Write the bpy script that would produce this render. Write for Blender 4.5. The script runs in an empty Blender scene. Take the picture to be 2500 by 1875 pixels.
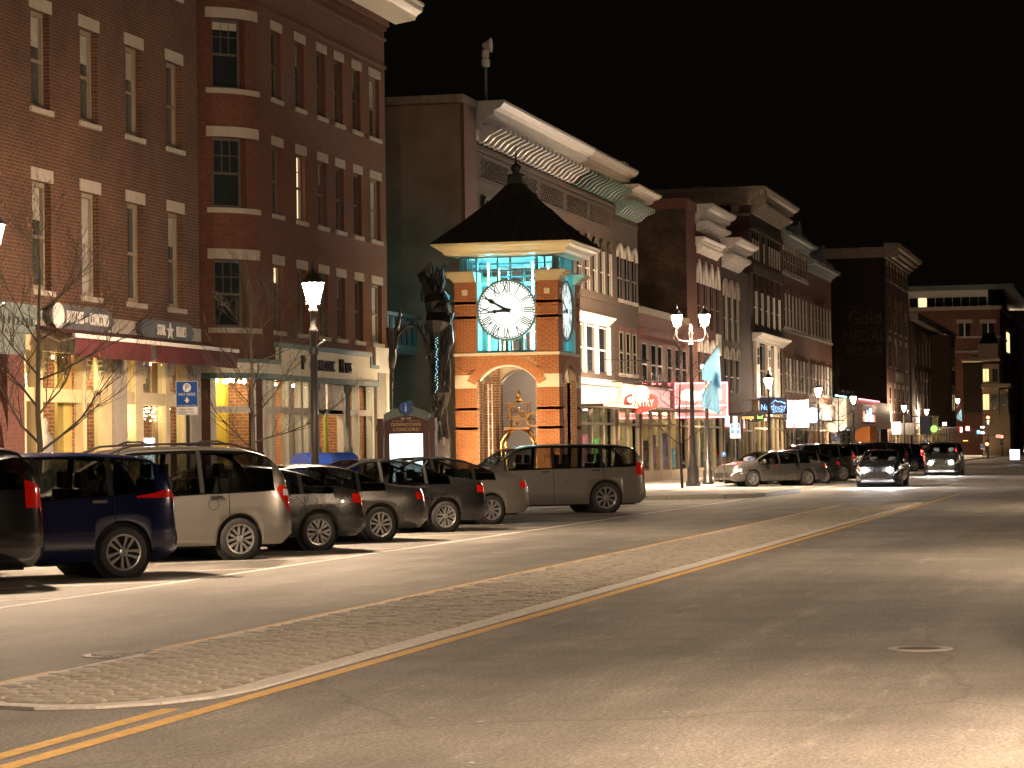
import bpy, math, random
from mathutils import Vector, Matrix
import numpy as np
R = math.radians
PI = math.pi
scn = bpy.context.scene
col = scn.collection
rnd = random.Random(7)

# ------------------------------------------------------------------ camera
# world: X runs down the street, Y is to the left (towards the shop fronts), Z up, metres
FOC, CAM_H = 6500.0, 1.7          # focal length in pixels of a 2500 px wide picture
cam_d = bpy.data.cameras.new('camera')
cam = bpy.data.objects.new('camera', cam_d)
col.objects.link(cam)
cam_d.sensor_width = 36.0
cam_d.lens = 36.0 * FOC / 2500.0
cam_d.clip_start = 0.5
cam_d.clip_end = 3000
AX = ((0.23190862, -0.02057254, -0.97252001),
      (-0.97264117, -0.01897947, -0.23153602),
      (-0.01369463, 0.9996082, -0.0244112))
cam.matrix_world = Matrix.Translation((0, 0, CAM_H)) @ Matrix(AX).to_4x4()
scn.camera = cam

# ------------------------------------------------------------------ night sky, moon, exposure
world = bpy.data.worlds.new('World')
scn.world = world
world.use_nodes = True
wn = world.node_tree
sky = wn.nodes.new('ShaderNodeTexSky')
sky.sky_type = 'NISHITA'
sky.sun_disc = False
sky.sun_elevation = R(-9)
sky.sun_rotation = R(200)
glow = wn.nodes.new('ShaderNodeMix')          # faint even town glow over the night sky
glow.data_type = 'RGBA'
glow.blend_type = 'ADD'
glow.inputs['Factor'].default_value = 1
glow.inputs['B'].default_value = (.028, .021, .016, 1)
wn.links.new(sky.outputs[0], glow.inputs['A'])
wn.links.new(glow.outputs['Result'], wn.nodes['Background'].inputs[0])
wn.nodes['Background'].inputs[1].default_value = 0.05
sun_d = bpy.data.lights.new('moon', 'SUN')
sun_d.energy = 0.012
sun_d.angle = R(0.5)
sun_d.color = (1, .93, .85)
sun = bpy.data.objects.new('moon', sun_d)
sun.rotation_euler = (R(40), 0, R(-30))
col.objects.link(sun)
vs = scn.view_settings
vs.view_transform = 'Standard'
vs.look = 'None'
vs.gamma = 1
vs.exposure = 0.7
vs.use_curve_mapping = False
scn.cycles.use_denoising = True
scn.cycles.max_bounces = 6
scn.cycles.diffuse_bounces = 3
scn.cycles.glossy_bounces = 3
scn.cycles.transmission_bounces = 4
scn.cycles.transparent_max_bounces = 12
scn.cycles.sample_clamp_indirect = 6
scn.cycles.caustics_reflective = False
scn.cycles.caustics_refractive = False
LAMP = 1150.0                      # radiance of a street lantern's glass
DOWN_GLOW = 9000.0                     # radiance of the glowing ring added under it to light the road
LAMP_COL = (1.0, .71, .47)
FLOOD = 1100.0                     # radiance of the tower's flood lamps

# ------------------------------------------------------------------ materials
def newmat(name):
    m = bpy.data.materials.new(name)
    m.use_nodes = True
    nt = m.node_tree
    return m, nt, nt.nodes['Principled BSDF']

def N(nt, t, **k):
    n = nt.nodes.new(t)
    for a, b in k.items():
        if a.startswith('i_'):
            n.inputs[a[2:].replace('_', ' ')].default_value = b
        else:
            setattr(n, a, b)
    return n

def ramp(nt, fac, stops):
    r = nt.nodes.new('ShaderNodeValToRGB')
    e = r.color_ramp.elements
    while len(e) < len(stops):
        e.new(.5)
    for q, (p, c) in zip(e, stops):
        q.position = p
        q.color = (*c, 1) if len(c) == 3 else c
    nt.links.new(fac, r.inputs[0])
    return r.outputs[0]

def objco(nt):
    return nt.nodes.new('ShaderNodeTexCoord').outputs['Object']

def plain(name, c, rough=.6, metal=0, var=.12, scale=3.0, bump=0.0, coat=0, spec=.5):
    """one colour with soft blotches, a little grain and optional relief"""
    m, nt, b = newmat(name)
    co = objco(nt)
    n = N(nt, 'ShaderNodeTexNoise', i_Scale=scale, i_Detail=6.0, i_Roughness=.65)
    nt.links.new(co, n.inputs['Vector'])
    lo = tuple(max(0, x * (1 - var)) for x in c)
    hi = tuple(min(1, x * (1 + var)) for x in c)
    nt.links.new(ramp(nt, n.outputs[0], [(.3, lo), (.7, hi)]), b.inputs['Base Color'])
    b.inputs['Roughness'].default_value = rough
    b.inputs['Metallic'].default_value = metal
    b.inputs['Coat Weight'].default_value = coat
    b.inputs['Coat Roughness'].default_value = .06
    b.inputs['Specular IOR Level'].default_value = spec
    if bump:
        n2 = N(nt, 'ShaderNodeTexNoise', i_Scale=scale * 12, i_Detail=4.0)
        nt.links.new(co, n2.inputs['Vector'])
        bp = N(nt, 'ShaderNodeBump', i_Strength=bump, i_Distance=.01)
        nt.links.new(n2.outputs[0], bp.inputs['Height'])
        nt.links.new(bp.outputs[0], b.inputs['Normal'])
    return m

def emit(name, c, s, base=(.8, .8, .8)):
    m, nt, b = newmat(name)
    b.inputs['Base Color'].default_value = (*base, 1)
    b.inputs['Emission Color'].default_value = (*c, 1)
    b.inputs['Emission Strength'].default_value = s
    b.inputs['Roughness'].default_value = .4
    return m

def brickmat(name, c1, c2, mortar, bw=.215, rh=.075, ms=.011, stain=(.5, .5, .5), stain_amt=.35, sc=.25):
    """running-bond brick; u = x + y so that it fits walls along and across the street"""
    m, nt, b = newmat(name)
    co = objco(nt)
    sp = nt.nodes.new('ShaderNodeSeparateXYZ')
    nt.links.new(co, sp.inputs[0])
    ad = N(nt, 'ShaderNodeMath', operation='ADD')
    nt.links.new(sp.outputs[0], ad.inputs[0])
    nt.links.new(sp.outputs[1], ad.inputs[1])
    cb = nt.nodes.new('ShaderNodeCombineXYZ')
    nt.links.new(ad.outputs[0], cb.inputs[0])
    nt.links.new(sp.outputs[2], cb.inputs[1])
    br = nt.nodes.new('ShaderNodeTexBrick')
    nt.links.new(cb.outputs[0], br.inputs['Vector'])
    br.inputs['Scale'].default_value = 1
    br.inputs['Brick Width'].default_value = bw
    br.inputs['Row Height'].default_value = rh
    br.inputs['Mortar Size'].default_value = ms
    br.inputs['Mortar Smooth'].default_value = .3
    br.inputs['Bias'].default_value = -.2
    br.inputs['Color1'].default_value = (*c1, 1)
    br.inputs['Color2'].default_value = (*c2, 1)
    br.inputs['Mortar'].default_value = (*mortar, 1)
    n = N(nt, 'ShaderNodeTexNoise', i_Scale=sc, i_Detail=7.0, i_Roughness=.7)
    nt.links.new(co, n.inputs['Vector'])
    n3 = N(nt, 'ShaderNodeTexNoise', i_Scale=9.0, i_Detail=3.0)
    nt.links.new(co, n3.inputs['Vector'])
    mx = N(nt, 'ShaderNodeMix', data_type='RGBA', blend_type='MULTIPLY')
    mx.inputs['Factor'].default_value = 1
    nt.links.new(br.outputs['Color'], mx.inputs['A'])
    nt.links.new(ramp(nt, n.outputs[0], [(.32, tuple(1 - stain_amt * (1 - s) * 2 for s in stain)), (.68, (1, 1, 1))]), mx.inputs['B'])
    mx2 = N(nt, 'ShaderNodeMix', data_type='RGBA', blend_type='MULTIPLY')
    mx2.inputs['Factor'].default_value = .6
    nt.links.new(mx.outputs['Result'], mx2.inputs['A'])
    nt.links.new(ramp(nt, n3.outputs[0], [(.3, (.6, .6, .6)), (.7, (1.25, 1.2, 1.15))]), mx2.inputs['B'])
    nt.links.new(mx2.outputs['Result'], b.inputs['Base Color'])
    b.inputs['Roughness'].default_value = .85
    bp = N(nt, 'ShaderNodeBump', i_Strength=.8, i_Distance=.012)
    bp.invert = True
    nt.links.new(br.outputs['Fac'], bp.inputs['Height'])
    nt.links.new(bp.outputs[0], b.inputs['Normal'])
    return m

def glassmat(name, tint=(.9, .95, .95), refl=.12):
    m, nt, b = newmat(name)
    nt.nodes.remove(b)
    tr = N(nt, 'ShaderNodeBsdfTransparent')
    tr.inputs[0].default_value = (*tint, 1)
    gl = N(nt, 'ShaderNodeBsdfGlossy')
    gl.inputs['Roughness'].default_value = .03
    fr = N(nt, 'ShaderNodeFresnel')
    # keep the same index when a pane is met from behind, so that thin panes stay clear
    ge = N(nt, 'ShaderNodeNewGeometry')
    io = N(nt, 'ShaderNodeMath', operation='MULTIPLY_ADD')
    io.inputs[1].default_value = 1 / 1.5 - 1.5
    io.inputs[2].default_value = 1.5
    nt.links.new(ge.outputs['Backfacing'], io.inputs[0])
    nt.links.new(io.outputs[0], fr.inputs[0])
    mth = N(nt, 'ShaderNodeMath', operation='MULTIPLY_ADD')
    mth.inputs[1].default_value = .9
    mth.inputs[2].default_value = refl * .3
    nt.links.new(fr.outputs[0], mth.inputs[0])
    mx = N(nt, 'ShaderNodeMixShader')
    nt.links.new(mth.outputs[0], mx.inputs[0])
    nt.links.new(tr.outputs[0], mx.inputs[1])
    nt.links.new(gl.outputs[0], mx.inputs[2])
    nt.links.new(mx.outputs[0], nt.nodes['Material Output'].inputs[0])
    return m

def asphaltmat():
    m, nt, b = newmat('asphalt')
    co = objco(nt)
    # stretched along the street: tyre polish and salt streaks
    mp = N(nt, 'ShaderNodeMapping')
    mp.inputs['Scale'].default_value = (.07, .9, 1)
    nt.links.new(co, mp.inputs[0])
    n1 = N(nt, 'ShaderNodeTexNoise', i_Scale=1.0, i_Detail=8.0, i_Roughness=.62)
    nt.links.new(mp.outputs[0], n1.inputs['Vector'])
    n2 = N(nt, 'ShaderNodeTexNoise', i_Scale=.35, i_Detail=7.0, i_Roughness=.7)
    nt.links.new(co, n2.inputs['Vector'])
    n3 = N(nt, 'ShaderNodeTexNoise', i_Scale=30.0, i_Detail=5.0, i_Roughness=.9)
    nt.links.new(co, n3.inputs['Vector'])
    v = N(nt, 'ShaderNodeTexVoronoi', i_Scale=85.0)
    nt.links.new(co, v.inputs['Vector'])
    vs_ = N(nt, 'ShaderNodeTexVoronoi', i_Scale=1.7)
    nt.links.new(co, vs_.inputs['Vector'])
    base = ramp(nt, n1.outputs[0], [(.33, (.145, .137, .126)), (.55, (.2, .192, .18)), (.72, (.265, .256, .243))])
    def mul(a, bb, f, t='MULTIPLY'):
        x = N(nt, 'ShaderNodeMix', data_type='RGBA', blend_type=t)
        x.inputs['Factor'].default_value = f
        nt.links.new(a, x.inputs['A'])
        nt.links.new(bb, x.inputs['B'])
        return x.outputs['Result']
    c = mul(base, ramp(nt, n2.outputs[0], [(.35, (.62, .62, .62)), (.65, (1.2, 1.19, 1.17))]), .9)
    c = mul(c, ramp(nt, n3.outputs[0], [(.34, (.3, .29, .28)), (.5, (.95, .95, .95)), (.66, (1.9, 1.86, 1.78))]), .95)
    c = mul(c, ramp(nt, v.outputs['Distance'], [(.05, (1.5, 1.5, 1.45)), (.3, (1, 1, 1)), (.75, (.6, .6, .58))]), .7)
    c = mul(c, ramp(nt, vs_.outputs['Distance'], [(.028, (.5, .49, .47)), (.05, (0, 0, 0))]), .45, 'ADD')
    # wandering sealed cracks
    wv = N(nt, 'ShaderNodeTexVoronoi', feature='DISTANCE_TO_EDGE', i_Scale=.16)
    wn_ = N(nt, 'ShaderNodeTexNoise', i_Scale=.9, i_Detail=5.0)
    nt.links.new(co, wn_.inputs['Vector'])
    mxv = N(nt, 'ShaderNodeMix', data_type='VECTOR')
    mxv.inputs['Factor'].default_value = .35
    nt.links.new(co, mxv.inputs['A'])
    nt.links.new(wn_.outputs['Color'], mxv.inputs['B'])
    nt.links.new(mxv.outputs['Result'], wv.inputs['Vector'])
    c = mul(c, ramp(nt, wv.outputs['Distance'], [(.001, (.45, .44, .43)), (.003, (1, 1, 1))]), .5)
    # pale salt smears
    mp2 = N(nt, 'ShaderNodeMapping')
    mp2.inputs['Scale'].default_value = (.25, 1.6, 1)
    mp2.inputs['Rotation'].default_value = (0, 0, .25)
    nt.links.new(co, mp2.inputs[0])
    n5 = N(nt, 'ShaderNodeTexNoise', i_Scale=1.4, i_Detail=9.0, i_Roughness=.75)
    nt.links.new(mp2.outputs[0], n5.inputs['Vector'])
    c = mul(c, ramp(nt, n5.outputs[0], [(.56, (0, 0, 0)), (.74, (.16, .155, .148))]), .8, 'ADD')
    nt.links.new(c, b.inputs['Base Color'])
    b.inputs['Roughness'].default_value = .72
    b.inputs['Specular IOR Level'].default_value = .35
    bp = N(nt, 'ShaderNodeBump', i_Strength=.5, i_Distance=.006)
    nt.links.new(v.outputs['Distance'], bp.inputs['Height'])
    nt.links.new(bp.outputs[0], b.inputs['Normal'])
    return m

def paintmat(name, c, metal=.6, rough=.3):
    m, nt, b = newmat(name)
    b.inputs['Base Color'].default_value = (*c, 1)
    b.inputs['Metallic'].default_value = metal
    b.inputs['Roughness'].default_value = rough
    b.inputs['Coat Weight'].default_value = .9
    b.inputs['Coat Roughness'].default_value = .05
    co = objco(nt)
    n = N(nt, 'ShaderNodeTexNoise', i_Scale=2.5, i_Detail=8.0, i_Roughness=.75)
    nt.links.new(co, n.inputs['Vector'])
    nt.links.new(ramp(nt, n.outputs[0], [(.35, (rough * .9,) * 3), (.7, (min(1, rough * 1.25),) * 3)]), b.inputs['Roughness'])
    return m

M = {}
M['asphalt'] = asphaltmat()
M['ground'] = plain('dark_ground', (.06, .055, .05), .9, scale=.3)
M['concrete'] = plain('concrete', (.3, .285, .26), .85, var=.25, scale=1.2, bump=.2)
M['granite'] = plain('granite', (.5, .48, .45), .7, var=.22, scale=18, bump=.2)
M['cobble'] = plain('cobble', (.35, .325, .28), .75, var=.3, scale=7, bump=.35)
M['joint'] = plain('paver_joint', (.28, .26, .222), .95, var=.3, scale=9, bump=.3)
M['yellow'] = plain('yellow_line_paint', (.55, .32, .045), .7, var=.25, scale=9)
M['white_line'] = plain('white_line_paint', (.6, .58, .55), .7, var=.3, scale=9)
M['iron'] = plain('cast_iron', (.09, .085, .08), .55, metal=.6, var=.3, scale=20, bump=.3)
M['brickA'] = brickmat('brick_red_brown', (.125, .046, .022), (.088, .032, .015), (.2, .13, .08), stain_amt=.6, sc=.5)
M['brickB'] = brickmat('brick_deep_red', (0.144, 0.05184, 0.02736), (0.1188, 0.04032, 0.0216), (0.1224, 0.0612, 0.0396), ms=.007, stain_amt=.2)
M['brickC'] = brickmat('brick_brown', (.062, .036, .021), (.047, .026, .015), (.085, .06, .04))
M['brickD'] = brickmat('brick_pink', (0.155, 0.0527, 0.03844), (0.124, 0.04092, 0.02914), (0.1612, 0.0806, 0.062), ms=.006)
M['brickE'] = brickmat('brick_old_mottled', (0.096, 0.045, 0.021), (0.042, 0.0204, 0.012), (0.12, 0.078, 0.042), stain_amt=.9, sc=.8)
M['brickF'] = brickmat('brownstone_brick', (0.066, 0.036, 0.024), (0.051, 0.0276, 0.0192), (0.072, 0.045, 0.03), ms=.006)
M['brickG'] = brickmat('brick_orange_red', (0.1584, 0.05808, 0.0297), (0.132, 0.0462, 0.02376), (0.1452, 0.066, 0.0396), ms=.006)
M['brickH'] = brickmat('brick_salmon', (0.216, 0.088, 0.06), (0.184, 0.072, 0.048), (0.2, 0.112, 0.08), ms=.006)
M['brickHs'] = brickmat('brick_dark', (0.03, 0.0168, 0.0108), (0.021, 0.012, 0.0084), (0.036, 0.024, 0.018), ms=.006, stain_amt=.8, sc=.4)  # very dark mottled brick for side walls and infill
M['brickT'] = plain('tower_brick', (.40, .15, .055), .8, var=.3, scale=14, bump=.3)
M['brickIn'] = brickmat('interior_brick', (.42, .18, .085), (.34, .13, .06), (.55, .42, .28), bw=.22, rh=.085, ms=.012)
M['mortar'] = plain('mortar', (.36, .28, .2), .95, var=.2, scale=30)
M['stucco'] = plain('tan_stucco', (.19, .13, .08), .9, var=.22, scale=.8, bump=.15)
M['limestone'] = plain('limestone', (.36, .32, .27), .8, var=.12, scale=5, bump=.1)
M['creamstone'] = plain('cream_stone', (.62, .53, .38), .7, var=.06, scale=4)
M['cream'] = plain('cream_painted_wood', (.66, .55, .3), .5, var=.07, scale=3)
M['ochre'] = plain('ochre_painted_panel', (.5, .35, .1), .55, var=.1, scale=2)
M['white_trim'] = plain('white_painted_trim', (.68, .64, .58), .5, var=.08, scale=4)
M['ash_trim'] = plain('grey_green_trim', (.13, .16, .15), .5, var=.12, scale=4)
M['greencorn'] = plain('green_painted_cornice', (.07, .11, .085), .55, var=.2, scale=4)
M['browncorn'] = plain('brown_weathered_cornice', (.2, .165, .12), .6, var=.3, scale=3)
M['tanframe'] = plain('tan_window_frame', (.22, .18, .13), .6, var=.1)
M['darkframe'] = plain('dark_window_frame', (.09, .08, .07), .5, var=.1)
M['teal_trim'] = plain('teal_painted_trim', (.11, .2, .2), .5, var=.12)
M['black'] = plain('black_painted_iron', (.014, .013, .013), .35, var=.2, scale=20, spec=.6)
M['rubber'] = plain('tyre_rubber', (.016, .016, .017), .8, var=.2)
M['void'] = plain('black_underbody', (.006, .006, .006), .95)
M['chrome'] = plain('chrome', (.7, .7, .7), .12, metal=1, var=.03)
M['alloy'] = plain('alloy_rim', (.24, .24, .24), .28, metal=.5, var=.06)
M['maroon'] = plain('maroon_awning_cloth', (.075, .009, .01), .85, var=.15, scale=6)
M['signgrey'] = plain('slate_grey_sign', (.09, .09, .1), .6, var=.15)
M['blue'] = plain('blue_sign', (.005, .075, .33), .4, var=.06)
M['mailblue'] = plain('blue_mailbox_paint', (.01, .03, .16), .35, var=.1, coat=.4)
M['white'] = plain('white_print', (.75, .73, .7), .5, var=.04)
M['gold_print'] = plain('gold_print', (.55, .38, .16), .5)
M['kiosk'] = plain('kiosk_maroon', (.07, .022, .017), .5, var=.1)
M['bark'] = plain('tree_bark', (.04, .032, .024), .9, var=.35, scale=14, bump=.6)
M['twig'] = plain('twig_bark', (.035, .027, .018), .8, var=.3, scale=10)
M['bronze'] = plain('dark_bronze', (.03, .026, .025), .28, metal=.75, var=.5, scale=9, bump=.6)
M['brass'] = plain('polished_brass', (.75, .42, .13), .25, metal=1, var=.1)
M['wood'] = plain('varnished_wood', (.3, .13, .04), .35, var=.3, scale=5, coat=.4)
M['roofmetal'] = plain('dark_standing_seam_metal', (.028, .026, .022), .6, metal=.3, var=.2, scale=1.5)
M['goldtrim'] = plain('tower_eave_paint', (.55, .45, .26), .4, var=.05)
M['leaf'] = plain('dead_leaf', (.3, .15, .05), .8, var=.3)
M['pane'] = plain('dark_window_glass', (.02, .025, .028), .07, var=.25, scale=.8, spec=.7)
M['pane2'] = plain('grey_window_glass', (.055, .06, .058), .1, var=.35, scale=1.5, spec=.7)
M['blind'] = plain('window_blind', (.4, .36, .3), .8)
M['glass'] = glassmat('shop_glass')
M['tint'] = glassmat('tinted_car_window', (.42, .44, .43), .3)
M['cabin'] = plain('dark_cabin_fabric', (.035, .033, .03), .9)
M['carglass'] = plain('tinted_car_glass', (.008, .008, .009), .04, var=.1, spec=.9)
M['tail'] = plain('red_tail_lamp', (.42, .008, .006), .12, var=.25, scale=25, coat=.8)
M['clearlens'] = plain('clear_lamp_lens', (.55, .55, .55), .1, var=.1, scale=25, coat=.8)
M['plate'] = plain('number_plate', (.45, .47, .45), .5)
M['lantern'] = emit('lit_lantern_glass', LAMP_COL, LAMP)
M['down_glow'] = emit('added_downward_glow', LAMP_COL, DOWN_GLOW)
M['warmlamp'] = emit('warm_shop_lamp', (1, .76, .45), 66)
M['bulb'] = emit('tiny_warm_bulb', (1, .72, .38), 60)
M['spot'] = emit('hot_spot_lamp', (1, .72, .36), 28)
M['coollamp'] = emit('cool_shop_lamp', (.9, .95, 1), 9)
M['cyanlamp'] = emit('cyan_tube', (.1, .78, 1), 62)
M['dial'] = emit('backlit_dial', (.8, 1, 1), .6)
M['head'] = emit('lit_headlamp', (1, .95, .88), 2500)
M['screen'] = emit('white_lit_panel', (.8, .93, 1), 5)
M['taillit'] = emit('lit_tail_lamp', (1, .03, .02), 14, (.4, .01, .01))
M['redneon'] = emit('red_neon', (1, .1, .12), 9)
M['redpanel'] = emit('red_backlit_panel', (1, .42, .34), .7, base=(.5, .2, .2))
M['whitepanel'] = emit('warm_white_backlit_letter', (1, .9, .75), 2.2)
M['litwin'] = emit('warm_window_glow', (1, .8, .42), .8)
M['bluelit'] = emit('blue_backlit_sign', (.12, .5, 1), 1.5)
M['greenlit'] = emit('green_lit_letters', (.3, .9, .1), 1.2)
M['orangelit'] = emit('orange_lit_letters', (1, .45, .05), 1.6)
M['pinkglow'] = emit('pink_lit_signboard', (1, .42, .4), .45, base=(.5, .25, .25))
M['redsignal'] = emit('red_signal', (1, .06, .02), 30)
M['navyprint'] = plain('navy_print', (.01, .03, .12), .5)
M['beigewall'] = plain('beige_clapboard', (.42, .33, .22), .8, var=.1)
M['bannerblue'] = plain('blue_banner_cloth', (.2, .48, .75), .8, var=.3, scale=2)
def _thin_cloth():
    m = M['bannerblue']; nt = m.node_tree; b = nt.nodes['Principled BSDF']
    tl = N(nt, 'ShaderNodeBsdfTranslucent'); tl.inputs[0].default_value = (.2, .48, .75, 1)
    mx = N(nt, 'ShaderNodeMixShader'); mx.inputs[0].default_value = .5
    nt.links.new(b.outputs[0], mx.inputs[1]); nt.links.new(tl.outputs[0], mx.inputs[2])
    nt.links.new(mx.outputs[0], nt.nodes['Material Output'].inputs[0])
_thin_cloth()
M['corn_white'] = plain('weathered_white_cornice', (.38, .355, .325), .55, var=.15, scale=3)
M['curtain'] = plain('pale_curtain', (.3, .29, .26), .8, var=.2, scale=3)
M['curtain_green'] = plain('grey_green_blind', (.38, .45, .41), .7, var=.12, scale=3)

# ------------------------------------------------------------------ mesh helpers
class MB:
    """collects simple solids; build() links them as one mesh object"""
    def __init__(s):
        s.v = []; s.f = []
    def add(s, vs, fs):
        o = len(s.v)
        s.v += [tuple(v) for v in vs]
        s.f += [tuple(i + o for i in f) for f in fs]
        return s
    def box(s, x0, x1, y0, y1, z0, z1):
        return s.add([(x0, y0, z0), (x1, y0, z0), (x1, y1, z0), (x0, y1, z0), (x0, y0, z1), (x1, y0, z1), (x1, y1, z1), (x0, y1, z1)],
                     [(0, 3, 2, 1), (4, 5, 6, 7), (0, 1, 5, 4), (1, 2, 6, 5), (2, 3, 7, 6), (3, 0, 4, 7)])
    def quad(s, a, b, c, d):
        return s.add([a, b, c, d], [(0, 1, 2, 3)])
    def prism(s, poly, fn, d0, d1):
        """poly: 2-D outline; fn(u, w, d) -> xyz"""
        n = len(poly)
        vs = [fn(u, w, d0) for u, w in poly] + [fn(u, w, d1) for u, w in poly]
        fs = [tuple(range(n))[::-1], tuple(range(n, 2 * n))]
        fs += [(i, (i + 1) % n, (i + 1) % n + n, i + n) for i in range(n)]
        return s.add(vs, fs)
    def tube(s, pts, r, n=6, cap=True):
        pts = [Vector(p) for p in pts]
        rs = r if isinstance(r, (list, tuple)) else [r] * len(pts)
        base = len(s.v)
        up = Vector((0, 0, 1))
        for i, p in enumerate(pts):
            d = (pts[min(i + 1, len(pts) - 1)] - pts[max(i - 1, 0)])
            d = d.normalized() if d.length > 1e-9 else Vector((0, 0, 1))
            a = d.cross(up if abs(d.dot(up)) < .95 else Vector((1, 0, 0))).normalized()
            b = d.cross(a)
            for k in range(n):
                t = 2 * PI * k / n
                s.v.append(tuple(p + (a * math.cos(t) + b * math.sin(t)) * rs[i]))
        for i in range(len(pts) - 1):
            for k in range(n):
                k2 = (k + 1) % n
                s.f.append((base + i * n + k, base + i * n + k2, base + (i + 1) * n + k2, base + (i + 1) * n + k))
        if cap:
            s.f.append(tuple(base + k for k in range(n))[::-1])
            e = base + (len(pts) - 1) * n
            s.f.append(tuple(e + k for k in range(n)))
        return s
    def lathe(s, prof, c=(0, 0, 0), n=16, axis='z', a0=0.0, cap=True):
        base = len(s.v)
        for r, h in prof:
            for k in range(n):
                t = a0 + 2 * PI * k / n
                p = (r * math.cos(t), r * math.sin(t), h)
                if axis == 'y':
                    p = (p[0], p[2], p[1])
                elif axis == 'x':
                    p = (p[2], p[0], p[1])
                s.v.append((p[0] + c[0], p[1] + c[1], p[2] + c[2]))
        for i in range(len(prof) - 1):
            for k in range(n):
                k2 = (k + 1) % n
                s.f.append((base + i * n + k, base + i * n + k2, base + (i + 1) * n + k2, base + (i + 1) * n + k))
        if not cap:
            return s
        s.f.append(tuple(base + k for k in range(n))[::-1])
        e = base + (len(prof) - 1) * n
        s.f.append(tuple(e + k for k in range(n)))
        return s
    def sphere(s, c, r, n=8, m=5):
        prof = [(max(1e-4, r * math.sin(PI * i / m)), -r * math.cos(PI * i / m)) for i in range(m + 1)]
        return s.lathe(prof, c, n)
    def xf(s, fn):
        s.v = [tuple(fn(*p)) for p in s.v]
        return s
    def mesh(s, name, mat=None, smooth=False):
        me = bpy.data.meshes.new(name)
        me.from_pydata(s.v, [], s.f)
        me.update()
        if mat:
            me.materials.append(M[mat] if isinstance(mat, str) else mat)
        if smooth:
            me.polygons.foreach_set('use_smooth', [True] * len(me.polygons))
        return me
    def build(s, name, mat, parent=None, smooth=False, base=None):
        """vertices are in world space unless the parent is at the origin; base = parent location to subtract"""
        if base is None and parent is not None:
            base = WORLD.get(parent.name, Vector((0, 0, 0)))
        if base is None:
            base = Vector((0, 0, 0))
        if base.length:
            s.v = [(x - base.x, y - base.y, z - base.z) for x, y, z in s.v]
        o = bpy.data.objects.new(name, s.mesh(name, mat, smooth))
        col.objects.link(o)
        if parent is not None:
            o.parent = parent
            WORLD[o.name] = base
        return o

WORLD = {}

def tag(o, label, cat, group=None, kind=None):
    o['label'] = label
    o['category'] = cat
    if group:
        o['group'] = group
    if kind:
        o['kind'] = kind
    return o

def thing(name, label, cat, loc=(0, 0, 0), rz=0, group=None):
    o = bpy.data.objects.new(name, None)
    o.empty_display_size = .2
    col.objects.link(o)
    o.location = loc
    o.rotation_euler = (0, 0, rz)
    WORLD[o.name] = Vector(loc) if rz == 0 else Vector((0, 0, 0))
    return tag(o, label, cat, group)

def local(name, label, cat, loc=(0, 0, 0), rz=0, group=None):
    """a thing whose parts are built in its own coordinates"""
    o = thing(name, label, cat, loc, rz, group)
    WORLD[o.name] = Vector((0, 0, 0))
    return o

def struct(o):
    o['kind'] = 'structure'
    return o

def copy_tree(o, parent=None):
    c = o.copy()
    col.objects.link(c)
    if parent is not None:
        c.parent = parent
    for ch in list(o.children):
        copy_tree(ch, c)
    return c

def textmesh(body, size, extrude=.01, sx=1.0, align='CENTER', bold=0.0):
    cu = bpy.data.curves.new('lettering', 'FONT')
    cu.body = body
    cu.size = size
    cu.extrude = extrude
    cu.offset = bold
    cu.align_x = align
    cu.align_y = 'CENTER'
    cu.resolution_u = 3
    t = bpy.data.objects.new('lettering_tmp', cu)
    col.objects.link(t)
    bpy.context.view_layer.update()
    me = bpy.data.meshes.new_from_object(t.evaluated_get(bpy.context.evaluated_depsgraph_get()))
    bpy.data.objects.remove(t)
    bpy.data.curves.remove(cu)
    if sx != 1:
        me.transform(Matrix.Diagonal((sx, 1, 1, 1)))
    return me

FACE = {'-y': (R(90), 0, 0), '-x': (R(90), 0, R(-90))}

def text(body, size, mat, parent, loc, face='-y', extrude=.008, sx=1.0, name='lettering', rot=None, tilt=0, bold=0.0):
    me = textmesh(body, size, extrude, sx, bold=bold)
    me.materials.clear()
    me.materials.append(M[mat])
    o = bpy.data.objects.new(name, me)
    col.objects.link(o)
    e = Matrix.Rotation(tilt, 4, 'Z')
    from mathutils import Euler
    rm = Euler(rot if rot else FACE[face]).to_matrix().to_4x4() @ e
    base = WORLD.get(parent.name, Vector((0, 0, 0)))
    o.parent = parent
    o.matrix_local = Matrix.Translation(Vector(loc) - base) @ rm
    return o

AXI = np.array(AX)
def ray(px, py):
    return AXI @ np.array([px - 1250.0, -(py - 937.5), -FOC])
def at(px, py, Y):
    d = ray(px, py); t = Y / d[1]
    return Vector((t * d[0], Y, CAM_H + t * d[2]))
def atx(px, py, X):
    d = ray(px, py); t = X / d[0]
    return Vector((X, t * d[1], CAM_H + t * d[2]))
def onz(px, py, z=0.0):
    d = ray(px, py); t = (z - CAM_H) / d[2]
    return Vector((t * d[0], t * d[1], z))
# ------------------------------------------------------------------ ground, road, median, pavement
YK = 16.6                           # far kerb
struct(MB().quad((-200, -900, -.16), (2200, -900, -.16), (2200, 900, -.16), (-200, 900, -.16)).build('ground', 'ground'))
struct(MB().quad((-40, -7, 0), (900, -7, 0), (900, YK + .2, 0), (-40, YK + .2, 0)).build('road', 'asphalt'))
side = MB()
side.box(-40, 900, YK + .15, 40, -.2, .13)
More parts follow.
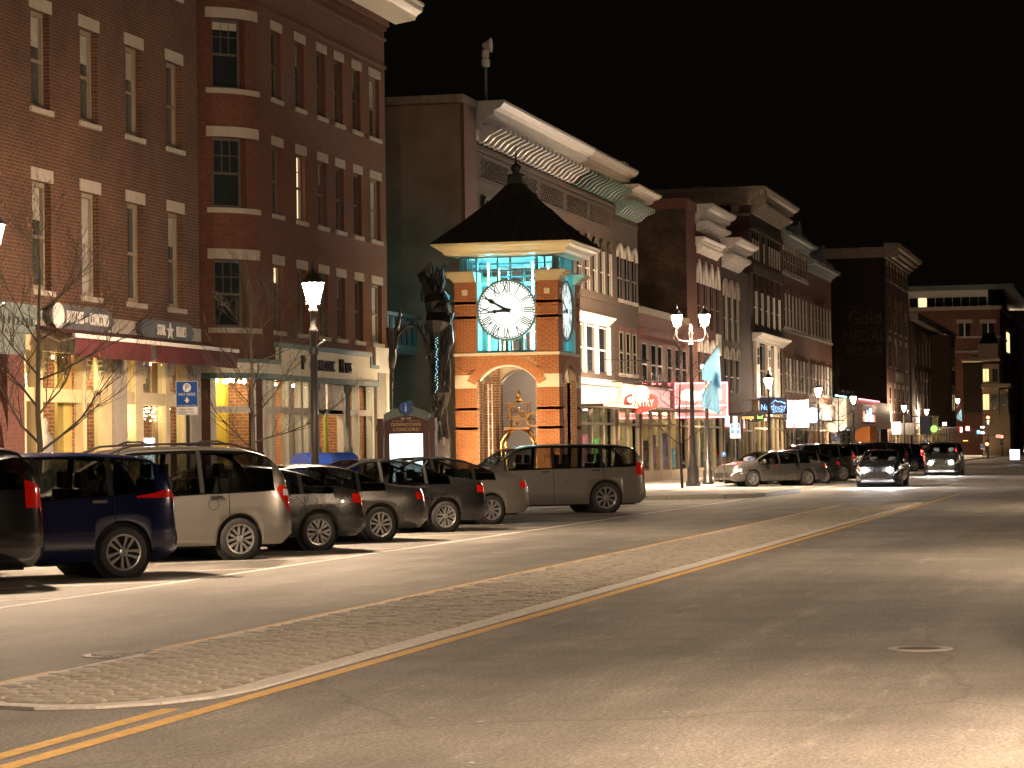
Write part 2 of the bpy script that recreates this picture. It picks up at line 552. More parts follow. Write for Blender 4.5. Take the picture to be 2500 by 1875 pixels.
# kerb extension by the clock tower
ext = [(83.5, YK + .2), (85.5, 13.4), (86.5, 12.7), (88, 12.5), (97, 12.5), (98.5, 12.8), (99.5, 13.6), (101.5, YK + .2)]
side.prism(ext, lambda u, w, d: (u, w, d), -.2, .128)
struct(side.build('pavement', 'concrete'))
near = MB().box(-40, 900, -40, -1.9, -.2, .13)
struct(near.build('near_pavement', 'concrete'))
kerb = struct(MB().box(-40, 30, YK, YK + .15, -.1, .14).build('kerb', 'granite'))
xk = 30.03
gk = None
while xk < 150:
    if not (83.3 < xk < 101.5):
        if gk is None:
            o = MB().box(0, 1.77, 0, .146, -.1, .143).build('kerb_stone', 'granite', kerb)
            gk = o
        else:
            o = gk.copy(); col.objects.link(o)
        o.location = (xk, YK + rnd.uniform(-.004, .004), rnd.uniform(-.004, .004))
    xk += 1.8
for i in range(len(ext) - 1):
    (x0, y0), (x1, y1) = ext[i], ext[i + 1]
    d = Vector((x1 - x0, y1 - y0, 0)); n = max(1, int(d.length / 1.6)); d /= n
    for k in range(n):
        p = Vector((x0, y0, 0)) + d * k
        nn = Vector((d.y, -d.x, 0)).normalized() * .15
        e = d * .985
        m_ = MB()
        m_.add([p, p + e, p + e + nn, p + nn, *[q + Vector((0, 0, .14)) for q in (p, p + e, p + e + nn, p + nn)]],
               [(0, 1, 5, 4), (1, 2, 6, 5), (2, 3, 7, 6), (3, 0, 4, 7), (4, 5, 6, 7)])
        m_.build('kerb_stone', 'granite', kerb)

# median of low cobbles with flush granite edging; a rounded nose near the camera
MY0, MY1, MX1 = 6.42, 8.1, 77.0
def nose(y):                        # x where the near end of the median lies
    t = (y - (MY0 + MY1) / 2) / ((MY1 - MY0) / 2)
    return 16.8 + 1.3 * (1 - math.sqrt(max(0, 1 - t * t)))
def tail(y):
    t = (y - MY0) / (MY1 - MY0)
    return MX1 - 9 * t
med = MB()
ys = [MY0 - .16 + (MY1 - MY0 + .32) * i / 12 for i in range(13)]
out = [(nose(min(max(y, MY0), MY1)) - .12, y) for y in ys] + [(tail(min(max(y, MY0), MY1)) + .1, y) for y in ys[::-1]]
med.prism(out, lambda u, w, d: (u, w, d), -.05, .012)
median = struct(med.build('median', 'joint'))
def stone(w, l, h, jit):
    m_ = MB()
    b_ = min(.02, w * .14)
    c = [(-l / 2, -w / 2), (l / 2, -w / 2), (l / 2, w / 2), (-l / 2, w / 2)]
    c = [(x + rnd.uniform(-jit, jit), y + rnd.uniform(-jit, jit)) for x, y in c]
    k = 1 - 2 * b_ / w
    top = [(x * (1 - 2 * b_ / l), y * k) for x, y in c]
    tz = [h + rnd.uniform(-.005, .005) for _ in c]
    m_.add([(x, y, 0) for x, y in c] + [(x, y, h - .012) for x, y in c] + [(x, y, z) for (x, y), z in zip(top, tz)],
           [(0, 1, 5, 4), (1, 2, 6, 5), (2, 3, 7, 6), (3, 0, 4, 7), (4, 5, 9, 8), (5, 6, 10, 9), (6, 7, 11, 10), (7, 4, 8, 11), (8, 9, 10, 11)])
    return m_
kinds = [stone(.225, .145, .02, .011) for _ in range(14)]
kmesh = [k.mesh('paver', 'cobble', True) for k in kinds]
for k in kmesh:
    k.polygons.foreach_set('use_smooth', [False] * len(k.polygons))
field = MB()
np_ = 0
x = 16.7
row = 0
while x < MX1:
    y = MY0 + (.12 if row % 2 else 0) + rnd.uniform(-.03, .03)
    while y < MY1 - .02:
        if nose(y) + .1 < x < tail(y) - .1:
            i = rnd.randrange(14)
            a = rnd.uniform(-.06, .06); z = .008 + rnd.uniform(-.006, .006)
            px_, py_ = x + rnd.uniform(-.012, .012), y + .12
            if np_ < 300:
                o = bpy.data.objects.new('paver', kmesh[i]); col.objects.link(o)
                o.parent = median; o.location = (px_, py_, z); o.rotation_euler = (rnd.uniform(-.025, .025), rnd.uniform(-.03, .03), a)
                np_ += 1
            else:
                ca, sa = math.cos(a), math.sin(a)
                field.add([(px_ + vx * ca - vy * sa, py_ + vx * sa + vy * ca, z + vz) for vx, vy, vz in kinds[i].v], kinds[i].f)
        y += .243
    x += .163
    row += 1
o = field.build('paver_field', 'cobble', median)
o['kind'] = 'stuff'
def edging(pts, w):
    for a, b in zip(pts[:-1], pts[1:]):
        a = Vector((*a, 0)); b = Vector((*b, 0)); d = (b - a); e = d * .99
        n = Vector((-d.y, d.x, 0)).normalized() * w
        zt = .018 + rnd.uniform(-.003, .003)
        q = [a, a + e, a + e + n, a + n]
        MB().add(q + [p + Vector((0, 0, zt)) for p in q], [(0, 1, 5, 4), (1, 2, 6, 5), (2, 3, 7, 6), (3, 0, 4, 7), (4, 5, 6, 7)]).build('edging_stone', 'granite', median)
edging([(nose(MY0) + i * 1.5, MY0 - .19) for i in range(40)], .19)
edging([(nose(MY1) + i * 1.5, MY1) for i in range(34)], .19)
cy0, ry_ = (MY0 + MY1) / 2, (MY1 - MY0) / 2 + .19
edging([(18.1 - 1.5 * math.cos(q), cy0 + ry_ * math.sin(q)) for q in [-PI / 2 + PI * i / 8 for i in range(9)]][::-1], .19)

# painted lines: long sheets 4 mm above the asphalt
def line(pts, w, mat, name, z=.004):
    m_ = MB()
    for (a, b) in zip(pts[:-1], pts[1:]):
        a = Vector((*a, z)); b = Vector((*b, z)); n = Vector((-(b - a).y, (b - a).x, 0)).normalized() * w / 2
        m_.quad(a - n, b - n, b + n, a + n)
    return struct(m_.build(name, mat))
line([(-5, 6.08), (20, 6.09), (90, 6.1)], .13, 'yellow', 'yellow_line')
line([(-5, 6.33), (16.75, 6.34)], .13, 'yellow', 'yellow_line')
line([(12, 8.36), (19.6, 8.37)], .12, 'yellow', 'yellow_line')
line([(21.7, 8.38), (75, 8.4)], .1, 'yellow', 'yellow_line')
line([(-5, 12.5), (84, 12.5)], .1, 'white_line', 'parking_line')
line([(102, 12.5), (240, 12.5)], .1, 'white_line', 'parking_line')
for i in range(40):
    x0 = 22 + i * 3.8
    if 80 < x0 < 101:
        continue
    line([(x0, 12.58), (x0 - 3.7, 16.3)], .1, 'white_line', 'stall_line')
def manhole(c, r, label, ring):
    t = local('manhole_cover', label, 'manhole', (c.x, c.y, .004))
    MB().lathe([(r + ring, -.02), (r + ring, .004), (r + .01, .006), (r + .01, -.02)], n=32).build('collar', 'concrete' if ring > .05 else 'iron', t)
    m_ = MB().lathe([(r, -.02), (r, .006)], n=32)
    m_.build('lid', 'iron', t)
    st = MB()
    k = r * .8
    n = 5
    for i in range(-n, n + 1):
        y = i * k / n
        e = math.sqrt(max(.001, k * k - y * y))
        st.box(-e, e, y - r * .03, y + r * .03, .006, .012)
    st.build('tread', 'iron', t)
manhole(onz(300, 1600), .33, 'wide iron manhole cover at the yellow line beside the cobbled median', .02)
manhole(onz(2246, 1585), .18, 'small round valve cover with a pale worn collar in the near lane', .09)
# ------------------------------------------------------------------ street lamps
def lantern(t, x, y, z, s=1.0):
    """inverted four-sided lantern: lit glass body, dark cage, hat and finial; z = underside of the glass"""
    g = MB().lathe([(.125 * s, z), (.21 * s, z + .34 * s), (.19 * s, z + .37 * s)], (x, y, 0), 8, a0=PI / 8)
    gl = g.build('lantern_glass', 'lantern', t, base=Vector((0, 0, 0)))
    c = MB()
    for k in range(4):
        a = PI / 4 + k * PI / 2
        ca, sa = math.cos(a), math.sin(a)
        c.tube([(x + .135 * s * ca, y + .135 * s * sa, z - .01), (x + .225 * s * ca, y + .225 * s * sa, z + .35 * s)], .011 * s, 4)
    c.lathe([(.15 * s, z - .03 * s), (.15 * s, z - .002), (.12 * s, z - .002)], (x, y, 0), 8, cap=False)
    pz = z - .012 * s  # added glowing ring under the glass, throws extra light onto the road
    MB().add([(x + .14 * s * math.cos(q), y + .14 * s * math.sin(q), pz) for q in [-2 * PI * i / 10 for i in range(10)]] + [(x + .07 * s * math.cos(q), y + .07 * s * math.sin(q), pz) for q in [-2 * PI * i / 10 for i in range(10)]],
             [(i, (i + 1) % 10, 10 + (i + 1) % 10, 10 + i) for i in range(10)]).build('added_down_glow', 'down_glow', gl, base=Vector((0, 0, 0)))
    c.build('lantern_cage', 'black', gl, base=Vector((0, 0, 0)))
    h = MB().lathe([(.25 * s, z + .37 * s), (.25 * s, z + .40 * s), (.16 * s, z + .47 * s), (.11 * s, z + .56 * s), (.05 * s, z + .62 * s), (.03 * s, z + .68 * s), (.045 * s, z + .71 * s), (.045 * s, z + .74 * s), (.012 * s, z + .80 * s), (.004, z + .84 * s)], (x, y, 0), 10)
    h.build('lantern_hat', 'black', gl, base=Vector((0, 0, 0)))

def single_lamp():
    t = local('street_lamp', '', 'street lamp')
    MB().lathe([(.24, 0), (.24, .12), (.19, .16), (.2, .55), (.15, .62), (.13, .95), (.085, 1.0), (.078, 2.4), (.07, 3.9), (.085, 3.92), (.085, 4.0), (.06, 4.03), (.055, 4.3), (.1, 4.36), (.07, 4.42), (.06, 4.5)], n=12).build('post', 'black', t, True)
    b = MB().tube([(0, 0, 3.6), (0, -.22, 3.75)], .022, 6)
    b.lathe([(.1, 3.5), (.1, 3.62)], n=10)
    b.sphere((0, -.22, 3.75), .03)
    b.build('ladder_bar', 'black', t)
    lantern(t, 0, 0, 4.53)
    return t

def double_lamp():
    t = local('twin_street_lamp', '', 'street lamp')
    MB().lathe([(.3, 0), (.3, .15), (.23, .2), (.24, .7), (.17, .8), (.15, 1.2), (.1, 1.26), (.09, 3.4), (.08, 5.5), (.11, 5.53), (.11, 5.62), (.07, 5.66), (.06, 5.95), (.1, 6.02), (.05, 6.15), (.07, 6.2), (.02, 6.4)], n=12).build('post', 'black', t, True)
    for s in (-1, 1):
        pts = [(0, 0, 5.72), (0, s * .3, 5.72), (0, s * .5, 5.78), (0, s * .58, 5.95), (0, s * .57, 6.15), (0, s * .55, 6.3)]
        a = MB().tube(pts, .03, 6)
        a.sphere((0, s * .3, 5.72), .05).sphere((0, s * .55, 6.28), .06)
        a.tube([(0, s * .62, 5.72), (0, s * .7, 5.85), (0, s * .62, 6.05)], .015, 5)
        a.build('arm', 'black', t)
        lantern(t, 0, s * .55, 6.36, 1.02)
    return t

L1 = single_lamp()
def put_single(p, label, first=[True]):
    if first[0]:
        o = L1; first[0] = False
    else:
        o = copy_tree(L1)
    o.location = (p[0], p[1], .13)
    o['label'] = label
    o['group'] = 'single-lantern street lamps along the pavement'
    return o
def put_px(px, py, label, h=4.85):
    p = onz(px, py, h)
    return put_single((p.x, p.y), label)
put_px(-27, 580, 'black street lamp cut off by the left edge of the picture')
L1o = put_px(764, 714, 'nearest single street lamp, standing before the painted signboard of the second brick building')
put_px(1724, 903, 'single street lamp close behind the twin lamp with the blue flags')
put_px(1876, 933, 'single street lamp in front of the blue mountain-outline bank sign')
put_px(1997, 956, 'single street lamp beside the round glowing white sign')
put_px(2083, 975, 'single street lamp before the low white shop with the video screen')
put_px(2207, 996, 'single street lamp at the foot of the tall salmon brick building')
put_px(2262, 1005, 'single street lamp just left of the distant twin lamp')
put_px(2378, 1026, 'single street lamp just right of the distant twin lamp')
put_px(2439, 1037, 'far single street lamp, left one of the pair before the tan turret')
put_px(2464, 1041, 'far single street lamp, right one of the pair before the tan turret')
put_px(2494, 1055, 'farthest small street lamp at the right edge of the picture')
for i, xx in enumerate((-14, 9.5, 14.5, 39, 72, 130, 200)):
    put_single((xx, -2.3 if i < 4 else -2.6), 'street lamp on the near pavement, outside the picture')
D1 = double_lamp()
p = at(1688, 900, 17.4)
D1.location = (p.x, p.y, .13)
D1['group'] = 'twin-lantern street lamps'
D1['label'] = 'nearest tall twin-lantern street lamp, with blue flags, by the red lit sign'
for px_, lb in ((2327, 'distant twin-lantern street lamp with one blue flag'), (2472, 'farthest twin-lantern street lamp by the right edge')):
    o = copy_tree(D1)
    d = {2327: onz(2327, 982, 6.55), 2472: onz(2472, 1009, 6.55)}[px_]
    o.location = (d.x, d.y, .13)
    o['label'] = lb
def flag(root, z, size, label, side=-1):
    """banner hung from a slanting pole that points away from the post, towards the road and up"""
    t = local('flag', label, 'flag', (root.location.x, root.location.y, 0), 0, 'blue flags on the lamp posts')
    e = Vector((.05, side * size * .62, z + size * .78))
    s0 = Vector((0, side * .09, z))
    MB().tube([s0, e], .018, 6).build('flag_pole', 'chrome', t)
    a = s0.lerp(e, .32)
    n = 7
    c = MB()
    top = [a.lerp(e, i / n) for i in range(n + 1)]
    drop = [size * (.25 + .78 * (i / n)) for i in range(n + 1)]
    rows = 5
    idx = []
    for j in range(rows + 1):
        for i in range(n + 1):
            f = j / rows
            p_ = top[i] + Vector((.09 * math.sin(i * 1.9 + j * .7) * f, side * .1 * f * i / n, -drop[i] * f))
            c.v.append(tuple(p_))
    for j in range(rows):
        for i in range(n):
            k = j * (n + 1) + i
            c.f.append((k, k + 1, k + n + 2, k + n + 1))
    o_ = c.build('cloth', 'bannerblue', t, True)
    return t
flag(D1, 4.35, 1.75, 'upper blue flag on the nearest twin street lamp')
flag(D1, 3.3, 1.65, 'lower blue flag on the nearest twin street lamp')
allD = [o for o in bpy.data.objects if o.name.startswith('twin_street_lamp') and o.type == 'EMPTY']
flag(allD[1], 4.6, 1.5, 'blue flag on the distant twin street lamp')
flag(allD[2], 4.6, 1.6, 'blue flag by the right edge on the farthest twin street lamp')
# ------------------------------------------------------------------ facade helpers
YF = 22.0
def wall(m, x0, x1, z0, z1, y, holes, depth=.22):
    """front skin in the plane y with rectangular openings and their reveals"""
    xs = sorted({x0, x1, *[h[0] for h in holes], *[h[1] for h in holes]})
    zs = sorted({z0, z1, *[h[2] for h in holes], *[h[3] for h in holes]})
    for a, b in zip(xs[:-1], xs[1:]):
        for c, d in zip(zs[:-1], zs[1:]):
            mx, mz = (a + b) / 2, (c + d) / 2
            if any(h[0] < mx < h[1] and h[2] < mz < h[3] for h in holes):
                continue
            m.quad((a, y, c), (b, y, c), (b, y, d), (a, y, d))
    for a, b, c, d in [h[:4] for h in holes]:
        e = y + depth
        m.quad((a, y, c), (a, y, d), (a, e, d), (a, e, c))
        m.quad((b, y, d), (b, y, c), (b, e, c), (b, e, d))
        m.quad((a, y, d), (b, y, d), (b, e, d), (a, e, d))
        m.quad((a, e, c), (b, e, c), (b, y, c), (a, y, c))
    return m

def mass(m, x0, x1, z0, z1, y, back):
    """sides, roof and back of a building behind the skin"""
    m.quad((x0, back, z0), (x0, y, z0), (x0, y, z1), (x0, back, z1))
    m.quad((x1, y, z0), (x1, back, z0), (x1, back, z1), (x1, y, z1))
    m.quad((x0, y, z1), (x1, y, z1), (x1, back, z1), (x0, back, z1))
    m.quad((x1, back, z0), (x0, back, z0), (x0, back, z1), (x1, back, z1))
    return m

def window(par, x0, x1, z0, z1, y=YF, fm='tanframe', pm='pane', lint=None, sill=None, dep=.16, rail=True, muntin=0, lh=.28, sh=.11, fw=.055, lp='limestone', over=.1, blind=None, solid_lower=None):
    """double-hung window; frame is the part, panes, lintel and sill hang from it"""
    f = MB()
    a, b = y + dep - .06, y + dep + .03
    f.box(x0, x0 + fw, a, b, z0, z1).box(x1 - fw, x1, a, b, z0, z1)
    f.box(x0 + fw, x1 - fw, a, b, z1 - fw, z1).box(x0 + fw, x1 - fw, a, b, z0, z0 + fw * 1.3)
    zm = z0 + (z1 - z0) * .5
    if rail:
        f.box(x0 + fw, x1 - fw, a + .015, b, zm - .03, zm + .03)
    for k in range(muntin):
        xm = x0 + fw + (x1 - x0 - 2 * fw) * (k + 1) / (muntin + 1)
        f.box(xm - .012, xm + .012, b - .035, b - .003, zm if rail else z0 + fw, z1 - fw)
    if muntin:
        zq = (zm + z1) / 2
        f.box(x0 + fw, x1 - fw, b - .03, b - .006, zq - .012, zq + .012)
    w = f.build('window', fm, par)
    p = y + dep + .015
    def pane(za, zb, mat):
        MB().box(x0 + fw * .8, x1 - fw * .8, p, p + .01, za, zb).build('pane', mat, w)
    if rail:
        pane(zm + .03, z1 - fw * .9, pm)
        pane(z0 + fw * 1.2, zm - .03, solid_lower or pm)
    else:
        pane(z0 + fw * 1.2, z1 - fw * .9, pm)
    if blind:
        zt = z1 - fw - .01
        MB().box(x0 + fw, x1 - fw, p - .004, p - .001, zt - (z1 - z0) * blind[0], zt).build('blind', blind[1], w)
    MB().box(x0 - .02, x1 + .02, p + .012, p + .03, z0 - .02, z1 + .02).build('window_back', 'void', w)
    if lint:
        MB().box(x0 - over, x1 + over, y - .025, y + dep - .07, z1 + .002, z1 + lh).build('lintel', lp, w)
    if sill:
        MB().box(x0 - over, x1 + over, y - .06, y + dep - .07, z0 - sh, z0 - .002).build('sill', lp, w)
    return w

def cornice(par, x0, x1, z0, h, proj, mat, name='cornice', y=YF, ret=True):
    """classical crown: stepped profile pushed out from the wall"""
    pr = [(0, 0), (.12, .0), (.14, .18), (.35, .24), (.38, .42), (.62, .5), (.66, .66), (.86, .74), (1.0, .9), (1.0, 1.0), (0, 1.0)]
    m = MB().prism([(p * proj, q * h) for p, q in pr], lambda u, w, d: (d, y - .003 - u, z0 + w), x0, x1)
    return m.build(name, mat, par)

def brackets(par, x0, x1, n, z0, z1, proj, w, mat, y=YF, parent=None):
    """scroll brackets, one object each, sharing one mesh"""
    sh = [(0, z0), (.25 * proj, z0 + .12 * (z1 - z0)), (.5 * proj, z0 + .45 * (z1 - z0)), (proj, z0 + .75 * (z1 - z0)), (proj, z1), (0, z1)]
    first = None
    base = WORLD.get(par.name, Vector((0, 0, 0)))
    for i in range(n):
        xc = x0 + (x1 - x0) * (i + .5) / n
        if first is None:
            m = MB().prism(sh, lambda u, q, d: (d, -u, q), -w / 2, w / 2)
            first = bpy.data.objects.new('bracket', m.mesh('bracket', mat)); o = first
            col.objects.link(o); o.parent = par
        else:
            o = first.copy(); col.objects.link(o)
        o.location = (xc - base.x, y - .004 - base.y, -base.z)

def shop_room(par, x0, x1, z1, y=YF, depth=3.2, back='brickIn', lamp='warmlamp', z0=.16, rows=2, lampw=.5, walls='cream'):
    """a real room behind the shop glass, with ceiling lamps"""
    m = MB()
    m.quad((x0, y + depth, z0), (x1, y + depth, z0), (x1, y + depth, z1), (x0, y + depth, z1))
    r = m.build('shop_back_wall', back, par)
    s = MB()
    s.quad((x0, y + .3, z0), (x0, y + depth, z0), (x0, y + depth, z1), (x0, y + .3, z1))
    s.quad((x1, y + depth, z0), (x1, y + .3, z0), (x1, y + .3, z1), (x1, y + depth, z1))
    s.quad((x0, y + .3, z1), (x0, y + depth, z1), (x1, y + depth, z1), (x1, y + .3, z1))
    s.build('shop_side_walls', walls, r)
    MB().quad((x0, y, z0), (x1, y, z0), (x1, y + depth, z0), (x0, y + depth, z0)).build('shop_floor', 'wood', r)
    for j in range(rows):
        n = max(1, int((x1 - x0) / 1.7))
        for i in range(n):
            xc = x0 + (x1 - x0) * (i + .5) / n
            yc = y + .55 + (depth - 1.0) * (j + .3) / rows
            MB().box(xc - lampw / 2, xc + lampw / 2, yc - .1, yc + .1, z1 - .06, z1 - .02).build('ceiling_lamp', lamp, r)
    return r

# ------------------------------------------------------------------ brick building at the left
A = thing('brick_building', 'large red-brown brick building at the left with pale stone lintels and a cream shop front', 'building', (55, YF, 0))
cols = [(47.6, 48.6), (50.42, 51.36), (53.0, 53.95), (55.62, 56.57), (58.17, 59.12)]
rowsA = [(4.98 + .11, 7.33), (8.72 + .11, 10.85), (12.45, 14.6), (16, 18)]
holes = [(a, b, c, d) for a, b in cols for c, d in rowsA]
m = wall(MB(), 40, 60.2, 4.68, 19.5, YF, holes)
m.build('wall', 'brickA', A)
mass(MB(), 40, 60.2, 0, 19.5, YF, 34).build('side_wall', 'brickA', A)
for a, b, c, d in holes:
    if a < 48 and c > 9:
        continue
    window(A, a, b, c, d, lint=True, sill=True, fm='tanframe', pm='pane2', fw=.09, dep=.2, lh=.26, blind=rnd.choice([None, (.3, 'curtain'), (.46, 'curtain'), (.9, 'curtain')]))
# stone band over the shop, end pillars
MB().box(50.02, 60.22, YF - .03, YF + .3, 4.28, 4.675).build('stone_band', 'limestone', A)
MB().box(59.55, 60.21, YF - .02, YF + .4, 0, 4.278).build('stone_pillar', 'limestone', A)
MB().box(54.75, 55.45, YF - .02, YF + .4, 0, 4.278).build('stone_pillar', 'limestone', A)
# stone portal with brick arch at the far left
pt = MB()
pt.box(44, 50.0, YF - .35, YF + .1, 4.45, 4.72).box(44, 50.0, YF - .22, YF + .1, 4.15, 4.448).box(44, 49.75, YF - .12, YF + .1, 3.72, 4.148)
for i in range(26):
    pt.box(44.2 + i * .22, 44.32 + i * .22, YF - .3, YF - .222, 4.3, 4.445)
pt.build('portal_entablature', 'ash_trim', A)
MB().box(48.9, 49.72, YF - .1, YF + .3, 0, 3.715).build('brick_pier', 'brickD', A)
ar = MB()
def arc_ring(m_, cx, cz, r0, r1, y0, y1, a0, a1, n, gap=0.0):
    for i in range(n):
        t0 = a0 + (a1 - a0) * (i + gap) / n
        t1 = a0 + (a1 - a0) * (i + 1 - gap) / n
        P = [(cx + r * math.cos(t), cz + r * math.sin(t)) for r, t in ((r0, t0), (r1, t0), (r1, t1), (r0, t1))]
        m_.prism(P, lambda u, w, d: (u, d, w), y0, y1)
    return m_
arc_ring(ar, 46.9, 1.6, 1.75, 2.0, YF - .14, YF + .2, 0, PI, 40, .04).build('brick_arch', 'brickD', A)
MB().box(45, 48.9, YF + .9, YF + 1, 0, 3.7).build('portal_back', 'brickIn', A)
# cream shop front
Zt, Ztr = 4.1, 2.95
sf = MB()
posts = [50.0, 50.62, 51.0, 53.0, 53.35, 54.6, 55.6, 56.15, 56.6, 58.1, 58.45, 59.45]
def post(x0, x1, y0=YF + .05, y1=YF + .25, z0=.13, z1=Zt):
    return MB().box(x0, x1, y0, y1, z0, z1).build('shop_post', 'cream', A)
for a, b in ((49.98, 50.14), (50.62, 50.98), (53.1, 53.3), (54.2, 54.72), (55.47, 55.62), (56.15, 56.62), (58.05, 58.3), (59.25, 59.53)):
    post(a, b)
MB().box(50.15, 59.52, YF + .08, YF + .24, Ztr - .14, Ztr + .14).build('transom_rail', 'cream', A)
MB().box(49.98, 59.52, YF + .0, YF + .28, 3.85, 4.27).build('shop_fascia', 'cream', A)
MB().box(50.15, 59.52, YF + .08, YF + .24, .13, .75).build('stall_riser', 'cream', A)
MB().box(52.3, 53.09, YF + .3, YF + .36, .13, 3.84).build('ochre_panel', 'ochre', A)
for a, b in ((50.15, 50.61), (50.99, 52.28), (53.31, 54.19), (55.63, 56.14), (56.63, 58.04), (58.31, 59.24)):
    for c, d in ((.76, Ztr - .15), (Ztr + .15, 3.84)):
        MB().box(a, b, YF + .15, YF + .16, c, d).build('shop_pane', 'glass', A)
shop_room(A, 50.1, 54.75, 3.84, depth=1.7, rows=1, walls='brickIn')
shop_room(A, 55.45, 59.5, 3.84, depth=1.7, rows=1, walls='brickIn')
# scalloped corner brackets of the posts
for xp, s in ((53.32, 1), (54.18, -1), (56.64, 1), (58.32, 1), (51.0, 1)):
    bk = MB()
    for i in range(5):
        bk.lathe([(.001, 0), (.055, 0), (.055, .05), (.001, .05)], (xp + s * (.28 - .06 * i), YF + .03, 3.78 - .11 * i), 10, 'y')
        bk.box(min(xp, xp + s * (.28 - .06 * i)), max(xp, xp + s * (.28 - .06 * i)), YF + .03, YF + .075, 3.74 - .11 * i, 3.83 - .11 * i)
    bk.build('scalloped_bracket', 'cream', A)
MB().box(58.32, 59.2, YF + .5, YF + .52, .8, 3.82).build('curtain', plain('peach_curtain', (.62, .42, .27), .8, var=.1, scale=2), A)
MB().box(57.6, 57.95, YF + .4, YF + .45, Ztr + .2, 3.8).build('display_panel', 'pane2', A)
MB().box(53.34, 53.7, YF + .5, YF + .6, .5, 3.6).build('display_panel', 'brickIn', A)
# display: draped figure and boxes
dm = MB().lathe([(.02, .8), (.22, .82), (.12, 1.5), (.2, 1.9), (.16, 2.2), (.05, 2.35), (.09, 2.5), (.02, 2.65)], (51.7, YF + .9, 0), 10)
dm.build('display_dress', plain('pale_dress', (.6, .62, .66), .6), A, True)
MB().lathe([(.02, .8), (.2, .82), (.1, 1.4), (.16, 1.7), (.13, 2.0), (.03, 2.1)], (55.9, YF + .9, 0), 10).build('display_dress', plain('blue_dress', (.25, .38, .48), .6), A, True)
for xx in (51.8, 53.9, 55.85):
    MB().lathe([(.02, 3.05), (.09, 3.1), (.07, 3.35), (.03, 3.4)], (xx, YF + .8, 0), 10).build('hanging_lamp', 'spot' if xx == 55.85 else 'warmlamp', A)
# goods on show behind the glass
def goods(par, x0, x1, n, y0=YF + .3, ztop=2.6):
    for i in range(n):
        xc = x0 + (x1 - x0) * (i + rnd.uniform(.2, .8)) / n
        yc = y0 + rnd.uniform(.05, .5)
        c_ = (rnd.uniform(.05, .6), rnd.uniform(.05, .5), rnd.uniform(.05, .5))
        mt = plain('goods', c_, .6, var=.4, scale=6)
        k = rnd.randrange(4)
        if k == 0:
            MB().lathe([(.02, .8), (.2, .82), (.11, 1.45), (.18, 1.8), (.14, 2.1), (.05, 2.22), (.08, 2.36), (.02, 2.48)], (xc, yc, 0), 10).build('display_dress', mt, par, True)
        elif k == 1:
            o_ = MB().box(xc - .25, xc + .25, yc, yc + .03, 1.6, 2.3).build('picture_frame', 'wood', par)
            MB().box(xc - .2, xc + .2, yc - .006, yc - .001, 1.65, 2.25).build('picture', mt, o_)
        elif k == 2:
            o_ = MB().box(xc - .3, xc + .3, yc, yc + .25, 1.1, 1.14).build('shelf', 'wood', par)
            for q in range(3):
                MB().lathe([(.05, 1.141), (.07, 1.22), (.04, 1.32), (.05, 1.38)], (xc - .2 + q * .2, yc + .12, 0), 8).build('vase', mt, o_, True)
        else:
            MB().box(xc - .22, xc + .22, yc, yc + .2, .75, rnd.uniform(1.1, 1.7)).build('display_box', mt, par)
goods(A, 50.9, 54.3, 5)
goods(A, 55.6, 59.0, 5)
# strings of tiny lights in the right-hand windows
def icicles(x0, x1, y, zt, n, drop, label):
    t = thing('string_lights', label, 'fairy lights', ((x0 + x1) / 2, y, zt), 0, 'fairy lights in the shop windows')
    w_ = MB(); b_ = MB()
    for i in range(n):
        xc = x0 + (x1 - x0) * (i + .5) / n
        L = drop * rnd.uniform(.35, 1)
        w_.box(xc - .003, xc + .003, y, y + .005, zt - L, zt)
        k = int(L / .11) + 1
        for j in range(k):
            b_.sphere((xc + rnd.uniform(-.03, .03), y - .01 + rnd.uniform(-.03, .03), zt - L * (j + rnd.random() * .6) / k), .013, 5, 3)
    w_.build('wire', 'black', t)
    o_ = b_.build('bulbs', 'bulb', t); o_['kind'] = 'stuff'
icicles(55.64, 56.12, YF + .3, 2.78, 9, .85, 'dense warm fairy lights hanging in the narrow window right of the stone pillar')
icicles(56.66, 58.0, YF + .3, 2.78, 11, .5, 'short warm fairy lights along the top of the wide shop window')
icicles(58.34, 58.9, YF + .3, 2.78, 6, .5, 'short warm fairy lights in the curtained shop window')
icicles(51.3, 51.75, YF + .45, 2.4, 8, 1.6, 'bright tangle of fairy lights over the draped display in the left shop window')
def awning(x0, x1, label):
    t = thing('awning', label, 'awning', ((x0 + x1) / 2, YF, 4.2), 0, 'maroon awnings over the cream shop front')
    y0, y1 = YF - .06, YF - .95
    MB().add([(x0, y0, 4.36), (x1, y0, 4.36), (x1, y1, 4.14), (x0, y1, 4.14), (x0, y0, 4.33), (x1, y0, 4.33), (x1, y1, 4.11), (x0, y1, 4.11)],
             [(0, 1, 2, 3), (7, 6, 5, 4), (0, 3, 7, 4), (1, 5, 6, 2), (0, 4, 5, 1)]).build('cloth_top', 'maroon', t)
    MB().box(x0 - .06, x1 + .06, y1 - .06, y1 + .0, 4.08, 4.16).build('front_rail', 'white_trim', t)
    v = MB()
    n = 24
    for i in range(n):
        a, b = x0 + .02 + (x1 - x0 - .04) * i / n, x0 + .02 + (x1 - x0 - .04) * (i + 1) / n
        ya, yb = y1 - .03 + .012 * math.sin(i * 1.3), y1 - .03 + .012 * math.sin((i + 1) * 1.3)
        v.quad((a, ya, 3.7), (b, yb, 3.7), (b, yb, 4.08), (a, ya, 4.08))
    v.build('valance', 'maroon', t)
    for xx in (x0 + .3, x1 - .3):
        MB().tube([(xx, y0, 4.2), (xx, (y0 + y1) / 2, 4.02), (xx, y1, 4.1)], .02, 5).build('folding_arm', 'white_trim', t)
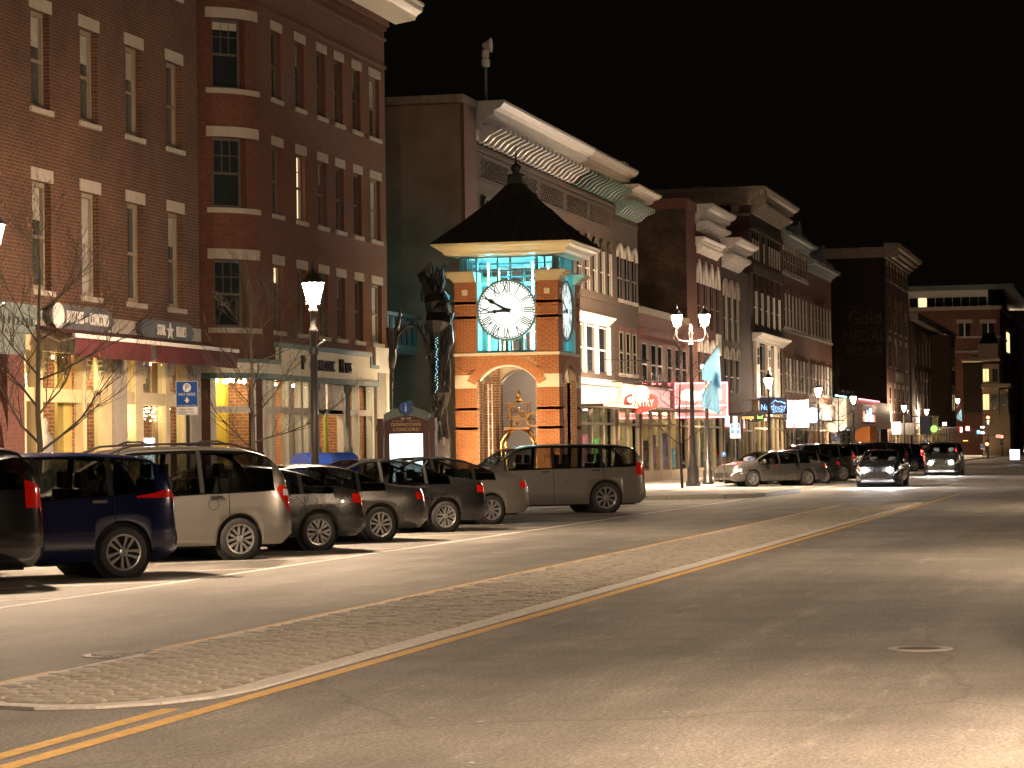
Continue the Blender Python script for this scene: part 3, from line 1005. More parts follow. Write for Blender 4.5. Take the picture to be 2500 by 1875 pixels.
awning(50.25, 54.5, 'left maroon awning, under the sign with the pale oval')
awning(54.75, 60.1, 'right maroon awning, under the sign with the star')
def plank_sign(x0, x1, z0, z1, label):
    t = thing('shop_sign', label, 'sign', ((x0 + x1) / 2, YF - .1, z0), 0, 'dark plank signs over the awnings')
    h = z1 - z0; e = .45
    P = [(x0, z0 + h * .5), (x0 + e * .35, z0 + h * .82), (x0 + e, z1), (x1 - e, z1), (x1 - e * .35, z0 + h * .82), (x1, z0 + h * .5), (x1 - e * .35, z0 + h * .18), (x1 - e, z0), (x0 + e, z0), (x0 + e * .35, z0 + h * .18)]
    MB().prism(P, lambda u, w, d: (u, d, w), YF - .12, YF - .2).build('board', 'signgrey', t)
    for k in (.07, .93):
        MB().box(x0 + (x1 - x0) * k - .03, x0 + (x1 - x0) * k + .03, YF - .12, YF - .035, z0 + .1, z1 - .1).build('spacer', 'black', t)
    return t
s1 = plank_sign(50.75, 54.3, 4.33, 4.83, 'dark plank sign with a pale oval and white lettering over the left awning')
MB().lathe([(.001, YF - .225), (.27, YF - .225), (.27, YF - .205), (.001, YF - .205)], (51.2, 0, 4.58), 20, 'y').xf(lambda x, y, z: (51.2 + (x - 51.2) * 1.1, y, z)).build('oval', 'white', s1)
text('BRITCHES', .36, 'white', s1, (52.1, YF - .21, 4.57), sx=.58, bold=.004)
text('OF', .17, 'white', s1, (52.72, YF - .21, 4.55), sx=.7)
text('CONCORD', .36, 'white', s1, (53.42, YF - .21, 4.57), sx=.58, bold=.004)
s2 = plank_sign(55.8, 59.3, 4.3, 4.74, 'dark plank sign with a white star between two words over the right awning')
text('STAR', .33, 'white', s2, (57.12, YF - .21, 4.51), sx=.66, bold=.004)
text('BELLIES', .33, 'white', s2, (58.4, YF - .21, 4.51), sx=.6, bold=.004)
st = MB()
P = []
for i in range(10):
    r = .2 if i % 2 == 0 else .085
    P.append((57.67 + r * 1.1 * math.sin(i * PI / 5), 4.51 + r * math.cos(i * PI / 5)))
st.prism(P, lambda u, w, d: (u, d, w), YF - .205, YF - .225).build('star', 'white', s2)
# ------------------------------------------------------------------ second brick building with a rounded corner
B = thing('brick_building', 'four-storey red brick building with a rounded corner, pale lintels and white-edged eaves', 'building', (70, YF, 0))
colsB = [(65.83, 66.6), (67.84, 68.6), (69.77, 70.54), (71.4, 72.16), (73.13, 73.9), (74.82, 75.86)]
rowsB = [(4.86, 6.6), (7.9, 9.7), (10.93, 12.72)]
holesB = [(a, b, c, d) for a, b in colsB for c, d in rowsB]
XB0, XB1, ZB = 64.9, 76.45, 14.62
wall(MB(), XB0, XB1, 4.0, ZB, YF, holesB).build('wall', 'brickB', B)
sd = MB()
sd.quad((XB1, YF, 0), (XB1, 36, 0), (XB1, 36, ZB), (XB1, YF, ZB))
sd.quad((63.3, 36, 0), (63.3, 23.6, 0), (63.3, 23.6, ZB), (63.3, 36, ZB))
sd.quad((63.3, 36, ZB), (63.3, 23.6, ZB), (XB1, YF, ZB), (XB1, 36, ZB))
sd.build('side_wall', 'brickB', B)
# rounded corner, radius 1.6 about (64.9, 23.6)
CR, CCX, CCY = 1.6, 64.9, 23.6
def cp(phi, r, z):
    return (CCX + r * math.cos(R(phi)), CCY + r * math.sin(R(phi)), z)
PW0, PW1 = -150, -116
rc = MB()
angs = [-180, -170, -160, PW0, PW1, -108, -99, -90]
zb = [0.0, 4.0] + [z for r_ in rowsB for z in r_] + [ZB]
for a, b in zip(angs[:-1], angs[1:]):
    for c, d in zip(zb[:-1], zb[1:]):
        if a == PW0 and (c, d) in rowsB:
            for ang in (a, b):
                p0, p1 = cp(ang, CR, c), cp(ang, CR, d)
                q0, q1 = cp(ang, CR - .24, c), cp(ang, CR - .24, d)
                rc.quad(p0, q0, q1, p1)
            rc.quad(cp(a, CR, d), cp(b, CR, d), cp(b, CR - .24, d), cp(a, CR - .24, d))
            continue
        if a == PW0 and d == 4.0:
            continue                 # open for the corner shop window
        n = 3 if a == PW0 else 1
        for k in range(n):
            a_, b_ = a + (b - a) * k / n, a + (b - a) * (k + 1) / n
            rc.quad(cp(a_, CR, c), cp(b_, CR, c), cp(b_, CR, d), cp(a_, CR, d))
rc.build('rounded_corner', 'brickB', B)
def arcbox(m_, a0, a1, r0, r1, z0, z1, n=8):
    for i in range(n):
        a, b = a0 + (a1 - a0) * i / n, a0 + (a1 - a0) * (i + 1) / n
        m_.add([cp(a, r0, z0), cp(b, r0, z0), cp(b, r1, z0), cp(a, r1, z0), cp(a, r0, z1), cp(b, r0, z1), cp(b, r1, z1), cp(a, r1, z1)],
               [(0, 1, 2, 3), (7, 6, 5, 4), (0, 4, 5, 1), (2, 6, 7, 3), (1, 5, 6, 2), (3, 7, 4, 0)])
    return m_
for i, (c, d) in enumerate(rowsB):
    f = MB()
    A0, A1 = Vector(cp(PW0, CR - .2, 0)), Vector(cp(PW1, CR - .2, 0))
    dv = A1 - A0
    nv = Vector((dv.y, -dv.x, 0)).normalized()
    def bar(u0, u1, z0, z1, t=.05, off=0):
        p0, p1 = A0 + dv * u0 + nv * off, A0 + dv * u1 + nv * off
        q = nv * -t
        f.add([(*p0.xy, z0), (*p1.xy, z0), (*(p1 + q).xy, z0), (*(p0 + q).xy, z0), (*p0.xy, z1), (*p1.xy, z1), (*(p1 + q).xy, z1), (*(p0 + q).xy, z1)],
              [(0, 1, 5, 4), (1, 2, 6, 5), (2, 3, 7, 6), (3, 0, 4, 7), (4, 5, 6, 7), (0, 3, 2, 1)])
    bar(0, .07, c, d); bar(.93, 1, c, d); bar(.07, .93, d - .07, d); bar(.07, .93, c, c + .09)
    zm = (c + d) / 2
    bar(.07, .93, zm - .03, zm + .03, .04, -.01)
    for u in (.36, .64):
        bar(u - .012, u + .012, zm, d - .07, .02, -.02)
    bar(.07, .93, (zm + d) / 2 - .012, (zm + d) / 2 + .012, .02, -.02)
    w = f.build('window', 'darkframe', B)
    f = MB(); bar(.05, .95, zm + .02, d - .05, .01, -.035); f.build('pane', 'pane', w)
    f = MB(); bar(.05, .95, c + .05, zm - .02, .01, -.035); f.build('pane', 'pane', w)
    if i == 2:
        f = MB(); bar(.08, .92, d - .27, d - .08, .004, -.022); f.build('blind', 'blind', w)
    f = MB(); bar(0, 1, c, d, .01, -.06); f.build('window_back', 'void', w)
    arcbox(MB(), -156, -97, CR - .02, CR + .03, d + .002, d + .26).build('lintel', 'limestone', w)
    arcbox(MB(), -156, -97, CR - .05, CR + .07, c - .13, c - .002).build('sill', 'limestone', w)
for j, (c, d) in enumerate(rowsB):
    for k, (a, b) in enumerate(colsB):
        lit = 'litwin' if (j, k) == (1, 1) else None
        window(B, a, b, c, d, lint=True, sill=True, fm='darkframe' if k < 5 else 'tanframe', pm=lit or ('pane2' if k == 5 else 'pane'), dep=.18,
               muntin=1 if lit else 0, lh=.24, fw=.06, over=.09, blind=(.22, 'litwin') if (j, k) == (0, 0) else (.92, 'curtain_green') if k == 5 and j < 2 else (.45, 'curtain_green') if k == 5 else (.3, 'curtain') if (j + k) % 3 == 0 else None)  # glow strip in the first lower window: a reflection painted as its blind
# brick belts and white eaves with gutter
for z, pj in ((13.12, .05), (13.95, .06)):
    MB().box(XB0, XB1 + .05, YF - pj, YF - .002, z, z + .09).build('belt_course', 'brickB', B)
    arcbox(MB(), -180, -90, CR - .02, CR + pj, z, z + .09).build('belt_course', 'brickB', B)
g = MB()
for i in range(90):
    xx = XB0 + .06 + i * .128
    g.box(xx, xx + .06, YF - .1, YF - .002, 14.24, 14.38)
g.build('dentil_course', 'brickB', B)
MB().box(XB0, XB1 + .1, YF - .14, YF - .003, 14.382, 14.56).build('belt_course', 'brickB', B)
ev = MB().prism([(0, 0), (-.62, .1), (-.66, .2), (-.72, .26), (-.85, .34), (-.88, .56), (0, .6)], lambda u, w, d: (d, YF - .15 + u, 14.57 + w), 62.5, XB1 + .75)
ev.build('eaves', 'white_trim', B)
MB().tube([(62.5, YF - 1.0, 15.12), (XB1 + .75, YF - 1.0, 15.12)], .07, 8).build('gutter', 'white_trim', B)
# sign band
sb = MB()
sb.box(65.9, 74.15, YF - .12, YF - .0, 3.72, 4.42).box(XB0, 65.9, YF - .12, YF, 3.72, 3.98).box(74.15, 74.95, YF - .12, YF, 3.72, 4.1)
arcbox(sb, -176, -90, CR, CR + .12, 3.72, 3.98)
sb.build('sign_band', plain('cream_sign_board', (.8, .75, .6), .6, var=.04), B)
tt = MB()
tt.box(65.8, 74.25, YF - .16, YF + .0, 4.423, 4.55).box(65.79, 65.9, YF - .16, YF - .121, 3.985, 4.42).box(74.15, 74.26, YF - .16, YF - .121, 4.103, 4.42).box(74.26, 75.0, YF - .16, YF, 4.103, 4.2).box(XB0, 65.79, YF - .16, YF, 3.985, 4.08)
tt.box(XB0, 75.0, YF - .18, YF, 3.58, 3.717)
arcbox(tt, -178, -90, CR, CR + .18, 3.58, 3.717)
arcbox(tt, -178, -90, CR, CR + .16, 3.985, 4.08)
tt.build('sign_band_trim', 'teal_trim', B)
bs = thing('sign_letters', 'raised dark metal lettering on the cream sign band of the rounded-corner building', 'sign', (70, YF - .13, 4.0))
text('P', .55, 'bronze', bs, (67.75, YF - .16, 4.06), extrude=.04, sx=.8)
text('OMPANOOSUC', .42, 'bronze', bs, (69.45, YF - .16, 4.03), extrude=.04, sx=.72)
text('M', .55, 'bronze', bs, (71.2, YF - .16, 4.06), extrude=.04, sx=.75)
text('ILLS', .42, 'bronze', bs, (71.85, YF - .16, 4.03), extrude=.04, sx=.72)
# shop front below: corner entrance, glazed bays, panels, column pair
MB().box(75.0, 75.35, YF - .06, YF + .3, .13, 3.62).build('corner_pilaster', 'limestone', B)
MB().box(75.36, 76.44, YF - .02, YF + .3, .13, 4.0).build('corner_pier', 'concrete', B)
MB().box(76.1, 76.46, YF - .04, YF - .022, .13, 4.0).build('white_edge', 'white_trim', B)
MB().box(75.0, 76.46, YF - .05, YF + .0, 4.0, 4.75).xf(lambda x, y, z: (x, y, z)).build('white_block', 'white_trim', B)
def sposts(lst, mat, z0=.13, z1=3.58, y0=YF + .02, y1=YF + .2):
    for a, b in lst:
        MB().box(a, b, y0, y1, z0, z1).build('shop_post', mat, B)
sposts([(64.9, 65.1), (65.6, 65.85), (67.0, 67.3), (68.05, 68.25), (68.7, 68.95), (71.9, 72.2), (73.35, 73.5), (74.8, 74.99)], 'white_trim')
MB().box(64.9, 74.98, YF + .03, YF + .19, 2.72, 2.88).build('transom_rail', 'white_trim', B)
MB().box(64.9, 74.98, YF + .03, YF + .19, .13, .6).build('stall_riser', 'white_trim', B)
for a, b in ((65.11, 65.59), (65.86, 66.99), (67.31, 68.04), (68.26, 68.69), (72.21, 73.34), (73.51, 74.79)):
    for c, d in ((.61, 2.71), (2.89, 3.57)):
        MB().box(a, b, YF + .1, YF + .11, c, d).build('shop_pane', 'glass', B)
for a, b in ((68.96, 70.3), (70.5, 71.88)):
    pn = MB().box(a, b, YF + .03, YF + .09, 2.75, 3.57)
    pn.box(a + .1, b - .1, YF + .0, YF + .03, 2.85, 3.47)
    pn.build('white_panel', 'white_trim', B)
MB().box(69.1, 71.3, YF + .75, YF + .8, .13, 2.72).build('entrance_curtain', plain('cream_curtain', (.75, .66, .48), .7, var=.15, scale=5), B)
for xx in (68.9, 71.85):
    MB().lathe([(.13, .13), (.13, .3), (.08, .4), (.08, 1.6), (.12, 1.65), (.12, 1.8), (.075, 1.85), (.07, 3.3), (.12, 3.4), (.12, 3.56)], (xx, YF - .14, 0), 10).build('iron_column', 'ash_trim', B, True)
shop_room(B, 65.0, 74.9, 3.56, depth=2.0, rows=1, back='brickIn', lamp='warmlamp', walls='brickIn')
for a, b, mt in ((65.2, 66.4, plain('yellow_wall', (.72, .56, .1), .7)), (67.4, 68.0, 'brickIn'), (73.0, 73.3, plain('olive_wall', (.3, .32, .06), .7)), (74.3, 74.7, plain('olive_wall', (.3, .32, .06), .7))):
    MB().box(a, b, YF + .9, YF + .96, .16, 3.5).build('display_panel', mt, B)
# corner shop windows
cw = MB()
for a, b in ((-178, -170), (-155, -150), (-113, -108), (-93, -90)):
    arcbox(cw, a, b, CR - .02, CR + .05, .13, 3.58, 1)
arcbox(cw, -150, -113, CR - .02, CR + .04, 2.72, 2.88, 3)
cw.build('corner_shop_frame', 'white_trim', B)
for s_ in (.25, .75):
    p = cp(PW0 + (PW1 - PW0) * s_, CR + .12, 3.5)
    MB().sphere(p, .06).build('soffit_lamp', 'warmlamp', B)
pl = MB(); pl.v = []
for z0_, z1_ in ((.6, 2.7), (2.9, 3.56)):
    for k in range(4):
        a, b = -150 + 37 * k / 4, -150 + 37 * (k + 1) / 4
        pl.quad(cp(a, CR + .012, z0_), cp(b, CR + .012, z0_), cp(b, CR + .012, z1_), cp(a, CR + .012, z1_))
pl.build('corner_shop_pane', 'glass', B)
yw = MB()
for k in range(6):
    a, b = -176 + 86 * k / 6, -176 + 86 * (k + 1) / 6
    yw.quad(cp(a, CR - .95, .15), cp(b, CR - .95, .15), cp(b, CR - .95, 3.6), cp(a, CR - .95, 3.6))
    yw.quad(cp(a, CR - .95, 3.6), cp(b, CR - .95, 3.6), cp(b, CR - .01, 3.6), cp(a, CR - .01, 3.6))
    yw.quad(cp(a, CR - .95, .15), cp(b, CR - .95, .15), cp(b, CR - .01, .15), cp(a, CR - .01, .15))
yw.build('corner_shop_wall', plain('yellow_corner_wall', (.75, .56, .08), .7, var=.08), B)
for ph, rq in ((-145, CR - .5), (-122, CR - .5), (-133, CR - .25)):
    p = cp(ph, rq, 3.5)
    MB().lathe([(.07, 3.5), (.07, 3.58)], (p[0], p[1], 0), 10).build('ceiling_spot', 'warmlamp', B)
p = cp(-135, CR - .55, 0)
MB().lathe([(.12, .16), (.12, .2), (.02, .24), (.02, 1.5), (.16, 1.52), (.1, 1.8)], (p[0], p[1], 0), 12).build('floor_lamp', 'limestone', B, True)
p = cp(-122, CR - .6, 0)
MB().box(p[0] - .2, p[0] + .2, p[1] - .2, p[1] + .2, .16, 1.3).build('display_cabinet', 'wood', B)
goods(B, 65.4, 68.4, 4)
goods(B, 72.3, 74.6, 4)
# sun-shaped wall ornament in the entrance
sn = thing('sunburst_ornament', 'wooden sunburst mirror hanging before the pale entrance curtain', 'ornament', (70.45, YF + .6, 1.95))
o = MB().lathe([(.001, 0), (.27, 0), (.27, .04), (.22, .05), (.001, .05)], (70.45, YF + .55, 1.95), 20, 'y'); o.build('mirror', 'wood', sn)
for k in range(12):
    a = k * PI / 6 + .2
    c_, s_ = math.cos(a), math.sin(a)
    P = [(70.45 + r * 1.55 * c_ - w_ * s_, 1.95 + r * s_ + w_ * c_) for r, w_ in ((.26, -.035), (.6, -.05), (.6, .05), (.26, .035))]
    MB().prism(P, lambda u, w, d: (u, d, w), YF + .55, YF + .58).build('ray', 'wood', sn)

# ------------------------------------------------------------------ clock tower
TX, TY, TH = 80.63, 18.97, 1.63
T = thing('clock_tower', 'brick clock tower with glazed cyan-lit top, backlit dial and dark pyramid roof', 'clock tower', (TX, TY, 0))
def side_fn(k):
    """local (u to the right seen from outside, n outward, z) -> world, for the four sides"""
    c = [(-1, 0), (0, -1), (1, 0), (0, 1)][k]          # outward normals: -X, -Y, +X, +Y
    r = [(0, -1), (1, 0), (0, 1), (-1, 0)][k]
    return lambda u, n, z: (TX + r[0] * u + c[0] * n, TY + r[1] * u + c[1] * n, z)
bricks = []                          # (side, u0, u1, z0, z1)
BH, BL, JT = .074, .213, .011
AR, AZ, AW = 1.115, 3.165, .94       # arch: radius, centre height, half width
GRO = (2.31, 2.97, 5.73, 6.16)
def lay(u0, u1, z0, z1, k, keep=None):
    n = int(round((z1 - z0) / BH)); h = (z1 - z0) / n
    for j in range(n):
        za, zb_ = z0 + j * h, z0 + (j + 1) * h
        if any(za < g_ <= zb_ for g_ in GRO):
            continue
        u = u0 - (BL / 2 if j % 2 else 0)
        while u < u1 - .02:
            a, b = max(u, u0), min(u + BL, u1)
            if b - a > .03 and (keep is None or keep((a + b) / 2, (za + zb_) / 2)):
                bricks.append((k, a + JT / 2, b - JT / 2, za + JT / 2, zb_ - JT / 2))
            u += BL
core = MB()
def sbox(m_, fn, u0, u1, n0, n1, z0, z1):
    P = [fn(u, n, z) for z in (z0, z1) for u, n in ((u0, n0), (u1, n0), (u1, n1), (u0, n1))]
    return m_.add(P, [(0, 1, 2, 3), (7, 6, 5, 4), (0, 4, 5, 1), (1, 5, 6, 2), (2, 6, 7, 3), (3, 7, 4, 0)])
for k in range(4):
    fn = side_fn(k)
    for s in (-1, 1):
        a, b = sorted((s * AW, s * TH))
        lay(a, b, 0, 3.57, k)
        lay(a, b, 4.65, 6.83, k)
        a2, b2 = sorted((s * AW, s * (TH - .012)))
        sbox(core, fn, a2, b2, TH - .7, TH - .012, 0, 6.83)
    lay(-TH, TH, 3.98, 4.555, k, keep=lambda u, z: math.hypot(u, z - AZ) > AR + .31)
    # spandrel core over the arch
    pts = [(AW * -1, 4.555)] + [(AR * math.sin(t), AZ + AR * math.cos(t)) for t in [(-1 + i / 8) * math.asin(AW / AR) for i in range(17)]] + [(AW, 4.555)]
    core.prism(pts, lambda u, w, d: fn(u, d, w), TH - .5, TH - .012)
core.build('mortar_core', 'mortar', T)
front = [b for b in bricks if b[0] == 0 and b[3] > 1.7]
rest = [b for b in bricks if not (b[0] == 0 and b[3] > 1.7)]
front.sort(key=lambda b: -(b[2] - b[1]))
rest += front[300:]
shared = {}
nrm = side_fn(0)
for (k, u0, u1, z0, z1) in front[:300]:
    key = (round(u1 - u0, 3), round(z1 - z0, 3))
    if key not in shared:
        L_, H_ = key
        e = .004
        mb = MB()
        pts0 = [(0, -L_ / 2, -H_ / 2), (0, L_ / 2, -H_ / 2), (0, L_ / 2, H_ / 2), (0, -L_ / 2, H_ / 2)]
        pts1 = [(-.014, -L_ / 2 + e, -H_ / 2 + e), (-.014, L_ / 2 - e, -H_ / 2 + e), (-.014, L_ / 2 - e, H_ / 2 - e), (-.014, -L_ / 2 + e, H_ / 2 - e)]
        mb.add(pts0 + pts1, [(4, 7, 6, 5), (0, 4, 5, 1), (1, 5, 6, 2), (2, 6, 7, 3), (3, 7, 4, 0)])
        shared[key] = mb.mesh('brick', 'brickT')
    o = bpy.data.objects.new('brick', shared[key]); col.objects.link(o); o.parent = T
    p = nrm((u0 + u1) / 2, TH - .012 + rnd.uniform(-.003, .003), (z0 + z1) / 2)
    o.location = (p[0] - TX, p[1] - TY, p[2])
st = MB()
for (k, u0, u1, z0, z1) in rest:
    fn = side_fn(k); j = rnd.uniform(-.003, .003)
    sbox(st, fn, u0, u1, TH - .02, TH + .002 + j, z0, z1)
o = st.build('brick_field', 'brickT', T); o['kind'] = 'stuff'
# arch rings of soldier bricks, stones, ledge, caps
th = math.asin((AW + .01) / AR)
for k in range(2):
    fn = side_fn(k)
    for rr in range(1):
        n = 31
        for i in range(n):
            t0, t1 = -th * 1.08 + 2 * th * 1.08 * (i + .05) / n, -th * 1.08 + 2 * th * 1.08 * (i + .95) / n
            P = [(r * math.sin(t), AZ + r * math.cos(t)) for r, t in ((AR, t0), (AR + .29, t0), (AR + .29, t1), (AR, t1))]
            MB().prism(P, lambda u, w, d: fn(u, d, w), TH - .02, TH + .012).build('voussoir', 'brickT', T)
for k in range(4):
    fn = side_fn(k)
    for s in (-1, 1):
        a, b = sorted((s * (AW + .06), s * (TH + .006)))
        oe = TH + .006 if k % 2 == 0 else TH - .003
        P = [(s * oe, 3.575), (s * AW, 3.575), (s * AW, 3.78), (s * 1.16, 3.978), (s * oe, 3.978)]
        MB().prism(P, lambda u, w, d: fn(u, d, w), TH - .3, TH + .006 + .001 * k).build('impost_stone', 'creamstone', T)
        # square stone tile high on each pier
        c_ = s * 1.29
        sbox(MB(), fn, c_ - .085, c_ + .085, TH - .01, TH + .015, 6.42, 6.59).build('stone_tile', 'creamstone', T)
    e_ = TH + (.03 if k % 2 == 0 else .02)
    sbox(MB(), fn, -e_, e_, TH - .2, TH + .03 + .001 * k, 4.56, 4.648).build('stone_ledge', 'creamstone', T)
# capitals on the four piers
for sx in (-1, 1):
    for sy in (-1, 1):
        m_ = MB()
        x_in, y_in = TX + sx * (AW - .0), TY + sy * (AW - .0)
        for z0, z1, o_ in ((6.83, 6.9, .04), (6.9, 6.97, .1), (6.97, 7.05, .2), (7.05, 7.14, .3)):
            xo, yo = TX + sx * (TH + o_), TY + sy * (TH + o_)
            m_.box(min(x_in, xo), max(x_in, xo), min(y_in, yo), max(y_in, yo), z0, z1 - .002)
        m_.build('pier_capital', 'goldtrim', T)
# glazed lantern storey: frame, panes, lamps, dials
G = TH - .16
fr = MB()
for k in range(4):
    fn = side_fn(k)
    for u in (-AW, AW):
        sbox(fr, fn, u - .03, u + .03, TH - .26, TH - .1, 4.66, 7.6)
    for u in (-.28, .12):
        sbox(fr, fn, u - .025, u + .025, G - .05, G + .03, 6.6, 7.6)
        sbox(fr, fn, u - .025, u + .025, G - .05, G + .03, 4.7, 5.2)
    sbox(fr, fn, -AW, AW, G - .05, G + .05, 4.66, 4.72)
    for z in (7.14, 7.56):
        sbox(fr, fn, -G, G, G - .05, G + .025, z, z + .05)
    for u in (-G + .02, -1.2, 1.2, G - .02):
        sbox(fr, fn, u - .02, u + .02, G - .04, G + .02, 7.19, 7.56)
fr.build('lantern_frame', 'teal_trim', T)
for k in range(4):
    fn = side_fn(k)
    for a, b in ((-AW + .03, -.305), (-.255, .095), (.145, AW - .03)):
        P = [fn(a, G, 4.73), fn(b, G, 4.73), fn(b, G, 7.13), fn(a, G, 7.13)]
        MB().quad(*P).build('lantern_pane', 'glass', T)
    MB().quad(fn(-G, G, 7.2), fn(G, G, 7.2), fn(G, G, 7.55), fn(-G, G, 7.55)).build('lantern_pane', 'glass', T)
# inner steelwork that shows through the glass
iw = MB()
for z in (6.75, 7.3):
    for d in (-.5, .5):
        iw.box(TX - 1.3, TX + 1.3, TY + d - .03, TY + d + .03, z, z + .06)
        iw.box(TX + d - .03, TX + d + .03, TY - 1.3, TY + 1.3, z + .062, z + .12)
iw.build('inner_steelwork', plain('pale_steel', (.5, .55, .55), .5), T)
MB().box(TX - 1.5, TX + 1.5, TY - 1.5, TY + 1.5, 4.57, 4.655).build('upper_floor', 'white_trim', T)
MB().box(TX - 1.6, TX + 1.6, TY - 1.6, TY + 1.6, 7.605, 7.63).build('lantern_ceiling', 'white_trim', T)
for dx, dy in ((-.95, -.7), (-.95, .7), (.8, -.8), (.8, .8)):
    MB().tube([(TX + dx, TY + dy, 4.75), (TX + dx, TY + dy, 7.45)], .025, 6).build('cyan_lamp_tube', 'cyanlamp', T)
def dial(k):
    fn = side_fn(k)
    zc, r = 5.95, .92
    n0 = TH - .1
    def disc(r0, r1, a, b, name, mat, n=64):
        m_ = MB()
        for i in range(n):
            t0, t1 = 2 * PI * i / n, 2 * PI * (i + 1) / n
            if r0 == 0:
                m_.add([fn(0, b, zc), fn(r1 * math.sin(t0), b, zc + r1 * math.cos(t0)), fn(r1 * math.sin(t1), b, zc + r1 * math.cos(t1))], [(0, 1, 2)])
            else:
                P = [(r0, t0), (r1, t0), (r1, t1), (r0, t1)]
                Q = [fn(q * math.sin(t), d, zc + q * math.cos(t)) for d in (a, b) for q, t in P]
                m_.add(Q, [(4, 5, 6, 7), (1, 2, 6, 5), (3, 0, 4, 7)])
        return m_.build(name, mat, T)
    d = disc(0, r - .01, n0, n0, 'dial', 'dial')
    disc(r - .03, r + .03, n0 - .06, n0 + .035, 'dial_rim', 'teal_trim')
    for ra, rb in ((.83, .846), (.882, .902), (.486, .505)):
        disc(ra, rb, n0, n0 + .006, 'dial_ring', 'black')
    mk = MB()
    for i in range(60):
        t = 2 * PI * i / 60
        w_ = .022 if i % 5 == 0 else .012
        c_, s_ = math.cos(t), math.sin(t)
        P = [(q * s_ + w * c_, zc + q * c_ - w * s_) for q, w in ((.845, -w_), (.89, -w_), (.89, w_), (.845, w_))]
        mk.prism(P, lambda u, w, dd: fn(u, dd, w), n0 + .001, n0 + .006)
    mk.build('minute_marks', 'black', T)['kind'] = 'stuff'
    nums = ['XII', 'I', 'II', 'III', 'IIII', 'V', 'VI', 'VII', 'VIII', 'IX', 'X', 'XI']
    for i, s in enumerate(nums):
        t = 2 * PI * i / 12
        p = fn(.667 * math.sin(t), n0 + .004, zc + .667 * math.cos(t))
        text(s, .42, 'black', T, p, '-x' if k == 0 else '-y', .002, .52, 'numeral', tilt=-t, bold=.007)
    def hand(t, L, w, name):
        c_, s_ = math.cos(t), math.sin(t)
        pr = [(-.14, w * .5), (.0, w), (L * .5, w * .62), (L * .62, w * 1.25), (L * .72, w * .5), (L, .006), (L, -.006), (L * .72, -w * .5), (L * .62, -w * 1.25), (L * .5, -w * .62), (0, -w), (-.14, -w * .5)]
        MB().prism([(q * s_ + v * c_, zc + q * c_ - v * s_) for q, v in pr], lambda u, w_, dd: fn(u, dd, w_), n0 + .015, n0 + .028).build(name, 'black', T)
    hand(2 * PI * 50 / 60, .84, .045, 'minute_hand')
    hand(2 * PI * (8.80 / 12), .62, .055, 'hour_hand')
    hubm = MB()
    hubm.lathe([(.001, 0), (.07, 0), (.07, .04), (.001, .04)], (0, 0, 0), 14)
    hubm.xf(lambda x, y, z: fn(x, n0 + .01 + z, zc + y)).build('hand_hub', 'black', T)
dial(0)
dial(1)
# eaves, roof with seams, finial
E0 = TH + .12
pf = [(0, .0), (.12, .03), (.16, .12), (.3, .2), (.36, .26), (.44, .29), (.46, .36), (.0, .36)]
ev = MB()
for k in range(4):
    fn = side_fn(k)
    for (a, za), (b, zb_) in zip(pf[:-1], pf[1:]):
        ra, rb = E0 + a, E0 + b
        ev.quad(fn(-ra, ra, 7.63 + za), fn(ra, ra, 7.63 + za), fn(rb, rb, 7.63 + zb_), fn(-rb, rb, 7.63 + zb_))
ev.quad((TX - E0, TY - E0, 7.632), (TX - E0, TY + E0, 7.632), (TX + E0, TY + E0, 7.632), (TX + E0, TY - E0, 7.632))
ev.build('eaves', 'goldtrim', T)
rf = MB()
RE, RT = E0 + .5, .24
ap = [(RE, 7.985), (RE * .62, 8.72), (RE * .3, 9.42), (RT, 9.95), (RT * .95, 10.18)]
for k in range(4):
    fn = side_fn(k)
    for (a, za), (b, zb_) in zip(ap[:-1], ap[1:]):
        rf.quad(fn(-a, a, za), fn(a, a, za), fn(b, b, zb_), fn(-b, b, zb_))
roof = rf.build('roof', 'roofmetal', T)
for k in range(2):
    fn = side_fn(k)
    for i in range(-5, 6):
        u = i * .4
        # seam runs up the slope until it meets the hip
        zt = None
        pts = []
        for (a, za), (b, zb_) in zip(ap[:3], ap[1:4]):
            for q in (0, .25, .5, .75, 1):
                r_, z_ = a + (b - a) * q, za + (zb_ - za) * q
                if r_ > abs(u) + .02:
                    pts.append(fn(u, r_ + .012, z_ + .012))
        if len(pts) > 1:
            MB().tube(pts, .014, 4).build('roof_seam', 'roofmetal', roof)
MB().lathe([(.3, 10.18), (.3, 10.24), (.16, 10.27), (.1, 10.32), (.15, 10.38), (.17, 10.46), (.14, 10.54), (.05, 10.6), (.03, 10.75), (.012, 11.1), (.004, 11.42)], (TX, TY, 0), 14).build('finial', 'roofmetal', roof, True)
# arch glazing with white mullions
for k in range(4):
    fn = side_fn(k)
    m_ = MB()
    for i in range(16):
        t0, t1 = -th + 2 * th * i / 16, -th + 2 * th * (i + 1) / 16
        P = [(r * math.sin(t), AZ + r * math.cos(t)) for r, t in ((AR - .05, t0), (AR + .002, t0), (AR + .002, t1), (AR - .05, t1))]
        m_.prism(P, lambda u, w, d: fn(u, d, w), TH - .3, TH - .2)
    for s in (-1, 1):
        a, b = sorted((s * AW, s * (AW - .05)))
        sbox(m_, fn, a, b, TH - .3, TH - .2, .13, 3.8)
    if k == 1:
        for u in (-.06, .06):
            sbox(m_, fn, u - .02, u + .02, TH - .3, TH - .22, .13, 4.25)
    m_.build('arch_frame', 'white_trim', T)
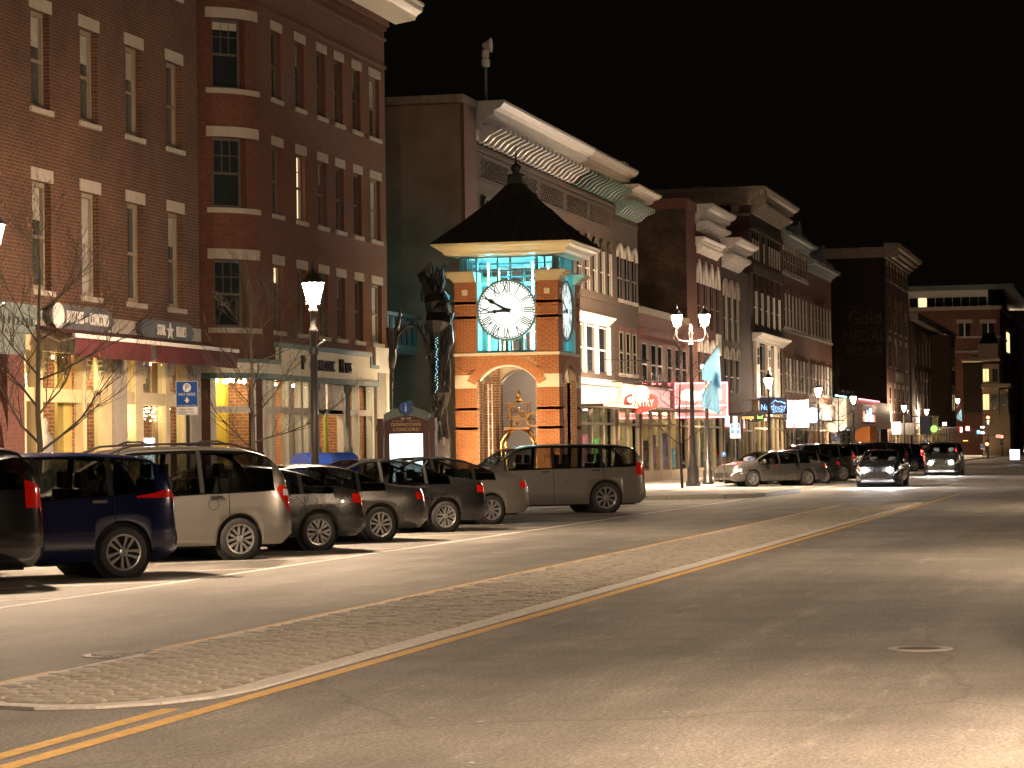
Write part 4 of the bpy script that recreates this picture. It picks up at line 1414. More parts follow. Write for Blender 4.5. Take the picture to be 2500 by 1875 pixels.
# ladder-like side light just inside the front arch
ld = MB()
for u in (-.72, -.6):
    ld.box(TX - TH + .5, TX - TH + .53, TY - u - .012, TY - u + .012, .13, 3.7)
for i in range(9):
    ld.box(TX - TH + .505, TX - TH + .525, TY + .6, TY + .72, .5 + i * .38, .52 + i * .38)
ld.build('window_mullions', 'white_trim', T)
# soffit lamps inside the base
for dx, dy in ((-.7, .5), (.6, -.5), (-.6, -.6), (.6, .6)):
    MB().lathe([(.08, 4.44), (.08, 4.5)], (TX + dx, TY + dy, 0), 10).build('soffit_lamp', emit('tower_soffit_lamp', (1, .8, .5), 25), T)
MB().box(TX - 1.5, TX + 1.5, TY - 1.5, TY + 1.5, 4.505, 4.555).build('base_ceiling', 'white_trim', T)
ln = MB()
for k in range(4):
    fn = side_fn(k)
    for s in (-1, 1):
        a, b = sorted((s * (AW - .004), s * (TH - .05)))
        sbox(ln, fn, a, b, TH - .74, TH - .705, .17, 4.5)
        a, b = sorted((s * (AW - .002), s * (AW - .02)))
        sbox(ln, fn, a, b, TH - .7, TH - .31, .17, 3.7)
ln.build('inner_brick_lining', 'brickIn', T)
# two flood lamps on the pavement wash the tower from below
for dy, lb in ((-1.0, 'right one of two ground flood lamps that light the clock tower'), (1.0, 'left one of two ground flood lamps that light the clock tower')):
    fx, fy = TX - TH - 3.6, TY + dy
    f_ = thing('flood_lamp', lb, 'lamp', (fx, fy, .13), 0, 'ground flood lamps before the clock tower')
    d_ = Vector((3.6, -dy * .4, 3.4)).normalized()
    o_ = Vector((fx, fy, .38))
    MB().tube([(fx, fy, .13), (fx, fy, .34)], .03, 6).build('stem', 'black', f_)
    MB().tube([o_ - d_ * .16, o_ - d_ * .1, o_ + d_ * .14], [.05, .13, .15], 12).build('can', 'black', f_)
    MB().tube([o_ + d_ * .142, o_ + d_ * .15], .14, 12).build('lamp_glass', emit('flood_glass', (1, .72, .4), FLOOD), f_)
MB().box(TX - 1.5, TX + 1.5, TY - 1.5, TY + 1.5, .13, .17).build('base_floor', 'concrete', T)
# the old clock movement on its curved table
cm = thing('clock_movement', 'antique brass tower-clock movement on a curved wooden table inside the tower arch', 'clock movement', (TX - .3, TY, .17))
cx, cy = TX - .3, TY - .05
for sx in (-1, 1):
    for sy in (-1, 1):
        MB().tube([(cx + sx * .3, cy + sy * .52, .17), (cx + sx * .3, cy + sy * .48, 1.2), (cx + sx * .28, cy + sy * .5, 1.9), (cx + sx * .24, cy + sy * .36, 2.2), (cx + sx * .1, cy + sy * .15, 2.32)], .05, 7).build('leg', 'brass', cm, True)
MB().box(cx - .34, cx + .34, cy - .4, cy + .4, 2.3, 2.37).build('table_top', 'wood', cm)
mv = MB()
for sx in (-1, 1):
    for sy in (-1, 1):
        mv.tube([(cx + sx * .2, cy + sy * .3, 2.37), (cx + sx * .2, cy + sy * .3, 3.1)], .022, 6)
mv.box(cx - .26, cx + .26, cy - .38, cy + .38, 3.1, 3.14).box(cx - .2, cx + .2, cy - .32, cy + .32, 2.62, 2.65)
mv.lathe([(.02, 3.14), (.12, 3.2), (.05, 3.26), (.09, 3.34), (.03, 3.42), (.01, 3.55)], (cx, cy, 0), 10)
mv.build('movement_frame', 'brass', cm)
for (y_, z_, r_) in ((.1, 2.86, .2), (-.18, 2.75, .13), (-.5, 2.6, .22), (.0, 2.5, .1)):
    gw = MB()
    gw.lathe([(r_ * .8, -.012), (r_, -.012), (r_, .012), (r_ * .8, .012)], (cx - .22, cy + y_, z_), 20, 'x', cap=False)
    for i in range(3):
        a = i * PI / 3
        gw.tube([(cx - .22, cy + y_ + r_ * .9 * math.cos(a), z_ + r_ * .9 * math.sin(a)), (cx - .22, cy + y_ - r_ * .9 * math.cos(a), z_ - r_ * .9 * math.sin(a))], .012, 4)
    for i in range(20):
        a = i * PI / 10
        gw.box(cx - .23, cx - .21, cy + y_ + (r_ + .01) * math.cos(a) - .012, cy + y_ + (r_ + .01) * math.cos(a) + .012, z_ + (r_ + .01) * math.sin(a) - .012, z_ + (r_ + .01) * math.sin(a) + .012)
    gw.build('gear_wheel', 'brass', cm)
# ------------------------------------------------------------------ things between the second building and the tower
at_k = atx(994, 1050, 66.0)
# information kiosk, facing down the street towards the camera
K = local('information_kiosk', 'maroon information kiosk with a blue letter disc and a glowing white panel', 'information kiosk', (66.0, at_k.y, .13))
K.scale = (1.2, 1.2, 1.2)
# local: x away from the camera, y to the left
kz = lambda y_, z_: (y_, z_)
def kp(poly, x0, x1, name, mat):
    return MB().prism(poly, lambda u, w, d: (d, u, w), x0, x1).build(name, mat, K)
W = .5
crown = [(-W, 1.95)] + [(W * (-1 + 2 * i / 12), 2.08 + .17 * (1 - (-1 + 2 * i / 12) ** 2)) for i in range(13)] + [(W, 1.95)]
kp(crown, -.06, .1, 'crown', 'ash_trim')
face = [(-W + .01, .1), (-W + .01, 1.92)] + [((W - .01) * (-1 + 2 * i / 12), 1.93 + .12 * (1 - (-1 + 2 * i / 12) ** 2)) for i in range(13)] + [(W - .01, .1)]
kp(face, -.075, .08, 'face', 'kiosk')
for s in (-1, 1):
    MB().box(-.1, .12, s * (W + .08) - .06, s * (W + .08) + .06, 0, 2.0).build('post', 'kiosk', K)
    MB().box(-.12, .14, s * (W + .08) - .075, s * (W + .08) + .075, 1.72, 1.86).build('post_collar', 'kiosk', K)
MB().lathe([(.001, -.09), (.135, -.09), (.135, .02), (.001, .02)], (0, 0, 2.22), 24, 'x').build('disc', 'blue', K)
MB().lathe([(.15, -.06), (.165, -.06), (.165, .04), (.15, .04)], (0, 0, 2.22), 24, 'x', cap=False).build('disc_rim', 'black', K)
text('i', .26, 'white', K, (-.092, 0, 2.22), '-x', .002, 1.1)
text('EST. 1733', .055, 'white', K, (-.078, 0, 1.99), '-x', .002)
text('DOWNTOWN', .1, 'gold_print', K, (-.078, 0, 1.86), '-x', .002)
text('CONCORD', .105, 'gold_print', K, (-.078, 0, 1.755), '-x', .002, 1.1)
for s in (-1, 1):
    MB().box(-.078, -.074, s * .18 - .13, s * .18 + .13, 1.935, 1.942).build('gold_rule', 'gold_print', K)
MB().box(-.085, -.074, -.36, .36, .5, 1.66).build('lit_panel', 'screen', K)

# two mail collection boxes: domed tops above the cars
def mailbox(p, label):
    t = local('mailbox', label, 'mailbox', (p.x, p.y, .13), R(60), 'blue mailboxes by the kerb')
    t.scale = (1.2, 1.2, 1.22)
    prof = [(-.3, .1), (-.3, 1.0)] + [(.3 * math.cos(PI - PI * i / 10), 1.0 + .27 * math.sin(PI * i / 10)) for i in range(11)] + [(.3, .1)]
    MB().prism(prof, lambda u, w, d: (u, d, w), -.28, .28).build('body', 'mailblue', t, False)
    for sx in (-1, 1):
        for sy in (-1, 1):
            MB().box(sx * .24 - .03, sx * .24 + .03, sy * .22 - .03, sy * .22 + .03, 0, .1).build('leg', 'mailblue', t)
    MB().box(-.31, -.3, -.2, .2, .85, 1.02).build('pull_door', 'mailblue', t)
mailbox(at(762, 1180, 17.3), 'left one of two blue domed mailboxes showing above the parked cars')
mailbox(at(828, 1180, 17.6), 'right one of two blue domed mailboxes showing above the parked cars')

# gnarled bronze sculpture: a tree-like column and an arch springing to the left
def gnarl(m_, p0, p1, r0, r1, n, wob, nn=9):
    pts = []; rs = []
    for i in range(n + 1):
        t = i / n
        p = Vector(p0).lerp(Vector(p1), t) + Vector((rnd.uniform(-wob, wob), rnd.uniform(-wob, wob), 0))
        pts.append(p); rs.append((r0 + (r1 - r0) * t) * rnd.uniform(.75, 1.3))
    return m_.tube(pts, rs, nn)
S = thing('bronze_tree_sculpture', 'gnarled dark bronze tree sculpture with an arch beside the clock tower', 'sculpture', (76.5, 20.3, 0))
xs_ = 76.5
base = atx(1080, 1090, xs_); topp = atx(1068, 680, xs_)
def sx(px_, py_):
    return atx(px_, py_, xs_)
trunk = MB()
gnarl(trunk, (xs_, base.y, .13), sx(1072, 880), .24, .26, 9, .05)
gnarl(trunk, sx(1072, 885), sx(1066, 740), .26, .38, 6, .06)
gnarl(trunk, sx(1066, 745), sx(1056, 672), .36, .18, 5, .08)
gnarl(trunk, sx(1085, 960), sx(1090, 760), .13, .2, 8, .07)
gnarl(trunk, sx(1060, 760), sx(1030, 665), .16, .1, 5, .05)
gnarl(trunk, sx(1070, 700), sx(1082, 640), .16, .04, 4, .05)
gnarl(trunk, sx(1068, 870), sx(1046, 860), .12, .08, 3, .04)
trunk.build('trunk', 'bronze', S)
st = MB()
for i in range(160):
    y_ = rnd.uniform(670, 1090)
    x_ = 1074 + rnd.uniform(-1, 1) * (30 if y_ < 900 else 18) - (12 if y_ < 760 else 0)
    p = sx(x_, y_) + Vector((-.25 + rnd.uniform(-.05, .1), 0, 0))
    L = rnd.uniform(.12, .5)
    st.tube([p, p + Vector((rnd.uniform(-.06, .06), rnd.uniform(-.06, .06), L * .5)), p + Vector((rnd.uniform(-.05, .05), rnd.uniform(-.08, .08), L))], [.03, .035, .008], 5)
o = st.build('bark_flakes', 'bronze', S); o['kind'] = 'stuff'
ap_ = [(952, 1000), (955, 900), (962, 850), (975, 815), (995, 798), (1010, 795), (1026, 805), (1040, 832), (1050, 870), (1062, 920)]
arm = MB()
pts = [sx(*q) for q in ap_]
arm.tube(pts, [rnd.uniform(.05, .085) for _ in pts], 7)
for i in range(46):
    a = rnd.uniform(0, len(pts) - 1.01); j = int(a)
    p = pts[j].lerp(pts[j + 1], a - j)
    arm.tube([p, p + Vector((-.05, rnd.uniform(-.16, .16), rnd.uniform(-.05, .28)))], [.05, .012], 5)
gnarl(arm, sx(962, 850), sx(978, 752), .1, .03, 5, .03)
gnarl(arm, sx(955, 900), sx(956, 800), .12, .16, 4, .03)
arm.build('arch', 'bronze', S)
bl = MB()
for i in range(40):
    p = sx(1073 + rnd.uniform(-3, 4), 825 + i * 3.4) + Vector((-.36, 0, 0))
    bl.sphere(p, .012, 5, 3)
o = bl.build('tiny_blue_lights', emit('tiny_cyan_light', (.2, .8, 1), 1.5), S); o['kind'] = 'stuff'

# covered footbridge with small cyan windows behind the sculpture
F_ = thing('covered_footbridge', 'dark covered walkway with small cyan windows behind the bronze sculpture', 'footbridge', (81, 24, 0))
a0, a1 = Vector((77.5, 23.6, 0)), Vector((83.3, 23.6, 0))
br = MB()
zt, zb_ = 6.15, 4.85
br.box(77, 88, 23.6, 24.8, zb_, zb_ + .3).box(77, 88, 23.4, 25, zt - .12, zt)
br.build('deck_and_roof', 'ash_trim', F_)
for i in range(16):
    xx = 77.1 + i * .68
    MB().box(xx, xx + .16, 23.56, 23.7, zb_ + .302, zt - .122).build('mullion', 'ash_trim', F_)
    MB().box(xx + .162, xx + .678, 23.66, 23.68, zb_ + .302, zt - .122).build('pane', emit('cyan_window', (.1, .6, .85), .55, (.1, .3, .35)) if i in (1, 2, 4, 5) else 'pane', F_)
# pay-here parking signs
def pay_sign(px_, py_, Y, label, h=.61, w=.43):
    c = at(px_, py_, Y)
    t = local('parking_sign', label, 'parking sign', (c.x, c.y, .13), R(rnd.uniform(-3, 3)), 'blue pay-here parking signs')
    z = c.z - .13
    k = h / .61
    MB().box(.012, .06, -.03, .03, 0, z + h / 2).build('post', 'black', t)
    MB().box(-.008, .004, -w / 2, w / 2, z - h / 2, z + h / 2).build('plate', 'blue', t)
    MB().box(-.011, -.0085, -w / 2 + .015, w / 2 - .015, z - h / 2 + .015, z - h / 2 + .15 * k).build('hours_panel', 'white', t)
    b = MB()
    e = .008
    for y0, y1, z0, z1 in ((-w / 2, w / 2, z - h / 2, z - h / 2 + e), (-w / 2, w / 2, z + h / 2 - e, z + h / 2), (-w / 2, -w / 2 + e, z - h / 2 + e, z + h / 2 - e), (w / 2 - e, w / 2, z - h / 2 + e, z + h / 2 - e)):
        b.box(-.0105, -.0082, y0, y1, z0, z1)
    b.build('white_border', 'white', t)
    MB().lathe([(.001, -.011), (.08 * k, -.011), (.08 * k, -.0082), (.001, -.0082)], (0, 0, z + .19 * k), 20, 'x').build('disc', 'white', t)
    text('P', .15 * k, 'blue', t, (-.0125, 0, z + .19 * k), '-x', .0008)
    text('PAY HERE', .075 * k, 'white', t, (-.0095, 0, z + .065 * k), '-x', .0008)
    MB().prism([(-.02 * k, z + .01 * k), (.02 * k, z + .01 * k), (.02 * k, z - .03 * k), (.055 * k, z - .03 * k), (0, z - .09 * k), (-.055 * k, z - .03 * k), (-.02 * k, z - .03 * k)], lambda u, v, d: (d, u, v), -.0105, -.0083).build('arrow', 'white', t)
    text('Display Receipt on Dash', .034 * k, 'white', t, (-.0095, 0, z - .13 * k), '-x', .0008)
    text('8am - 7pm', .055 * k, 'blue', t, (-.012, 0, z - .2 * k), '-x', .0004)
    text('Monday - Friday', .045 * k, 'blue', t, (-.012, 0, z - .255 * k), '-x', .0004)
pay_sign(457, 972, 16.85, 'blue parking sign before the stone pillar of the left shop front')
pay_sign(1795, 1052, 17.0, 'blue parking sign right of the red lit sign')
pay_sign(2041, 1071, 17.0, 'blue parking sign before the orange canopy of the low white shop')
pay_sign(2259.5, 1082, 16.5, 'far blue parking sign below the dark awnings')
pay_sign(2398.5, 1090, 16.5, 'farthest blue parking sign near the traffic signals')
# ------------------------------------------------------------------ the row of older buildings beyond the tower
def arched(par, x0, x1, z0, z1, y=YF, fm='darkframe', pm='pane', hood=None, rise=.5, pointed=False, dep=.16, sill=None, hw=.12, light=None):
    """narrow window with an arched head: frame, pane and hood mould"""
    xc, w = (x0 + x1) / 2, (x1 - x0) / 2
    hd = [(xc + w * math.cos(PI - PI * i / 8), z1 + (w * rise * 2 * math.sin(PI * i / 8) if not pointed else w * 2.2 * (1 - abs(i - 4) / 4) ** .75)) for i in range(9)]
    poly = [(x0, z0), (x0, z1)] + hd[1:-1] + [(x1, z1), (x1, z0)]
    o = MB().prism(poly, lambda u, q, d: (u, d, q), y - .004, y + .01).build('window', 'void', par)
    k = .86
    inner = [(xc + (u - xc) * k, z0 + .06 + (q - z0) * .955) for u, q in poly]
    MB().prism(inner, lambda u, q, d: (u, d, q), y - .012, y - .005).build('pane', pm, o)
    f = MB().box(xc - .03, xc + .03, y - .03, y - .013, z0 + .05, z1).box(x0 + .03, x1 - .03, y - .03, y - .013, (z0 + z1) / 2 - .03, (z0 + z1) / 2 + .03)
    if light:                        # pale right jamb and sash: lamp reflection put into their colour
        f.box(x1 - .1, x1 + .0, y - .06, y - .013, z0, z1)
    f.build('sash', fm if not light else light, o)
    if hood:
        h = MB()
        outer = [(xc + (u - xc) * (w + hw) / w, z1 + (q - z1) * 1.0 + hw * (1 if i not in (0, 8) else 0)) for i, (u, q) in enumerate(hd)]
        for a, b, c, d in zip(hd[:-1], outer[:-1], outer[1:], hd[1:]):
            h.prism([a, b, c, d], lambda u, q, dd: (u, dd, q), y - .1, y - .001)
        h.build('hood_mould', hood, o)
    if sill:
        MB().box(x0 - .08, x1 + .08, y - .1, y - .001, z0 - .14, z0 - .004).build('sill', sill, o)
    return o
def flatwin(par, x0, x1, z0, z1, y=YF, fm='darkframe', pm='pane', lint=None, sill=None, lh=.25, rail=True):
    o = MB().box(x0, x1, y - .004, y + .01, z0, z1).build('window', 'void', par)
    MB().box(x0 + .06, x1 - .06, y - .012, y - .005, z0 + .06, z1 - .06).build('pane', pm, o)
    f = MB()
    e = .05
    f.box(x0, x0 + e, y - .035, y - .013, z0, z1).box(x1 - e, x1, y - .035, y - .013, z0, z1).box(x0 + e, x1 - e, y - .035, y - .013, z1 - e, z1)
    if rail:
        f.box(x0 + e, x1 - e, y - .035, y - .013, (z0 + z1) / 2 - .03, (z0 + z1) / 2 + .03)
    f.build('sash', fm, o)
    if lint:
        MB().box(x0 - .1, x1 + .1, y - .06, y - .001, z1 + .003, z1 + lh).build('lintel', lint, o)
    if sill:
        MB().box(x0 - .1, x1 + .1, y - .09, y - .001, z0 - .14, z0 - .003).build('sill', sill, o)
    return o
def body(name, label, x0, x1, z1, mat, back=34, sidemat=None, holes=()):
    t = thing(name, label, 'building', ((x0 + x1) / 2, YF, 0))
    wall(MB(), x0, x1, 0, z1, YF, list(holes)).build('wall', mat, t)
    mass(MB(), x0, x1, 0, z1, YF, back).build('side_wall', sidemat or mat, t)
    return t
def evenly(x0, x1, n, w):
    s = (x1 - x0) / n
    return [(x0 + s * (i + .5) - w / 2, x0 + s * (i + .5) + w / 2) for i in range(n)]
def shopfront(par, x0, x1, ztop, post='tanframe', lamp='warmlamp', n=3, back='brickIn', depth=2.5, walls='cream', rows=1):
    """glazed ground floor with a room behind (the wall must have a hole here)"""
    w = .12
    for i in range(n + 1):
        xx = x0 + (x1 - x0 - w) * i / n
        MB().box(xx, xx + w, YF - .03, YF + .15, .13, ztop).build('shop_post', post, par)
    MB().box(x0, x1, YF - .02, YF + .14, .132, .62).build('stall_riser', post, par)
    MB().box(x0, x1, YF - .02, YF + .14, ztop - .7, ztop - .6).build('transom_rail', post, par)
    for i in range(n):
        a = x0 + (x1 - x0 - w) * i / n + w
        b = x0 + (x1 - x0 - w) * (i + 1) / n
        MB().box(a, b, YF + .05, YF + .06, .62, ztop).build('shop_pane', 'glass', par)
        if rnd.random() < .75:
            c_ = (rnd.uniform(.1, .6), rnd.uniform(.1, .5), rnd.uniform(.1, .4))
            MB().box(a + .1, a + rnd.uniform(.5, .9) * (b - a), YF + .5, YF + .56, .7, rnd.uniform(1.6, ztop - .8)).build('display', plain('display_goods', c_, .6, var=.5, scale=4), par)
    shop_room(par, x0, x1, ztop, depth=depth, back=back, lamp=lamp, rows=rows, walls=walls)

# --- brown brick block with the white then green cornice
SH = 3.35
Cb = body('brick_building', 'brown brick block behind the clock tower with a white bracketed cornice turning green', 87.2, 111.5, 12.75, 'brickC', holes=[(101.5, 111.2, .13, SH)])
MB().quad((85.5, 34, 0), (85.5, YF, 0), (85.5, YF, 13.2), (85.5, 34, 13.2)).build('stucco_side_wall', 'stucco', Cb)
pr = MB().box(85.52, 87.18, YF - .12, YF + 3, 0, 13.25)
pr.build('end_pier', 'brickB', Cb)
MB().box(85.3, 87.3, YF - .15, 34, 13.252, 13.5).build('coping', 'browncorn', Cb)
cornice(Cb, 87.6, 103.0, 12.6, .95, 1.0, 'corn_white')
cornice(Cb, 103.0, 112.2, 12.6, .95, 1.0, 'browncorn')
brackets(Cb, 87.7, 102.9, 22, 12.15, 12.75, .8, .22, 'corn_white')
brackets(Cb, 103.1, 112.0, 13, 12.15, 12.75, .8, .22, 'greencorn')
MB().box(87.3, 103.0, YF - .06, YF - .002, 12.2, 12.6).build('frieze', 'white_trim', Cb)
MB().box(103.0, 111.5, YF - .06, YF - .002, 12.2, 12.6).build('frieze', 'greencorn', Cb)
for z, h_, p_ in ((11.9, .14, .12), (11.75, .08, .06), (10.9, .1, .06), (7.78, .3, .15)):
    MB().box(87.2, 111.5, YF - p_, YF - .002, z, z + h_).build('belt_course', 'brickC', Cb)
for a, b in evenly(88, 111, 5, 4.0):
    rp = MB()
    nx = 22
    for i in range(nx):
        for j in range(6):
            if (i + j) % 2 == 0:
                u = a + (b - a) * i / nx
                rp.box(u, u + (b - a) / nx * .72, YF - .04, YF - .002, 11.02 + j * .115, 11.1 + j * .115)
    o = rp.build('relief_panel', 'brickC', Cb); o['kind'] = 'stuff'
for i, (a, b) in enumerate(evenly(88, 111.2, 15, .75)):
    arched(Cb, a, b, 8.1, 9.9, hood='brickC', light='limestone', sill='limestone')
for a, b in ((88.5, 92), (94, 97), (102.3, 109.8)):
    n = 3
    for k in range(n + 1):
        xx = a + (b - a) * k / n
        MB().box(xx - .18, xx + .18, YF - .12, YF - .002, 4.75, 6.75).build('painted_window_post', 'white_trim', Cb)
    cornice(Cb, a - .3, b + .3, 6.78, .35, .35, 'white_trim', 'window_cornice')
    for k in range(n):
        xx = a + (b - a) * k / n
        flatwin(Cb, xx + .2, xx + (b - a) / n - .2, 4.8, 6.7, fm='white_trim')
MB().box(101.2, 111.2, YF - .35, YF - .003, 4.25, 4.5).build('shop_cornice', 'limestone', Cb)
MB().box(101.4, 110.9, YF - .2, YF - .004, 3.4, 4.24).build('signboard', plain('purple_grey_signboard', (.16, .12, .13), .4, var=.25, scale=2), Cb)
text('ANKS', .32, 'white', Cb, (102.6, YF - .22, 4.0), sx=.9)
text('R', .3, 'white', Cb, (102.5, YF - .22, 3.6), sx=.9)
shopfront(Cb, 101.6, 111.1, SH, n=4, lamp='coollamp')
MB().box(101.4, 130, YF - 1.5, YF - .36, 3.32, 3.42).build('canopy', 'browncorn', Cb)
# awning-stay frame and the blazing flood lamp on the canopy
ff = MB()
p0 = Vector((108.5, YF - .1, 5.35)); p1 = Vector((112.5, YF - 1.3, 5.4))
ff.tube([p0, p1], .025, 5).tube([(109, YF - .1, 6.0), p1], .012, 4).tube([(108, YF - .1, 4.7), p1], .012, 4)
ff.build('sign_stay', 'chrome', Cb)
fl = thing('flood_lamp', 'blazing warm flood lamp on the shop canopy right of the clock tower', 'lamp', (108.7, 20.9, 3.42))
MB().tube([(108.7, 20.9, 3.42), (108.7, 20.9, 3.6)], .03, 6).build('stem', 'black', fl)
MB().lathe([(.03, -.12), (.12, -.02), (.13, .0)], (108.6, 20.8, 3.68), 12, 'x').build('shade', 'black', fl)
MB().sphere((108.5, 20.8, 3.68), .1).build('bulb', 'spot', fl)
# siren on a roof pole
sr = thing('siren', 'pale warning siren on a thin roof pole above the brown block', 'siren', (90.3, 24.5, 13.0))
sp_ = atx(1187, 262, 90.3)
sr.location = (90.3, sp_.y, 12.7); WORLD[sr.name] = Vector((90.3, sp_.y, 12.7))
y_ = sp_.y
MB().tube([(90.3, y_, 12.6), (90.3, y_, 15.1)], .05, 6).build('pole', 'ash_trim', sr)
MB().lathe([(.12, 15.1), (.15, 15.15), (.15, 15.35), (.1, 15.4), (.13, 15.45), (.13, 15.65), (.1, 15.7)], (90.3, y_, 0), 12).build('motor', 'white_trim', sr)
MB().lathe([(.08, 0), (.12, .12), (.24, .42), (.26, .44)], (90.3, y_, 15.85), 12, 'y').xf(lambda x, y, z: (x, y_ - (y - y_) * .7 + .1, z)).build('horn', 'white_trim', sr)

# --- narrow brown house with the lower green cornice
Db = body('brick_building', 'narrow brown brick house with a short green bracketed cornice', 111.55, 117.0, 12.35, 'brickC', holes=[(111.8, 116.8, .13, SH)])
cornice(Db, 111.6, 117.2, 12.2, .75, 1.1, 'browncorn')
brackets(Db, 111.8, 117.0, 9, 11.7, 12.3, .85, .2, 'greencorn')
MB().box(111.55, 117.0, YF - .05, YF - .002, 11.45, 11.6).build('belt_course', 'brickC', Db)
for a, b in evenly(111.8, 116.8, 3, 1.0):
    arched(Db, a, b, 8.1, 9.9, hood='limestone', sill='limestone')
for a, b in evenly(112.0, 116.6, 3, .9):
    flatwin(Db, a, b, 4.9, 6.7, fm='tanframe', lint='brickD', sill='limestone')
shopfront(Db, 111.9, 116.7, SH, n=2)

# --- low pink building
Pb = body('brick_building', 'low pink-red brick building with the red shop signs', 117.05, 130.0, 8.0, 'brickD', holes=[(117.3, 129.8, .13, SH)])
MB().box(117.05, 130, YF - .12, YF - .002, 7.72, 8.02).build('parapet_band', 'browncorn', Pb)
MB().box(117.05, 130, YF - .16, YF - .002, 6.75, 7.05).build('belt_course', 'brickD', Pb)
for i in range(26):
    MB().box(117.3 + i * .49, 117.5 + i * .49, YF - .13, YF - .163 + .16, 6.55, 6.745).build('corbel', 'brickD', Pb)
for a, b in ((117.5, 118.8), (119.8, 121.1), (121.5, 122.6), (124, 125.2), (126.2, 127.4), (128.2, 129.4)):
    flatwin(Pb, a, b, 4.5, 6.4, pm='pane', fm='darkframe')
MB().box(111.9, 123.5, YF - .22, YF - .004, 3.45, 4.32).build('pink_signboard', 'pinkglow', Pb)
MB().box(111.8, 123.6, YF - .35, YF - .2, 4.325, 4.42).build('signboard_cap', 'white_trim', Pb)
shopfront(Pb, 117.4, 129.7, SH, n=5)
# hanging oval sign with scrolled bracket
hp = thing('hanging_sign', 'red shield-shaped hanging sign with a pale emblem and white lettering', 'sign', (114.2, YF - 1.6, 3.6))
c = at(1565, 975, YF - 1.6)
hx, hy, hz = c.x, c.y, c.z
P = [(-.95, -.12), (-.85, .12), (-.6, .22), (.6, .22), (.85, .12), (.95, -.12), (.85, -.35), (.5, -.45), (.15, -.58), (-.15, -.58), (-.5, -.45), (-.85, -.35)]
MB().prism(P, lambda u, w, d: (hx + d, hy - u * .78, hz + w), -.03, .03).build('board', plain('sign_red', (.3, .03, .03), .5), hp)
MB().lathe([(.001, hx - .045), (.36, hx - .045), (.36, hx + .045), (.001, hx + .045)], (0, hy, hz + .22), 20, 'x').build('emblem', plain('pale_green', (.4, .5, .38), .5), hp)
text('PANTRY', .4, 'white', hp, (hx - .05, hy, hz - .17), '-x', .01, .72)
sc_ = MB().tube([(hx, YF, hz + .75), (hx, hy - 1.0, hz + .75)], .02, 5)
for s in (.2, .9, 1.6):
    sc_.tube([(hx, hy + 1.0 - s + .25 * math.cos(t), hz + .78 + .12 + .12 * math.sin(t)) for t in [i * .6 for i in range(9)]], .01, 4)
sc_.tube([(hx, hy + .5, hz + .75), (hx, hy + .5, hz + .5)], .01, 4).tube([(hx, hy - .5, hz + .75), (hx, hy - .5, hz + .5)], .01, 4)
sc_.build('scrolled_bracket', 'black', hp)
# big red lit projecting sign
g0, g1 = at(1650, 940, 20.3), at(1776, 1015, 20.3)
rs = thing('lit_shop_sign', 'large red-edged glowing shop sign projecting over the pavement', 'sign', (126.5, 20.4, 3))
c0 = atx(1651, 938, 126.0); c1 = atx(1776, 1016, 126.0)
x_ = 126.0
MB().box(x_ - .12, x_ + .12, c1.y, c0.y, c1.z, c0.z).build('box', 'redpanel', rs)
nb = MB()
for (ya, yb, za, zb2) in ((c1.y - .05, c0.y + .05, c0.z, c0.z + .06), (c1.y - .05, c0.y + .05, c1.z - .06, c1.z), (c1.y - .05, c1.y, c1.z, c0.z), (c0.y, c0.y + .05, c1.z, c0.z)):
    nb.box(x_ - .17, x_ - .12, ya, yb, za, zb2)
nb.build('neon_border', 'redneon', rs)
wy = (c0.y + c1.y) / 2; wz = (c0.z + c1.z) / 2
P = []
for i in range(25):                  # broad white brush-like device across the panel
    u = i / 24
    P.append((c0.y - .25 - (c0.y - c1.y - .5) * u, wz + .42 + .1 * math.sin(u * 9) + .22 * math.exp(-((u - .6) / .12) ** 2)))
for i in range(24, -1, -1):
    u = i / 24
    P.append((c0.y - .25 - (c0.y - c1.y - .5) * u, wz - .02 + .05 * math.sin(u * 13 + 1)))
MB().prism(P, lambda u, w, d: (d, u, w), x_ - .15, x_ - .125).build('white_device', 'whitepanel', rs)
text('-GRILL', .36, 'whitepanel', rs, (x_ - .14, c1.y + .75, c1.z + .28), '-x', .01, .95)
MB().box(x_ - .135, x_ - .125, c1.y + .05, c0.y - .05, c1.z + .5, c1.z + .54).build('white_rule', 'whitepanel', rs)
MB().box(x_ - .06, x_ + .06, c0.y, YF, c0.z - .25, c0.z - .15).build('wall_arm', 'black', rs)

# --- red brick house with mottled side wall, white cornices
Eb = body('brick_building', 'red brick house with white cornices and an old mottled brick side wall', 130.05, 140.9, 13.5, 'brickD', sidemat='brickE', holes=[(130.3, 140.6, .13, SH)])
MB().box(130.05, 133.2, YF - .1, 24, 13.505, 14.0).build('parapet_block', 'brickD', Eb)
cornice(Eb, 132.8, 140.6, 13.0, .95, .95, 'corn_white')
brackets(Eb, 132.9, 140.5, 11, 12.6, 13.1, .7, .25, 'corn_white')
cornice(Eb, 132.8, 139.8, 11.85, .45, .5, 'white_trim', 'lower_cornice')
brackets(Eb, 132.9, 139.7, 12, 11.5, 11.9, .35, .2, 'white_trim')
MB().box(130.05, 140.9, YF - .05, YF - .002, 11.0, 11.15).build('belt_course', 'brickD', Eb)
for a, b in evenly(132.6, 140.6, 4, .9):
    arched(Eb, a, b, 7.7, 10.0, hood='white_trim', rise=.6, hw=.22, pointed=True)
for a, b in evenly(132.6, 140.6, 4, .9):
    arched(Eb, a, b, 4.6, 6.5, hood='white_trim', rise=.6, hw=.2)
MB().box(138.9, 140.2, YF - .1, YF - .003, 7.0, 7.6).build('wall_unit', 'white_trim', Eb)
